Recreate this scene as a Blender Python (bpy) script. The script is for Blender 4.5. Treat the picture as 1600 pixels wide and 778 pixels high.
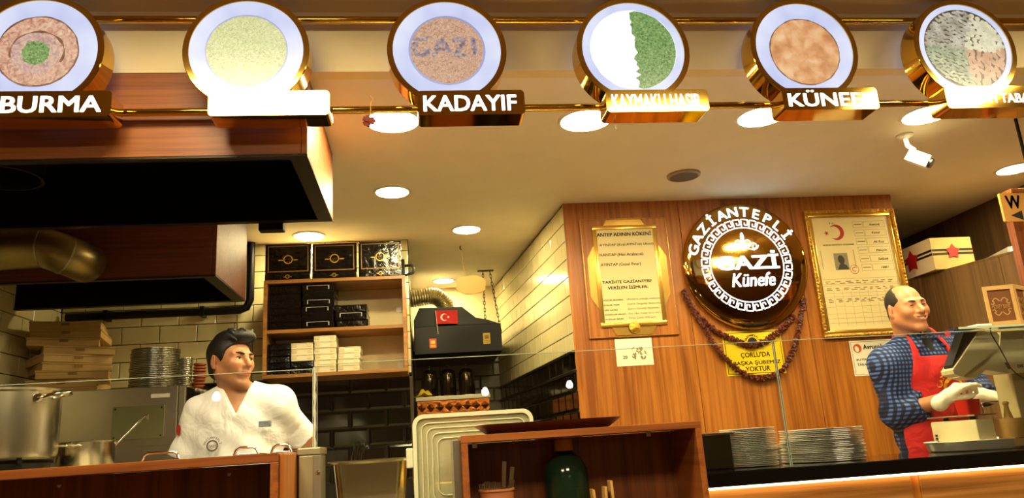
import bpy, bmesh, math, random
import numpy as np
from mathutils import Matrix, Vector

for o in list(bpy.data.objects):
    bpy.data.objects.remove(o, do_unlink=True)
SC = bpy.context.scene
COL = SC.collection
random.seed(7)

# ------------------------------------------------------------------ camera
# solved from the photograph's vanishing points (1600 x 778 frame)
FPX, CX, CY = 1200.0, 800.0, 389.0
_u = np.array([(493 - CX) / FPX, (-4211 - CY) / FPX, 1.0]); _u /= np.linalg.norm(_u)
_x = np.array([(10500 - CX) / FPX, (30 - CY) / FPX, 1.0]); _x -= _x.dot(_u) * _u; _x /= np.linalg.norm(_x)
_y = np.cross(_u, _x)
CAMM = np.array([_x, _y, _u])
EYE = np.array([0.0, 0.0, 1.22])
cam_data = bpy.data.cameras.new('camera')
cam_data.sensor_fit = 'HORIZONTAL'; cam_data.sensor_width = 36.0
cam_data.lens = FPX / 1600.0 * 36.0
cam_data.clip_start = 0.02
cam = bpy.data.objects.new('camera', cam_data); COL.objects.link(cam)
_r, _d, _f = CAMM[:, 0], CAMM[:, 1], CAMM[:, 2]
cam.matrix_world = Matrix(((_r[0], -_d[0], -_f[0], EYE[0]), (_r[1], -_d[1], -_f[1], EYE[1]),
                           (_r[2], -_d[2], -_f[2], EYE[2]), (0, 0, 0, 1)))
SC.camera = cam

# ------------------------------------------------------------------ world, exposure
world = bpy.data.worlds.new('world'); SC.world = world
world.use_nodes = True
world.node_tree.nodes['Background'].inputs[0].default_value = (1.0, 0.78, 0.5, 1)
world.node_tree.nodes['Background'].inputs[1].default_value = 0.03
vs = SC.view_settings
SC.display_settings.display_device = 'sRGB'
vs.view_transform = 'Standard'; vs.look = 'None'; vs.gamma = 1.0; vs.use_curve_mapping = False
vs.exposure = 1.2
LAMP_STRENGTH = 94.0
PANEL_STRENGTH = 21.0          # ceiling panels over the customers
LAMP_COLOR = (1.0, 0.84, 0.42)

# ------------------------------------------------------------------ pixel -> place
def ray(px, py): return CAMM @ np.array([(px - CX) / FPX, (py - CY) / FPX, 1.0])
def atY(px, py, Y): d = ray(px, py); return EYE + d * (Y / d[1])
def atX(px, py, X): d = ray(px, py); return EYE + d * (X / d[0])
def atZ(px, py, Z): d = ray(px, py); return EYE + d * ((Z - EYE[2]) / d[2])
def rectY(x0, y0, x1, y1, Y):
    """X0, X1, Z0, Z1 of an upright rectangle on plane Y whose mid edges sit at these pixels"""
    xm, ym = (x0 + x1) / 2, (y0 + y1) / 2
    return atY(x0, ym, Y)[0], atY(x1, ym, Y)[0], atY(xm, y1, Y)[2], atY(xm, y0, Y)[2]

# ------------------------------------------------------------------ materials
MATS = {}
def lin(c):
    return tuple((v / 12.92 if v <= 0.04045 else ((v + 0.055) / 1.055) ** 2.4) for v in c)
def hexc(h):
    h = h.lstrip('#'); return lin(tuple(int(h[i:i + 2], 16) / 255 for i in (0, 2, 4)))
def _new(name):
    m = bpy.data.materials.new(name); m.use_nodes = True
    nt = m.node_tree; b = nt.nodes['Principled BSDF']; MATS[name] = m
    return m, nt, b
def _bump(nt, b, scale, strength, coord='Object', detail=3, dist=0.01):
    tc = nt.nodes.new('ShaderNodeTexCoord'); n = nt.nodes.new('ShaderNodeTexNoise'); bp = nt.nodes.new('ShaderNodeBump')
    n.inputs['Scale'].default_value = scale; n.inputs['Detail'].default_value = detail
    bp.inputs['Strength'].default_value = strength; bp.inputs['Distance'].default_value = dist
    nt.links.new(tc.outputs[coord], n.inputs['Vector']); nt.links.new(n.outputs['Fac'], bp.inputs['Height'])
    nt.links.new(bp.outputs['Normal'], b.inputs['Normal'])
    return n
def plain(name, col, rough=0.5, metal=0.0, var=0.08, scale=6.0, bump=0.0, bscale=40, spec=0.5, trans=0.0):
    if name in MATS: return MATS[name]
    m, nt, b = _new(name)
    c = hexc(col) if isinstance(col, str) else col
    tc = nt.nodes.new('ShaderNodeTexCoord'); n = nt.nodes.new('ShaderNodeTexNoise'); r = nt.nodes.new('ShaderNodeValToRGB')
    n.inputs['Scale'].default_value = scale; n.inputs['Detail'].default_value = 4
    r.color_ramp.elements[0].position = 0.3; r.color_ramp.elements[1].position = 0.7
    r.color_ramp.elements[0].color = tuple(v * (1 - var) for v in c) + (1,)
    r.color_ramp.elements[1].color = tuple(min(1, v * (1 + var)) for v in c) + (1,)
    nt.links.new(tc.outputs['Object'], n.inputs['Vector']); nt.links.new(n.outputs['Fac'], r.inputs[0])
    nt.links.new(r.outputs[0], b.inputs['Base Color'])
    b.inputs['Roughness'].default_value = rough; b.inputs['Metallic'].default_value = metal
    b.inputs['Specular IOR Level'].default_value = spec
    b.inputs['Transmission Weight'].default_value = trans
    if bump: _bump(nt, b, bscale, bump)
    return m
def wood(name, dark, light, axis='Z', rough=0.35, scale=1.0, coat=0.15):
    """grain lines running along axis"""
    if name in MATS: return MATS[name]
    m, nt, b = _new(name)
    tc = nt.nodes.new('ShaderNodeTexCoord'); mp = nt.nodes.new('ShaderNodeMapping')
    s = [52 * scale] * 3; s['XYZ'.index(axis)] = 1.6 * scale
    mp.inputs['Scale'].default_value = s
    n = nt.nodes.new('ShaderNodeTexNoise'); n.inputs['Scale'].default_value = 1.0; n.inputs['Detail'].default_value = 7
    n.inputs['Roughness'].default_value = 0.62; n.inputs['Distortion'].default_value = 0.35
    n2 = nt.nodes.new('ShaderNodeTexNoise'); n2.inputs['Scale'].default_value = 0.16; n2.inputs['Detail'].default_value = 2
    mx = nt.nodes.new('ShaderNodeMath'); mx.operation = 'MULTIPLY_ADD'; mx.inputs[1].default_value = 0.55
    r = nt.nodes.new('ShaderNodeValToRGB')
    r.color_ramp.elements[0].position = 0.58; r.color_ramp.elements[1].position = 0.92
    r.color_ramp.elements[0].color = hexc(dark) + (1,); r.color_ramp.elements[1].color = hexc(light) + (1,)
    nt.links.new(tc.outputs['Object'], mp.inputs[0])
    nt.links.new(mp.outputs[0], n.inputs['Vector']); nt.links.new(mp.outputs[0], n2.inputs['Vector'])
    nt.links.new(n2.outputs['Fac'], mx.inputs[0]); nt.links.new(n.outputs['Fac'], mx.inputs[2])
    nt.links.new(mx.outputs[0], r.inputs[0]); nt.links.new(r.outputs[0], b.inputs['Base Color'])
    b.inputs['Roughness'].default_value = rough
    b.inputs['Coat Weight'].default_value = coat; b.inputs['Coat Roughness'].default_value = 0.2
    return m
def steel(name, col='#c9c2b2', rough=0.28, aniso=True, axis='X'):
    if name in MATS: return MATS[name]
    m, nt, b = _new(name)
    tc = nt.nodes.new('ShaderNodeTexCoord'); mp = nt.nodes.new('ShaderNodeMapping')
    s = [120.0] * 3; s['XYZ'.index(axis)] = 2.0; mp.inputs['Scale'].default_value = s
    n = nt.nodes.new('ShaderNodeTexNoise'); n.inputs['Scale'].default_value = 1; n.inputs['Detail'].default_value = 4
    mr = nt.nodes.new('ShaderNodeMapRange'); mr.inputs[3].default_value = rough * 0.9; mr.inputs[4].default_value = rough * 1.15
    bp = nt.nodes.new('ShaderNodeBump'); bp.inputs['Strength'].default_value = 0.012; bp.inputs['Distance'].default_value = 0.001
    nt.links.new(tc.outputs['Object'], mp.inputs[0]); nt.links.new(mp.outputs[0], n.inputs['Vector'])
    nt.links.new(n.outputs['Fac'], mr.inputs[0]); nt.links.new(mr.outputs[0], b.inputs['Roughness'])
    nt.links.new(n.outputs['Fac'], bp.inputs['Height']); nt.links.new(bp.outputs[0], b.inputs['Normal'])
    b.inputs['Base Color'].default_value = hexc(col) + (1,); b.inputs['Metallic'].default_value = 1.0
    return m
def emit(name, col, strength):
    if name in MATS: return MATS[name]
    m, nt, b = _new(name)
    c = hexc(col) if isinstance(col, str) else col
    b.inputs['Base Color'].default_value = tuple(0.5 * v for v in c) + (1,)
    b.inputs['Emission Color'].default_value = c + (1,); b.inputs['Emission Strength'].default_value = strength
    b.inputs['Roughness'].default_value = 0.35
    return m
def pane(name, tint=(1, 1, 1), refl=1.0, rough=0.0):
    """thin clear sheet: Fresnel mix of straight-through and mirror"""
    if name in MATS: return MATS[name]
    m = bpy.data.materials.new(name); m.use_nodes = True; MATS[name] = m
    nt = m.node_tree; nt.nodes.clear()
    out = nt.nodes.new('ShaderNodeOutputMaterial'); mx = nt.nodes.new('ShaderNodeMixShader')
    t = nt.nodes.new('ShaderNodeBsdfTransparent'); g = nt.nodes.new('ShaderNodeBsdfGlossy')
    f = nt.nodes.new('ShaderNodeFresnel'); f.inputs['IOR'].default_value = 1.5
    ml = nt.nodes.new('ShaderNodeMath'); ml.operation = 'MULTIPLY'; ml.inputs[1].default_value = refl
    t.inputs[0].default_value = tint + (1,); g.inputs['Roughness'].default_value = rough
    nt.links.new(f.outputs[0], ml.inputs[0]); nt.links.new(ml.outputs[0], mx.inputs[0])
    nt.links.new(t.outputs[0], mx.inputs[1]); nt.links.new(g.outputs[0], mx.inputs[2]); nt.links.new(mx.outputs[0], out.inputs[0])
    return m

M_WHITEPAINT = plain('cream_ceiling_paint', '#ece2d0', 0.75, var=0.03, bump=0.05, bscale=60)
M_FASCIA = plain('cream_fascia_paint', '#e6d3a4', 0.6, var=0.03)
M_CEIL2 = plain('hall_ceiling_paint', '#c9b285', 0.7, var=0.04)
M_WALLP = plain('hall_wall_paint', '#8f7046', 0.6, var=0.08)
M_FLOOR = plain('brown_floor', '#5c4830', 0.35, var=0.15, scale=3)
M_FLOORK = plain('kitchen_floor_tile', '#c2b08a', 0.4, var=0.1, scale=3)
M_PANEL = wood('oak_veneer', '#854615', '#ba732a', 'Z', 0.34)
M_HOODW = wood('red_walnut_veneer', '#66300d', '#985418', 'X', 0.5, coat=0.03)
M_HOODW_SHADED = wood('shaded_walnut_veneer', '#431c0d', '#6a3014', 'X', 0.6, coat=0.0)  # same veneer as the large hood, with its shade darkened into the colour
M_CABW = wood('cherry_laminate', '#582a10', '#82461c', 'Z', 0.38)
M_CABX = wood('cherry_laminate_across', '#6e3612', '#9a5620', 'X', 0.36)
M_CABY = wood('cherry_laminate_side', '#6e3612', '#9a5620', 'Y', 0.38)
M_SHELFW = wood('shelf_board_wood', '#80501f', '#b47c3c', 'X', 0.4)
M_PARTW = wood('grey_brown_laminate', '#4c3620', '#6e5234', 'Z', 0.45)
M_BLACKSTEEL = plain('black_painted_steel', '#050404', 0.4, var=0.2, spec=0.3)
M_CABDOOR = wood('brown_cabinet_laminate', '#5c4226', '#84643c', 'Z', 0.45)
M_DARKMETAL = plain('greasy_dark_metal', '#2b2318', 0.45, metal=0.6, var=0.25)
M_BLACK = plain('black_plastic', '#0f0e0d', 0.35, var=0.15)
M_GLOSSBLACK = plain('glossy_black_card', '#0c0b0b', 0.15, var=0.2, bump=0.4, bscale=28)
M_GOLD = plain('polished_gold', '#d4a848', 0.09, metal=1.0, var=0.03)
M_GOLDM = plain('gold_mirror', '#c0923f', 0.05, metal=1.0, var=0.02)
M_GOLDFRAME = plain('gilded_frame', '#c8983c', 0.32, metal=0.85, var=0.25, scale=40, bump=0.5, bscale=90)
M_GOLDPLATE = plain('brass_plate', '#d9ae55', 0.25, metal=0.8, var=0.08)
M_GOLDINK = plain('gold_ink', '#e0b040', 0.35, metal=0.3, var=0.05)
M_STEEL = steel('brushed_steel')
M_STEELV = steel('brushed_steel_round', '#d2c8ad', 0.25, axis='Z')
M_STEELD = steel('dull_steel', '#a8a08c', 0.4)
M_PLATE2 = plain('worn_plate_steel', '#b9b3a0', 0.28, metal=0.95, var=0.12)
M_PLATE = plain('polished_plate_steel', '#f0ede6', 0.3, metal=0.35, var=0.06)
M_CHROME = plain('chrome', '#dcd6c8', 0.12, metal=1.0, var=0.03)
M_TILEY = plain('cream_glazed_tile', '#d8cc9c', 0.12, var=0.06, scale=2, spec=0.6)
M_GROUTD = plain('dark_grout', '#16110c', 0.9)
M_TILEB = plain('black_glazed_tile', '#0b0a08', 0.1, var=0.3, scale=3, spec=0.6, bump=0.05, bscale=8)
M_TILEG = plain('grey_glazed_tile', '#7d775c', 0.18, var=0.2, scale=3, spec=0.6, bump=0.08, bscale=10)
M_CARD = plain('brown_cardboard', '#bc9a5c', 0.75, var=0.1, scale=9)
M_WHITECARD = plain('white_cardboard', '#e8dcc0', 0.6, var=0.04)
M_PAPER = plain('white_paper', '#efe8d6', 0.7, var=0.02)
M_PARCH = plain('parchment_print', '#e2cf9a', 0.5, var=0.05, scale=3)
M_INK = plain('black_ink', '#14110e', 0.6)
M_REDINK = plain('red_ink', '#b32020', 0.55)
M_YELLOW = plain('yellow_sign_sheet', '#f0cf18', 0.4, var=0.04)
M_RED = plain('red_cloth', '#d0181c', 0.7, var=0.05)
M_GRANITE = plain('black_granite', '#0b0a09', 0.08, var=0.5, scale=120)
M_GREENGL = plain('dark_green_bottle', '#16281a', 0.12, var=0.15)
M_BEIGE = plain('beige_plastic', '#d8cfa6', 0.4, var=0.03)
M_BEECH = plain('pale_wood', '#cfa35c', 0.5, var=0.12, scale=12)
M_CLAY = plain('terracotta', '#a1501f', 0.6, var=0.15)
M_COPPER = plain('hammered_copper', '#a5602c', 0.3, metal=1.0, var=0.3, scale=30, bump=0.5, bscale=60)
M_PEPPER = plain('dried_pepper', '#5a1e0e', 0.5, var=0.4, scale=60)
M_WHITEP = plain('white_plastic', '#e9e4d8', 0.35, var=0.02)
M_LAMP = emit('downlight_glow', LAMP_COLOR, LAMP_STRENGTH)
M_PANELLAMP = emit('ceiling_panel_glow', (1.0, 0.84, 0.50), PANEL_STRENGTH)
M_LETTER = emit('lit_letters', (0.80, 0.88, 1.0), 1.0)
M_LED = emit('warm_led_strip', (1.0, 0.72, 0.36), 6.0)
M_GLASS = pane('clear_glass', (0.96, 0.97, 0.95), 1.0)
M_GLASSEDGE = emit('glass_edge_shine', (0.95, 1.0, 0.85), 0.0)
M_GLASSEDGE = plain('frosted_glass_edge', '#b9c4a8', 0.15, var=0.05)

# ------------------------------------------------------------------ mesh builder
class MB:
    def __init__(s): s.v = []; s.f = []
    def add(s, v, f):
        o = len(s.v); s.v += [tuple(map(float, p)) for p in v]; s.f += [tuple(i + o for i in q) for q in f]; return s
    def box(s, x0, x1, y0, y1, z0, z1):
        return s.add([(x0, y0, z0), (x1, y0, z0), (x1, y1, z0), (x0, y1, z0), (x0, y0, z1), (x1, y0, z1), (x1, y1, z1), (x0, y1, z1)],
                     [(3, 2, 1, 0), (4, 5, 6, 7), (0, 1, 5, 4), (1, 2, 6, 5), (2, 3, 7, 6), (3, 0, 4, 7)])
    def bbox(s, x0, x1, y0, y1, z0, z1, b=0.003, seg=2):
        bm = bmesh.new(); bmesh.ops.create_cube(bm, size=1)
        for v in bm.verts:
            v.co = Vector(((x0 + x1) / 2 + v.co.x * (x1 - x0), (y0 + y1) / 2 + v.co.y * (y1 - y0), (z0 + z1) / 2 + v.co.z * (z1 - z0)))
        bmesh.ops.bevel(bm, geom=list(bm.edges), offset=b, segments=seg, affect='EDGES', profile=0.5)
        bm.verts.index_update()
        s.add([v.co[:] for v in bm.verts], [[v.index for v in f.verts] for f in bm.faces]); bm.free(); return s
    def obox(s, c, ax, ay, az):
        """box from centre and three half axis vectors"""
        c, ax, ay, az = (np.array(a, float) for a in (c, ax, ay, az))
        P = [c + i * ax + j * ay + k * az for k in (-1, 1) for (i, j) in ((-1, -1), (1, -1), (1, 1), (-1, 1))]
        return s.add(P, [(3, 2, 1, 0), (4, 5, 6, 7), (0, 1, 5, 4), (1, 2, 6, 5), (2, 3, 7, 6), (3, 0, 4, 7)])
    def prism(s, poly, y0, y1):
        """outline in x,z extruded from y0 (front) to y1"""
        n = len(poly)
        a = sum(poly[i][0] * poly[(i + 1) % n][1] - poly[(i + 1) % n][0] * poly[i][1] for i in range(n))
        if a < 0: poly = poly[::-1]
        v = [(p[0], y0, p[1]) for p in poly] + [(p[0], y1, p[1]) for p in poly]
        f = [tuple(range(n)), tuple(range(2 * n - 1, n - 1, -1))] + [(i, i + n, (i + 1) % n + n, (i + 1) % n) for i in range(n)]
        return s.add(v, f)
    def lathe(s, prof, c=(0, 0, 0), seg=32, axis='Z', cap=False):
        n = len(prof); v = []; f = []
        for r, h in prof:
            for k in range(seg):
                a = 2 * math.pi * k / seg; x, y = r * math.cos(a), r * math.sin(a)
                v.append((c[0] + x, c[1] + y, c[2] + h) if axis == 'Z' else ((c[0] + x, c[1] + h, c[2] + y) if axis == 'Y' else (c[0] + h, c[1] + x, c[2] + y)))
        fl = axis == 'Y'
        for i in range(n - 1):
            for k in range(seg):
                q = (i * seg + k, i * seg + (k + 1) % seg, (i + 1) * seg + (k + 1) % seg, (i + 1) * seg + k)
                f.append(q[::-1] if fl else q)
        if cap:
            f.append(tuple(range(seg - 1, -1, -1))); f.append(tuple(range((n - 1) * seg, n * seg)))
        return s.add(v, f)
    def tube(s, path, r, seg=8, closed=False, cap=True):
        P = [np.array(p, float) for p in path]; n = len(P); R = r if hasattr(r, '__len__') else [r] * n
        v = []; f = []; up = None
        for i in range(n):
            t = (P[(i + 1) % n] - P[i - 1]) if closed else (P[min(i + 1, n - 1)] - P[max(i - 1, 0)])
            t /= (np.linalg.norm(t) + 1e-12)
            if up is None:
                up = np.array([0, 0, 1.0]) if abs(t[2]) < 0.9 else np.array([1.0, 0, 0])
            a = np.cross(t, up); a /= (np.linalg.norm(a) + 1e-12); b = np.cross(a, t); up = b
            for k in range(seg):
                w = 2 * math.pi * k / seg; v.append(P[i] + R[i] * (math.cos(w) * a + math.sin(w) * b))
        m = n if closed else n - 1
        for i in range(m):
            for k in range(seg):
                j = (i + 1) % n
                f.append((i * seg + k, i * seg + (k + 1) % seg, j * seg + (k + 1) % seg, j * seg + k)[::-1])
        if cap and not closed:
            f.append(tuple(range(seg))); f.append(tuple(range(n * seg - 1, (n - 1) * seg - 1, -1)))
        return s.add(v, f)
    def xf(s, fn):
        s.v = [tuple(fn(np.array(p))) for p in s.v]; return s
    def mesh(s, name, mat, org=(0, 0, 0), smooth=None):
        me = bpy.data.meshes.new(name)
        me.from_pydata([(p[0] - org[0], p[1] - org[1], p[2] - org[2]) for p in s.v], [], s.f); me.update()
        if mat: me.materials.append(mat)
        if smooth is not None:
            me.shade_smooth()
            if smooth < 179: me.set_sharp_from_angle(angle=math.radians(smooth))
        return me

def link(name, me):
    o = bpy.data.objects.new(name, me); COL.objects.link(o); return o
def tag(o, label=None, cat=None, group=None, kind=None):
    if label: o['label'] = label
    if cat: o['category'] = cat
    if group: o['group'] = group
    if kind: o['kind'] = kind
    return o
def thing(name, loc, label, cat, group=None):
    o = link(name, None); o.location = tuple(map(float, loc)); o.empty_display_size = 0.05
    return tag(o, label, cat, group)
def part(name, mb, mat, parent, smooth=None, label=None):
    """mb holds world coordinates; the part becomes a child of parent"""
    org = WORG(parent)
    o = link(name, mb.mesh(name, mat, org, smooth)); o.parent = parent
    if label: o['label'] = label
    return o
def WORG(o):
    p = Vector((0, 0, 0))
    while o is not None: p = p + o.location; o = o.parent
    return p
def solo(name, mb, mat, loc, label, cat, group=None, smooth=None, kind=None):
    o = link(name, mb.mesh(name, mat, loc, smooth)); o.location = tuple(map(float, loc))
    return tag(o, label, cat, group, kind)
def struct(name, mb, mat, smooth=None, label=None):
    o = link(name, mb.mesh(name, mat, (0, 0, 0), smooth)); o['kind'] = 'structure'
    if label: o['label'] = label
    return o
def copy_tree(o, parent=None):
    c = o.copy(); COL.objects.link(c); c.parent = parent
    for ch in list(o.children): copy_tree(ch, c)
    return c
ORD = ['lowest', 'second', 'third', 'fourth', 'fifth', 'sixth', 'seventh', 'eighth', 'ninth', 'tenth', 'eleventh', 'twelfth', 'thirteenth', 'fourteenth',
       'fifteenth', 'sixteenth', 'seventeenth', 'eighteenth', 'nineteenth', 'twentieth', 'twenty-first', 'twenty-second', 'twenty-third', 'twenty-fourth']
def nth(i, n):
    return 'lowest' if i == 0 else ('topmost' if i == n - 1 else ORD[i] + ' from the bottom')

# ------------------------------------------------------------------ lettering (flat mesh facing -Y)
def text_mb(body, size, bold=0.0, shear=0.0, extrude=0.0, spacing=1.0, res=3):
    cu = bpy.data.curves.new('txt', 'FONT'); cu.body = body; cu.size = size; cu.shear = shear
    cu.extrude = extrude; cu.space_character = spacing; cu.resolution_u = res
    cu.align_x = 'LEFT'; cu.align_y = 'BOTTOM_BASELINE'
    o = bpy.data.objects.new('txt', cu); COL.objects.link(o)
    dg = bpy.context.evaluated_depsgraph_get(); me = bpy.data.meshes.new_from_object(o.evaluated_get(dg))
    mb = MB(); bb = bold * size
    for sx_, sz_ in (((0, 0),) if not bold else ((-bb, -bb * .6), (bb, -bb * .6), (-bb, bb * .6), (bb, bb * .6))):   # heavier weight: overlapping strikes of the same glyph
        mb.add([(v.co.x + sx_, -v.co.z, v.co.y + sz_) for v in me.vertices], [tuple(p.vertices) for p in me.polygons])
    bpy.data.objects.remove(o); bpy.data.curves.remove(cu); bpy.data.meshes.remove(me)
    return mb
def fit_text(body, x0, x1, z0, z1, y, bold=0.0, shear=0.0, extrude=0.0, spacing=1.0):
    """lettering stretched into the given rectangle on plane y"""
    mb = text_mb(body, 1.0, bold, shear, 0, spacing)
    xs = [p[0] for p in mb.v]; zs = [p[2] for p in mb.v]
    a, b, c, d = min(xs), max(xs), min(zs), max(zs)
    if extrude:
        mb = text_mb(body, 1.0, bold, shear, 0.05, spacing)
    mb.v = [(x0 + (p[0] - a) / (b - a) * (x1 - x0), y + (p[1] / 0.05 * extrude if extrude else 0), z0 + (p[2] - c) / (d - c) * (z1 - z0)) for p in mb.v]
    return mb
def arc_text(body, cx, cz, r, a0, a1, h, y, bold=0.03, wscale=1.0):
    """letters standing on a circle of radius r from angle a0 to a1 (degrees, 90 = top)"""
    out = MB(); n = len(body)
    for i, ch in enumerate(body):
        if ch == ' ': continue
        a = math.radians(a0 + (a1 - a0) * i / (n - 1)); mb = text_mb(ch, 1.0, bold)
        xs = [p[0] for p in mb.v]; m = (min(xs) + max(xs)) / 2
        k = h / 0.73
        for p in [0]: pass
        ca, sa = math.cos(a - math.pi / 2), math.sin(a - math.pi / 2)
        vv = []
        for p in mb.v:
            lx, lz = (p[0] - m) * k * wscale, r + p[2] * k
            vv.append((cx + lx * ca - lz * sa, y, cz + lx * sa + lz * ca))
        out.add(vv, mb.f)
    return out
def stroke(mb, pts, w, y, closed=False):
    """flat ribbon of width w along x,z points"""
    P = [np.array(p, float) for p in pts]; n = len(P); L = []; Rr = []
    for i in range(n):
        t = (P[(i + 1) % n] - P[i - 1]) if closed else P[min(i + 1, n - 1)] - P[max(i - 1, 0)]
        t /= (np.linalg.norm(t) + 1e-12); q = np.array([-t[1], t[0]])
        ww = w[i] if hasattr(w, '__len__') else w
        L.append(P[i] + q * ww / 2); Rr.append(P[i] - q * ww / 2)
    v = [(a[0], y, a[1]) for a in L] + [(a[0], y, a[1]) for a in Rr]
    return mb.add(v, [(i, i + n, (i + 1) % n + n, (i + 1) % n)[::1] for i in range(n if closed else n - 1)])
def rrect(x0, x1, z0, z1, r, seg=5):
    out = []
    for (cx, cz, a) in ((x1 - r, z1 - r, 0), (x0 + r, z1 - r, 90), (x0 + r, z0 + r, 180), (x1 - r, z0 + r, 270)):
        for k in range(seg + 1):
            w = math.radians(a + 90 * k / seg); out.append((cx + r * math.cos(w), cz + r * math.sin(w)))
    return out
def circ(cx, cz, r, n=48, a0=0, a1=360):
    return [(cx + r * math.cos(math.radians(a0 + (a1 - a0) * k / n)), cz + r * math.sin(math.radians(a0 + (a1 - a0) * k / n))) for k in range(n + (0 if a1 - a0 == 360 else 1))]
# ================================================================== THE SETTING
ZC = 2.553            # kitchen ceiling
ZH = 2.79             # customer ceiling
YS = 2.52             # soffit line
YB = 4.75             # kitchen back wall
YN = 6.29             # back wall of the niche
YP = 4.10             # oak panelling
XL = -2.10            # kitchen left wall
XR = 3.62             # right wall
ZT = 1.71             # black tiles below, cream above
struct('floor', MB().box(-4, 5, -5, YS, -0.1, 0), M_FLOOR)
struct('floor', MB().box(-4, 5, YS, 8, -0.1, 0), M_FLOORK)
struct('ceiling', MB().box(-4, 5, YS + 0.06, 8, ZC, ZC + 0.1), M_WHITEPAINT)
struct('ceiling', MB().box(-4, 5, -5, YS, ZH, ZH + 0.1), M_CEIL2)
struct('trim_1', MB().box(-4, 5, YS, YS + 0.06, ZC + 0.0, ZH), M_FASCIA, label='cream fascia between the two ceiling levels')
struct('wall_back', MB().box(XL, -0.06, YB + 0.012, YB + 0.3, 0, ZC), M_GROUTD, label='tiled back wall of the kitchen')
struct('wall_left', MB().box(XL - 0.2, XL - 0.012, YS + 0.02, YB + 0.3, 0, ZC), M_GROUTD, label='tiled left wall of the kitchen')
struct('wall_front', MB().box(-4, 5, -5.1, -5, 0, ZH), M_WALLP)
struct('wall_hall_left', MB().box(-4.1, -4, -5, 8, 0, ZH), M_WALLP)
struct('wall_hall_right', MB().box(5, 5.1, -5, 8, 0, ZH), M_WALLP)
struct('wall_niche', MB().box(-0.9, 3.2, YN + 0.012, YN + 0.2, 0, ZC), M_GROUTD, label='tiled rear wall of the niche')
struct('wall_niche_left', MB().box(-0.2, -0.062, YB + 0.3, YN + 0.012, 0, ZC), M_TILEG)
struct('wall_right', MB().box(XR, XR + 0.1, 2.3, 8, 0, ZC), M_PARTW, label='grey brown wood wall on the right')
struct('wall_far', MB().box(-2.5, 5, 7.4, 7.5, 0, ZC), M_PARTW)
# slanted tile wall between niche and panelling
A = np.array([0.825, 4.10]); B = np.array([0.627, YN])
du = (B - A) / np.linalg.norm(B - A); nn = np.array([du[1], -du[0]])      # nn points to +X (into the wall)
LW = float(np.linalg.norm(B - A))
mb = MB(); v = []
for z in (0, ZC):
    for q in (A + nn * 0.012, B + nn * 0.012, B + nn * 0.2, A + nn * 0.2): v.append((q[0], q[1], z))
mb.add(v, [(0, 1, 2, 3), (7, 6, 5, 4), (0, 4, 5, 1), (1, 5, 6, 2), (2, 6, 7, 3), (3, 7, 4, 0)])
WSIDE = struct('wall_niche_right', mb, M_GROUTD, label='slanting tiled side wall of the niche')

TM = {}
def tile_mesh(w, h, mat, bev, proud):
    key = (round(w, 4), round(h, 4), mat.name, bev)
    if key not in TM:
        mb = MB(); t = 0.012
        if bev <= 0.004:
            e = 0.0025
            q0 = [(0, 0), (w, 0), (w, h), (0, h)]; q1 = [(e, e), (w - e, e), (w - e, h - e), (e, h - e)]
            v = [(a, b, 0) for a, b in q0] + [(a, b, proud - 0.0015) for a, b in q0] + [(a, b, proud) for a, b in q1]
        else:
            q0 = [(0, 0), (w, 0), (w, h), (0, h)]; e = bev; q1 = [(e, e), (w - e, e), (w - e, h - e), (e, h - e)]
            v = [(a, b, 0) for a, b in q0] + [(a, b, proud * 0.45) for a, b in q0] + [(a, b, proud) for a, b in q1]
        f = [(i, (i + 1) % 4, (i + 1) % 4 + 4, i + 4) for i in range(4)] + [(i + 4, (i + 1) % 4 + 4, (i + 1) % 4 + 8, i + 8) for i in range(4)] + [(8, 9, 10, 11)]
        mb.add(v, f); TM[key] = mb.mesh('tile', mat)
    return TM[key]
def tiles(parent, org, u, length, z0, z1, mat, bev=0.003, tw=0.2145, th=0.1036, phase=0.0, zref=None, proud=0.012, g=0.005):
    """bricks laid along horizontal unit vector u from org; front normal = u x up"""
    u = np.array([u[0], u[1], 0.0]); n = np.cross(u, [0, 0, 1.0])
    zref = z0 if zref is None else zref
    k0 = math.floor((z0 - zref) / th + 1e-6); k1 = math.ceil((z1 - zref) / th - 1e-6)
    for k in range(k0, k1):
        a = max(z0, zref + k * th); b = min(z1, zref + (k + 1) * th)
        if b - a < 0.02: continue
        off = phase + (tw / 2 if k % 2 else 0)
        j = math.floor(-off / tw)
        while off + j * tw < length:
            s0 = max(0, off + j * tw); s1 = min(length, off + (j + 1) * tw); j += 1
            if s1 - s0 < 0.02: continue
            o = link('tile', tile_mesh(s1 - s0 - g, b - a - g, mat, bev, proud))
            p = np.array([org[0], org[1], 0]) + u * (s0 + g / 2); p[2] = a + g / 2
            m = Matrix(((u[0], 0, n[0], p[0]), (u[1], 0, n[1], p[1]), (0, 1, 0, p[2]), (0, 0, 0, 1)))
            o.parent = parent; o.matrix_local = m
W = {o.name: o for o in bpy.data.objects}
J = atY(190.6, 512, YB)
tiles(W['wall_back'], (XL, YB + 0.012), (1, 0), -0.06 - XL, ZT, ZC, M_TILEY, phase=(J[0] - XL) % 0.2145, zref=J[2] - 5 * 0.1036 + 0.2072 * 2)
tiles(W['wall_back'], (XL, YB + 0.012), (1, 0), -0.06 - XL, ZT - 0.63, ZT, M_TILEB, bev=0.013, zref=ZT, phase=0.06)
tiles(W['wall_left'], (XL - 0.012, 2.55), (0, 1), YB - 2.55, ZT - 0.31, ZC, M_TILEY, zref=J[2] - 5 * 0.1036 + 0.4144, phase=0.05)
tiles(WSIDE, B + nn * 0.012, -du, LW, ZT, ZC, M_TILEY, zref=ZT, tw=0.155, phase=0.02)
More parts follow.
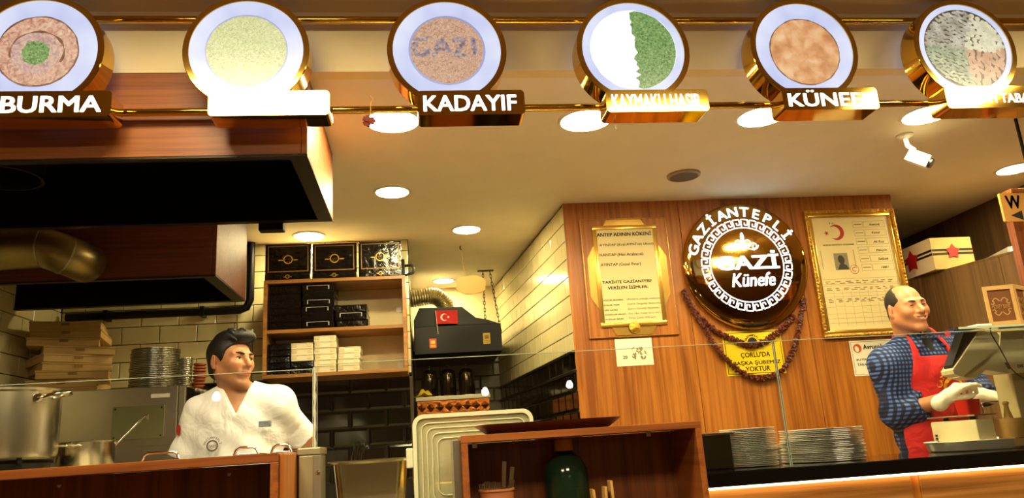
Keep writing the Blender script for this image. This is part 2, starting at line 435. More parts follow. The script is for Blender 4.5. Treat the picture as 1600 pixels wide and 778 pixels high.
tiles(WSIDE, B + nn * 0.012, -du, LW, ZT - 0.63, ZT, M_TILEB, zref=ZT, bev=0.01, tw=0.155)
tiles(W['wall_niche'], (-0.06, YN + 0.012), (1, 0), 0.75, ZT - 0.5, ZT + 0.32, M_TILEG, zref=ZT, tw=0.2145, bev=0.008, phase=0.1)
part('plaster', MB().box(-0.06, 0.72, YN, YN + 0.012, ZT + 0.33, ZC), M_FASCIA, W['wall_niche'])
# border strips of the black wainscot
mb = MB()
for z in (ZT + 0.0, ZT - 0.105):
    a0, b0 = A + nn * (-0.004), B + nn * (-0.004)
    mb.obox(((a0 + b0)[0] / 2, (a0 + b0)[1] / 2, z), (du[0] * LW / 2, du[1] * LW / 2, 0), (nn[0] * 0.008, nn[1] * 0.008, 0), (0, 0, 0.007))
part('border_strip', mb, M_BLACKSTEEL, WSIDE)
part('corner_profile', MB().box(-0.074, -0.056, YB - 0.006, YB + 0.04, 1.0, ZT - 0.02), M_CHROME, W['wall_back'])

# oak panelled wall on the right
x0, x1 = 0.825, atY(1392, 310, YP)[0]
wp = struct('wall_panelled', MB().box(x0 + 0.002, x1 - 0.002, YP + 0.02, YP + 0.12, 0, ZC), M_GROUTD, label='oak veneer panelled wall behind the counter')
js = [x0, atY(1058, 316, YP)[0], atY(1232, 309, YP)[0], x1]
for a, b in zip(js[:-1], js[1:]):
    part('panel', MB().bbox(a + 0.0015, b - 0.0015, YP, YP + 0.02, 0.02, ZC, 0.0015, 1), M_PANEL, wp)
part('panel', MB().box(x1 - 0.004, x1, YP, YP + 0.12, 0, ZC), M_PANEL, wp)

# high cabinet with ledge along the right wall, its front running slightly askew
zl = float(atX(1600, 387, 3.15)[2]); LP0 = atZ(1600, 387, zl); LP1 = atZ(1418, 437, zl)
ldir = (LP1 - LP0); ldir /= np.linalg.norm(ldir); lnrm = np.array([ldir[1], -ldir[0], 0.0])       # lnrm points to +X, into the cabinet
cb = thing('tall_cabinet', (float(LP0[0]), float(LP0[1]), 0), 'tall grey brown wood cabinet running along the right wall behind the man', 'cabinet')
def lbox(mb, s0, s1, n0, n1, z0, z1):
    c_ = LP0 + ldir * (s0 + s1) / 2 + lnrm * (n0 + n1) / 2; c_ = np.array([c_[0], c_[1], (z0 + z1) / 2])
    return mb.obox(c_, ldir * (s1 - s0) / 2, lnrm * (n1 - n0) / 2 * -1, (0, 0, (z1 - z0) / 2))
for k_ in range(4):
    part('door', lbox(MB(), -.35 + .5 * k_, .146 + .5 * k_, 0, .02, .1, zl - .012), M_CABDOOR, cb)
part('carcass', lbox(MB(), -.35, 1.646, .021, .26, 0, zl - .012), M_CABDOOR, cb)
part('top_board', lbox(MB(), -.35, 1.646, -.002, .26, zl - .0115, zl), M_CABDOOR, cb)

# ---------------------------------------------------------------- rails and soffit
YR = 2.474
for z, lab in ((float(atY(834, 32, YR)[2]), 'upper'), (float(atY(870, 168, YR)[2]), 'lower')):
    solo('brass_rail', MB().tube([(-2.6, YR, z), (3.6, YR, z)], 0.013, 16), M_GOLD, (0, YR, z),
         f'{lab} of the two polished brass rails carrying the round signs', 'rail', 'brass sign rails', smooth=40)

# ---------------------------------------------------------------- exhaust hoods
def hood(loc_lab, X0, X1, Y0, Y1, Z0, Z1, t=0.02, lip=0.06, M_HOODW=M_HOODW):
    h = thing('exhaust_hood', ((X0 + X1) / 2, (Y0 + Y1) / 2, Z0), loc_lab, 'exhaust hood')
    part('front_panel', MB().bbox(X0, X1 - t - 0.001, Y0, Y0 + t, Z0 + 0.004, Z1, 0.0015, 1), M_HOODW, h)
    part('side_panel', MB().bbox(X1 - t, X1, Y0, Y1, Z0 + 0.004, Z1, 0.0015, 1), M_HOODW, h)
    part('back_panel', MB().box(X0, X1 - t, Y1 - t, Y1, Z0 + 0.004, Z1), M_HOODW, h)
    mb = MB()
    mb.box(X0, X1, Y0, Y0 + lip * 0.5, Z0 - 0.004, Z0 + 0.003); mb.box(X0, X1, Y1 - lip * 0.6, Y1, Z0 - 0.004, Z0 + 0.003)
    mb.box(X1 - lip, X1, Y0 + lip * 0.5, Y1 - lip * 0.6, Z0 - 0.004, Z0 + 0.003)
    part('bottom_lip', mb, M_DARKMETAL, h)
    mb = MB(); i = lip * 0.4
    mb.box(X0, X1 - lip, Y0 + t + 0.003, Y1 - t - 0.003, Z1 - 0.06, Z1 - 0.05)
    mb.box(X1 - lip - 0.004, X1 - lip, Y0 + t + 0.003, Y1 - t - 0.003, Z0 + 0.004, Z1 - 0.06)
    mb.box(X0, X1 - lip - 0.004, Y0 + t + 0.002, Y0 + t + 0.006, Z0 + 0.004, Z1 - 0.06)
    mb.box(X0, X1 - lip - 0.004, Y1 - t - 0.006, Y1 - t - 0.002, Z0 + 0.004, Z1 - 0.06)
    part('inner_liner', mb, M_BLACKSTEEL, h)
    return h
c = atY(480, 242, YS)
ZH1 = float(c[2]); XH1 = float(c[0]); YH1 = float(atZ(507, 345, ZH1)[1])
h1 = hood('large walnut veneer exhaust hood hanging behind the round signs', XL + 0.0, XH1, YS, YH1, ZH1, ZC - 0.001)
part('sensor_box', MB().bbox(atY(405, 360, YH1 + 0.02)[0], atY(444, 360, YH1 + 0.02)[0], YH1, YH1 + 0.05, ZH1 - 0.035, ZH1 + 0.03, 0.004), M_BLACK, h1)
part('duct_collar', MB().lathe([(0.14, 0), (0.14, -0.16), (0.13, -0.16), (0.13, 0)], (-1.55, 2.93, ZC - 0.06), 32), M_DARKMETAL, h1, 40)
YF2 = 3.62
c = atY(337, 430, YF2); XH2 = float(c[0]) + 0.0; ZH2 = float(c[2]); YH2 = float(atZ(388, 470, ZH2)[1])
h2 = hood('smaller shade-toned walnut exhaust hood behind the large one', XL + 0.0, XH2, YF2, YH2, ZH2, ZC - 0.001, M_HOODW=M_HOODW_SHADED)
# metal duct elbow
d0 = atY(0, 392, 3.46); d1 = atY(70, 388, 3.46); d2 = atY(115, 397, 3.5)
pts = [(XL + 0.003, 3.45, d0[2] + 0.02), (d0[0], 3.45, d0[2]), (d1[0], 3.45, d1[2] - 0.0)]
for k in range(1, 8):
    a = k / 7 * math.pi / 2
    pts.append((d1[0] + 0.12 * math.sin(a), 3.45 + 0.155 * (1 - math.cos(a)), d1[2] - 0.04 * math.sin(a)))
dk = thing('metal_duct', d1, 'dull metal duct elbow feeding the smaller hood', 'duct')
part('pipe', MB().tube(pts, 0.088, 24), plain('brassy_galvanised', '#8c7c4e', 0.35, metal=0.9, var=0.15), dk, 40)
for q in (pts[1], pts[2], pts[5]):
    i = pts.index(q); t = np.array(pts[min(i + 1, 9)]) - np.array(pts[i - 1]); t = t / np.linalg.norm(t) * 0.004
    part('seam_ring', MB().tube([np.array(q) - t, np.array(q) + t], 0.0905, 24), M_STEELD, dk, 40)

# wooden beam on the left wall and the black pipes
bz = float(atX(60, 452, XL)[2])
struct('trim_2', MB().bbox(XL, XL + 0.05, 2.6, YH2 - 0.1, bz - 0.03, bz + 0.04, 0.005), M_HOODW, label='wooden batten on the left tiled wall')
pz = float(atY(260, 489, YB - 0.06)[2]); px1 = float(atY(390, 470, YB - 0.06)[0])
pp = thing('black_pipe', (XL + 0.06, YB - 0.05, pz), 'black pipe running along the tiled back wall and up beside the shelf', 'pipe')
P = [(XL + 0.05, YB - 0.05, pz), (XL + 0.12, YB - 0.05, pz), (px1 - 0.06, YB - 0.05, pz), (px1 - 0.02, YB - 0.05, pz + 0.015),
     (px1, YB - 0.05, pz + 0.06), (px1, YB - 0.05, ZC - 0.003)]
part('pipe', MB().tube(P, 0.024, 14), M_BLACKSTEEL, pp, 50)
for t in (0.25, 0.75):
    q = px1 * t + XL * (1 - t)
    part('bracket', MB().box(q - 0.012, q + 0.012, YB - 0.076, YB - 0.001, pz - 0.03, pz + 0.03), M_BLACKSTEEL, pp)

# ---------------------------------------------------------------- ceiling fittings
def downlight(px, py, r, where):
    c = atZ(px, py, ZC)
    t = thing('downlight', (c[0], c[1], ZC), f'round recessed ceiling downlight, glowing warm white, {where}', 'downlight', 'ceiling downlights')
    part('trim_ring', MB().lathe([(r + 0.016, 0), (r + 0.014, -0.006), (r + 0.002, -0.008), (r, -0.003)], (c[0], c[1], ZC), 36), M_WHITEP, t, 40)
    part('diffuser', MB().lathe([(0.0001, -0.0045), (r, -0.0045), (r, -0.0005)], (c[0], c[1], ZC), 36), M_LAMP, t)
for (px, py, r, wh) in ((613, 188, .105, 'left of the KADAYIF plate'), (915, 187, .105, 'below the half green half white sign'), (1190, 181, .1, 'left of the KÜNEFE plate'),
                        (1448, 178, .1, 'left of the nut sign plate'), (613, 299, .082, 'between the large hood and the oak wall'), (1585, 263, .085, 'by the hanging W sign'),
                        (483, 368, .085, 'above the stacked display boxes'), (729, 358, .08, 'in front of the hanging wooden plaque'), (693, 438, .075, 'left of the hanging wooden plaque')):
    downlight(px, py, r, wh)
# more of the same light continuing over the left of the kitchen and behind the oak wall
c = atZ(1068, 273, ZC)
sp = thing('ceiling_speaker', (c[0], c[1], ZC), 'small round grey ceiling speaker above the oak wall', 'speaker')
part('rim', MB().lathe([(0.088, 0), (0.086, -0.01), (0.074, -0.014), (0.072, -0.006)], (c[0], c[1], ZC), 32), plain('grey_beige_plastic', '#9a8a70', 0.5), sp, 40)
part('grille', MB().lathe([(0.0001, -0.009), (0.04, -0.009), (0.072, -0.006)], (c[0], c[1], ZC), 32), plain('speaker_mesh', '#6a5a42', 0.6, bump=0.6, bscale=300), sp, 40)
# security camera
c = atZ(1413, 211, ZC); e = c + np.array([0.035, -0.02, -0.13])
sc = thing('security_camera', (c[0], c[1], ZC), 'small white security camera hanging from the ceiling', 'camera')
part('base', MB().lathe([(0.04, 0), (0.04, -0.006), (0.018, -0.02), (0.0001, -0.02)], (c[0], c[1], ZC), 24), M_WHITEP, sc, 40)
part('stem', MB().tube([(c[0], c[1], ZC - 0.02), (c[0] + 0.004, c[1], ZC - 0.055), e + np.array([-0.006, 0.01, 0.045])], 0.012, 12), M_WHITEP, sc, 40)
dirn = np.array([0.55, -0.55, -0.6]); dirn /= np.linalg.norm(dirn); sd = np.cross(dirn, [0, 0, 1]); sd /= np.linalg.norm(sd); up2 = np.cross(sd, dirn)
part('body', MB().obox(e, dirn * 0.05, sd * 0.03, up2 * 0.028), M_WHITEP, sc)
part('lens', MB().tube([e + dirn * 0.05, e + dirn * 0.062], 0.024, 20), M_BLACK, sc, 40)
# LED panels over the customers (their reflections blaze in the gold name plates)
for X, Y, w, d, wh in ((-0.66, 1.47, 0.34, 0.24, 'above the left of the queue'), (1.19, 1.22, 0.26, 0.16, 'above the middle of the queue'), (2.55, 1.45, 0.34, 0.2, 'above the right of the queue'),
                    (-0.9, -0.3, 0.3, 0.3, 'behind on the left'), (0.5, -0.3, 0.3, 0.3, 'behind in the middle')):
    t = thing('ceiling_panel_light', (X, Y, ZH), f'flat white ceiling panel light {wh}', 'ceiling light', 'customer ceiling panels')
    part('frame', MB().box(X - w - .015, X + w + .015, Y - d - .015, Y + d + .015, ZH - 0.012, ZH), M_WHITEP, t)
    part('diffuser', MB().box(X - w, X + w, Y - d, Y + d, ZH - 0.016, ZH - 0.0125), M_PANELLAMP, t)
# ================================================================== ROUND LIT SIGNS ON THE RAILS
YF = 2.36
def ramp_emit(name, tex, cols, strength, scale=20.0, detail=4, distort=0.0, tex2=None):
    """lit print: procedural texture through a colour ramp into emission"""
    if name in MATS: return MATS[name]
    m, nt, b = _new(name)
    tc = nt.nodes.new('ShaderNodeTexCoord')
    if tex == 'noise':
        n = nt.nodes.new('ShaderNodeTexNoise'); n.inputs['Scale'].default_value = scale; n.inputs['Detail'].default_value = detail; n.inputs['Distortion'].default_value = distort; out = n.outputs['Fac']
    else:
        n = nt.nodes.new('ShaderNodeTexVoronoi'); n.inputs['Scale'].default_value = scale; out = n.outputs['Distance']
    r = nt.nodes.new('ShaderNodeValToRGB'); els = r.color_ramp.elements
    while len(els) < len(cols): els.new(0.5)
    for e, (p, c) in zip(els, cols): e.position = p; e.color = hexc(c) + (1,)
    nt.links.new(tc.outputs['Object'], n.inputs['Vector']); nt.links.new(out, r.inputs[0])
    nt.links.new(r.outputs[0], b.inputs['Emission Color']); b.inputs['Base Color'].default_value = (.05, .05, .05, 1)
    b.inputs['Emission Strength'].default_value = strength * 0.42; b.inputs['Roughness'].default_value = 0.3
    return m
M_FACE = ramp_emit('lit_plate_print', 'noise', [(0.35, '#b9c4f0'), (0.7, '#e6ebff')], 1.0, 5, 2)
M_FACERIM = emit('lit_plate_shadow', '#8f95c0', 0.4)
M_HALO = emit('cool_back_halo', (0.35, 0.45, 1.0), 0.3)
F_PIST = ramp_emit('print_pistachio', 'noise', [(0.3, '#9aa85c'), (0.5, '#d3d79a'), (0.72, '#f0ecc0')], 1.0, 150, 6, 1.5)
F_KADA = ramp_emit('print_kadayif', 'noise', [(0.3, '#9a6a52'), (0.5, '#cfa286'), (0.72, '#e6c6ac')], 0.95, 140, 6, 1.5)
F_NUTP = ramp_emit('print_pistachio_nut', 'noise', [(0.3, '#6a5860'), (0.55, '#a592a0'), (0.75, '#cfc890')], 0.9, 90, 3)
F_WHITE = ramp_emit('print_cream', 'noise', [(0.3, '#f2f2f6'), (0.7, '#ffffff')], 1.5, 30, 4)
F_GREEN = ramp_emit('print_green', 'noise', [(0.3, '#2f5a2c'), (0.5, '#79a85a'), (0.72, '#b6d08a')], 0.85, 130, 6, 1.0)
F_KUNEFE = ramp_emit('print_kunefe', 'noise', [(0.3, '#b87444'), (0.5, '#dea06a'), (0.72, '#f0c898')], 1.0, 22, 9, 0.3)
F_CRUST = ramp_emit('print_crust', 'noise', [(0.3, '#6a4030'), (0.7, '#a87858')], 0.8, 60, 4)
F_ROLL = ramp_emit('print_roll', 'noise', [(0.3, '#a8705a'), (0.5, '#dca88e'), (0.72, '#f0d4b0')], 0.95, 40, 6, 2.0)
F_ROLL2 = ramp_emit('print_roll_inner', 'noise', [(0.3, '#a87a70'), (0.5, '#d0a8a0'), (0.72, '#e8d098')], 0.95, 45, 6, 2.0)
F_N1 = ramp_emit('print_hazel', 'noise', [(0.3, '#c8c4a0'), (0.7, '#eeeacc')], 0.9, 40)
F_N2 = ramp_emit('print_almond', 'noise', [(0.3, '#b07a5a'), (0.7, '#dca888')], 0.9, 40)
F_N3 = ramp_emit('print_green_nut', 'noise', [(0.3, '#5e7a5a'), (0.7, '#b8c4a0')], 0.85, 40)
F_N4 = ramp_emit('print_grey_nut', 'noise', [(0.3, '#94907c'), (0.7, '#d6d0bc')], 0.85, 40)
F_NB = emit('print_nut_shadow', '#564c40', 0.25)

def fan(mb, cx, cz, r, y, a0=0, a1=360, n=48, wob=0.0, r2=None):
    pts = [(cx, y, cz)]; m = n if a1 - a0 == 360 else n + 1
    for k in range(m):
        a = math.radians(a0 + (a1 - a0) * k / n); rr = r * (1 + wob * random.uniform(-1, 1)); pts.append((cx + rr * math.cos(a), y, cz + (r2 or 1) * rr * math.sin(a) if False else cz + rr * math.sin(a)))
    return mb.add(pts, [(0, k + 1, (k + 1) % m + 1) for k in range(m if a1 - a0 == 360 else m - 1)])
def ell(mb, cx, cz, a, b, rot, y, n=10):
    c, s = math.cos(rot), math.sin(rot)
    return mb.add([(cx + a * math.cos(w) * c - b * math.sin(w) * s, y, cz + a * math.cos(w) * s + b * math.sin(w) * c) for w in [2 * math.pi * k / n for k in range(n)]], [tuple(range(n))])

ex = [(282, 486), (604, 791.5), (901, 1077), (1175, 1338), (1431, 1586)]
cs = []
for a, b in ex:
    p, q = atY(a, 75, YF), atY(b, 75, YF); cs.append(((p[0] + q[0]) / 2, (q[0] - p[0]) / 2))
SR = sum(c[1] for c in cs) / len(cs)
CXS = [c[0] for c in cs]; CXS = [CXS[0] - (CXS[2] - CXS[0]) / 2 * 0.985] + CXS
CZ = float(sum(atY((a + b) / 2, y, YF)[2] for (a, b), y in zip(ex, (74, 75, 77, 79, 79))) / 5)
PLT = [(-15, 174, 142, 182), (325, 515, 142, 180), (652, 820, 141, 179), (947, 1107, 140, 174), (1223, 1372, 137, 171), (1478, 1632, 134, 168)]
TXT = ['BURMA', '', 'KADAYIF', 'KAYMAKLI HASIR', 'KÜNEFE', 'ŞAH TABAĞI']
LAB = ['round lit sign showing a pastry ring over the BURMA name plate', 'round lit sign showing a pale green pistachio dessert above a glaring gold plate', 'round lit sign with pistachio lettering on a dessert over the KADAYIF plate',
       'round lit sign half white cream half green pistachio over its gold name plate', 'round lit sign showing a plain orange künefe over the KÜNEFE plate', 'round lit sign showing four kinds of nuts at the right end']
for i in range(6):
    cx = CXS[i]; a, b, t0, t1 = PLT[i]
    yp = YF - 0.012
    X0, X1, Z0, Z1 = rectY(a, t0, b, t1, yp)
    if i == 0: X0 = X1 - 0.39
    if i == 5: X1 = X0 + 0.40
    sg = thing('round_lit_sign', (cx, YF + 0.04, CZ - SR), LAB[i], 'sign', 'round lit dessert signs')
    # gold drum: front ring, side, back
    dep = 0.085
    part('gold_rim', MB().lathe([(SR * 0.905, 0.004), (SR * 0.905, -0.001), (SR - 0.002, -0.001), (SR, 0.001), (SR, dep), (SR * 0.3, dep)], (cx, YF, CZ), 72, 'Y'), M_GOLD, sg, 35)
    hb = MB(); hb.lathe([(SR * 0.88, dep + 0.001), (SR * 0.8, dep + 0.012), (SR * 0.4, dep + 0.012)], (cx, YF, CZ), 48, 'Y')
    part('back_halo', hb, M_HALO, sg, 40)
    fb = MB(); fan(fb, cx, CZ, SR * 0.906, YF + 0.0035, n=72)
    fo = part('light_panel', fb, M_FACE, sg)
    y1, y2, y3 = YF + 0.0028, YF + 0.0022, YF + 0.0016
    def food(name, mb, mat): part(name, mb, mat, fo)
    random.seed(30 + i)
    if i == 0:
        food('pastry_print_edge', fan(MB(), cx, CZ, SR * 0.62, y1, wob=0.01), F_CRUST)
        food('pastry_print', fan(MB(), cx, CZ, SR * 0.595, y2, wob=0.015), F_ROLL)
        m = MB(); stroke(m, [(cx + SR * .40 * math.cos(w), CZ - .02 * SR + SR * .36 * math.sin(w)) for w in np.linspace(-0.5, 3.4, 40)], [SR * .02 * (1 + math.sin(k * .7)) + .002 for k in range(40)], y3)
        food('pastry_crease_print', m, F_CRUST)
        food('inner_roll_print', fan(MB(), cx - .03 * SR, CZ - .04 * SR, SR * 0.36, y3 - .0003, wob=0.03), F_ROLL2)
        food('pistachio_print', fan(MB(), cx - .02 * SR, CZ - .03 * SR, SR * 0.21, y3 - .0006, wob=0.08), F_GREEN)
    elif i == 1:
        food('dish_shadow_print', fan(MB(), cx, CZ, SR * 0.655, y1), M_FACERIM); food('dessert_print', fan(MB(), cx, CZ, SR * 0.63, y2, wob=0.01), F_PIST)
    elif i == 2:
        food('dish_shadow_print', fan(MB(), cx, CZ, SR * 0.645, y1), M_FACERIM); food('dessert_print', fan(MB(), cx, CZ, SR * 0.61, y2, wob=0.012), F_KADA)
        m = MB(); u = SR * 0.125
        L = [[(-4.2, 1.2), (-3.2, 1.3), (-2.5, 1.2)], [(-4.3, .6), (-4.4, -.2), (-4.2, -.9), (-3.5, -1.2), (-2.8, -1.1), (-2.4, -.5), (-3.2, -.4)], [(-1.9, -1.1), (-1.5, -.3), (-1.1, .5), (-.7, 1.2), (-.3, .5), (.1, -.3), (.5, -1.1)], [(-1, -.3), (-.4, -.3)],
             [(1.0, 1.1), (1.8, 1.2), (2.4, 1.0), (2.0, .3), (1.5, -.4), (1.1, -1.1), (1.9, -1.2), (2.6, -1.1)], [(3.5, 1.2), (3.6, .6), (3.7, 0), (3.7, -.6), (3.6, -1.1)]]
        for s_ in L:
            for (p, q), (p2, q2) in zip(s_[:-1], s_[1:]):
                for t in (0.0, 0.5):
                    ell(m, cx + (p + (p2 - p) * t) * u + random.uniform(-.003, .003), CZ + (q + (q2 - q) * t) * u + .05 * SR, u * .42, u * .24, random.uniform(0, 3), y3)
        food('pistachio_lettering_print', m, F_NUTP)
    elif i == 3:
        food('cream_print', fan(MB(), cx, CZ, SR * 0.76, y1, wob=0.008), F_WHITE)
        m = MB(); pts = [(cx + SR * .04 + random.uniform(-.012, .012) * 1.0, CZ + SR * .72 * (1 - 2 * k / 24)) for k in range(25)]
        pts += [(cx + SR * .755 * math.cos(w), CZ + SR * .755 * math.sin(w)) for w in np.linspace(-1.45, 1.45, 30)]
        m.add([(p[0], y2, p[1]) for p in pts], [tuple(range(len(pts)))]); food('pistachio_half_print', m, F_GREEN)
    elif i == 4:
        food('crust_print', fan(MB(), cx, CZ - .01, SR * 0.655, y1, wob=0.01), F_CRUST); food('dessert_print', fan(MB(), cx, CZ - .01, SR * 0.635, y2, wob=0.012), F_KUNEFE)
    else:
        food('nut_print_ground', fan(MB(), cx, CZ, SR * 0.80, y1), F_NB)
        ms = {k: MB() for k in range(4)}
        for k, (a0, a1, sx, sz, F, nm) in enumerate(((-5, 70, .052, .05, F_N1, 'hazelnut_print'), (70, 175, .06, .03, F_N4, 'almond_sliver_print'), (175, 268, .05, .026, F_N3, 'pistachio_print'), (268, 355, .085, .045, F_N2, 'almond_print'))):
            m = MB(); pl = []
            tr = 0
            while tr < 9000:
                tr += 1
                r_ = SR * .78 * math.sqrt(random.random()); an = random.uniform(a0, a1); x, z = r_ * math.cos(math.radians(an)), r_ * math.sin(math.radians(an))
                if r_ > SR * .75 or any((x - p) ** 2 + (z - q) ** 2 < (SR * (sx + sz) * .66) ** 2 for p, q in pl): continue
                pl.append((x, z)); ell(m, cx + x, CZ + z, SR * sx, SR * sz, random.uniform(-.9, .3) + (0 if k != 3 else 2), y2 - .00001 * len(pl))
            food(nm, m, F)
    pl = part('name_plate', MB().prism(rrect(X0, X1, Z0, Z1, 0.014), yp, yp + 0.095), M_GOLD, sg, 30)
    if TXT[i]:
        pad = (X1 - X0) * 0.055; zh = Z1 - Z0
        ty = yp - 0.0012
        part('lettering', fit_text(TXT[i], (atY(1, 160, yp)[0] if i == 0 else X0 + pad if i != 5 else atY(1522, 155, yp)[0]), X1 - pad - (0.008 if i != 4 else .0), Z0 + zh * (.15 if i != 5 else .1), Z0 + zh * (.80 if i not in (4,) else .9), ty, bold=0.022), M_LETTER, pl)
    for s_ in (-0.5, 0.5):
        pass
# dried flower and stray wires hanging by the lower rail
c = atY(577, 189, 2.43)
df = thing('dried_flower', (c[0], c[1], c[2]), 'small dried red flower tied with a stray wire to the lower rail', 'flower')
m = MB()
for k in range(7):
    a = k * 0.9; m.obox((c[0] + .012 * math.cos(a), c[1] + .006 * math.sin(a * 2), c[2] + .01 * math.sin(a)), (.010 * math.cos(a), 0, .010 * math.sin(a)), (0, .003, 0), (-.006 * math.sin(a), .002, .006 * math.cos(a)))
part('petals', m, plain('dried_red', '#7a2e22', 0.7, var=0.3, scale=50), df)
q = atY(580, 155, 2.43)
part('wire', MB().tube([(c[0] + .004, c[1], c[2] + .01), (q[0] - .002, 2.43, 2.39), (q[0], 2.43, q[2] - .01), (q[0] + .006, 2.43, q[2]), (q[0] - .002, 2.43, q[2] + .012)], .0013, 6), M_GOLDINK, df)
q = atY(957, 186, 2.43); r = atY(963, 202, 2.43)
solo('cable_tie', MB().tube([(q[0], 2.43, 2.375), (q[0] + .002, 2.43, q[2]), (r[0], 2.43, r[2])], .0016, 6), M_WHITEP, q, 'white cable tie end hanging below the half green sign', 'cable tie')
# ================================================================== THINGS ON THE OAK WALL
def quadrect(tl, tr, br, bl, Y):
    P = [atY(*p, Y) for p in (tl, tr, br, bl)]
    return (P[0][0] + P[3][0]) / 2, (P[1][0] + P[2][0]) / 2, (P[2][2] + P[3][2]) / 2, (P[0][2] + P[1][2]) / 2
def frame_bars(mb, X0, X1, Z0, Z1, w, y0, y1, b=0.004):
    mb.bbox(X0, X1, y0, y1, Z1 - w, Z1, b); mb.bbox(X0, X1, y0, y1, Z0, Z0 + w, b)
    mb.bbox(X0, X0 + w, y0 + .0004, y1, Z0 + w * .5, Z1 - w * .5, b); mb.bbox(X1 - w, X1, y0 + .0004, y1, Z0 + w * .5, Z1 - w * .5, b)
    return mb
class Sheet:
    """maps u (0..1 left-right), v (0..1 top-down) on an upright sheet"""
    def __init__(s, X0, X1, Z0, Z1, y): s.X0, s.X1, s.Z0, s.Z1, s.y = X0, X1, Z0, Z1, y
    def x(s, u): return s.X0 + u * (s.X1 - s.X0)
    def z(s, v): return s.Z1 - v * (s.Z1 - s.Z0)
    def text(s, t, u0, u1, v0, v1, bold=0.0, shear=0): return fit_text(t, s.x(u0), s.x(u1), s.z(v1), s.z(v0), s.y, bold, shear)
    def rect(s, mb, u0, u1, v0, v1): return mb.add([(s.x(u0), s.y, s.z(v1)), (s.x(u1), s.y, s.z(v1)), (s.x(u1), s.y, s.z(v0)), (s.x(u0), s.y, s.z(v0))], [(0, 1, 2, 3)])
    def outline(s, mb, u0, u1, v0, v1, w):
        wu = w / (s.X1 - s.X0); wv = w / (s.Z1 - s.Z0)
        s.rect(mb, u0, u1, v0, v0 + wv); s.rect(mb, u0, u1, v1 - wv, v1); s.rect(mb, u0, u0 + wu, v0 + wv, v1 - wv); s.rect(mb, u1 - wu, u1, v0 + wv, v1 - wv); return mb

# --- plaque ANTEP ADININ KÖKENİ
X0, X1, Z0, Z1 = quadrect((903, 345), (1036, 337), (1066, 521), (924, 531), YP - 0.015)
pq = thing('wall_plaque', ((X0 + X1) / 2, YP - 0.01, Z0), 'gold framed plaque with printed text at the left of the oak wall', 'plaque')
part('wood_board', MB().bbox(X0, X1, YP - 0.014, YP - 0.0005, Z0, Z1, 0.003), M_PANEL, pq)
S = Sheet(X0, X1, Z0, Z1, YP - 0.0155)
m = MB(); frame_bars(m, X0 + .002, X1 - .002, Z0 + .002, Z1 - .002, .004, YP - 0.0165, YP - 0.0142, .001)
part('edge_line', m, M_GOLDPLATE, pq)
w = X1 - X0; h = Z1 - Z0
m = MB()
# octagonal gold backing with clipped corners
po = [(X0 + w * .30, Z1 - h * .015), (X0 + w * .70, Z1 - h * .015), (X1 - w * .05, Z1 - h * .34), (X1 - w * .05, Z1 - h * .66), (X0 + w * .70, Z0 + h * .015), (X0 + w * .30, Z0 + h * .015), (X0 + w * .05, Z0 + h * .34), (X0 + w * .05, Z0 + h * .66)]
part('gold_backing', m.prism(po, YP - 0.0185, YP - 0.0145), M_GOLDPLATE, pq)
m = MB(); frame_bars(m, X0 + w * .13, X1 - w * .13, Z0 + h * .085, Z1 - h * .065, w * .05, YP - 0.026, YP - 0.018, .003)
part('gold_frame', m, M_GOLDPLATE, pq, 30)
S = Sheet(X0 + w * .165, X1 - w * .165, Z0 + h * .11, Z1 - h * .09, YP - 0.0225)
sh = part('text_sheet', MB().box(S.X0, S.X1, S.y, YP - 0.018, S.Z0, S.Z1), M_PARCH, pq)
S.y -= 0.0006
for t, u0, u1, v0, v1, bo in (('ANTEP ADININ KÖKENİ', .02, .95, .035, .085, .03), ('AYINTAP (Kral AYNİ\'nin ülkesi)', .05, .97, .155, .195, .01), ('HANTAP (Han Arabacısı)', .04, .78, .265, .305, .01), ('AYINTAP (Güzel Pınar)', .04, .72, .37, .41, .01),
                              ('TARİHTE GAZİANTEBE', .04, .87, .545, .585, .025), ('VERİLEN İSİMLER;', .12, .80, .605, .65, .025),
                              ('KÜÇÜK BUHARA', .03, .36, .745, .768, .02), ('(Alimlerin çokluğu nedeniyle)', .42, .99, .742, .768, 0), ('KÜÇÜK MISIR', .03, .29, .795, .818, .02), ('(Şehrin Zenginliği Nedeniyle)', .42, .97, .792, .818, 0),
                              ('GÖL GELİNİ', .03, .25, .845, .868, .02), ('(Şehrin Güzelliği Nedeniyle)', .42, .95, .842, .868, 0), ('GÜZELLER ŞEHRİ', .03, .38, .892, .915, .02), ('(İbn-i Bali Çelebi (m.s.1467)', .42, .96, .889, .915, 0),
                              ('ALİMLER ŞEHRİ', .03, .34, .94, .963, .02), ('Evliya Çelebi XVII asır)', .43, .87, .937, .963, 0)):
    part('printed_line', S.text(t, u0, u1, v0, v1, bo), M_INK, sh)
part('medallion', MB().lathe([(.0001, -.006), (.022, -.006), (.026, -.003), (.03, -.003), (.032, 0)], ((X0 + X1) / 2, YP - 0.026, Z0 + h * .075), 28, 'Y'), M_GOLDFRAME, pq, 40)

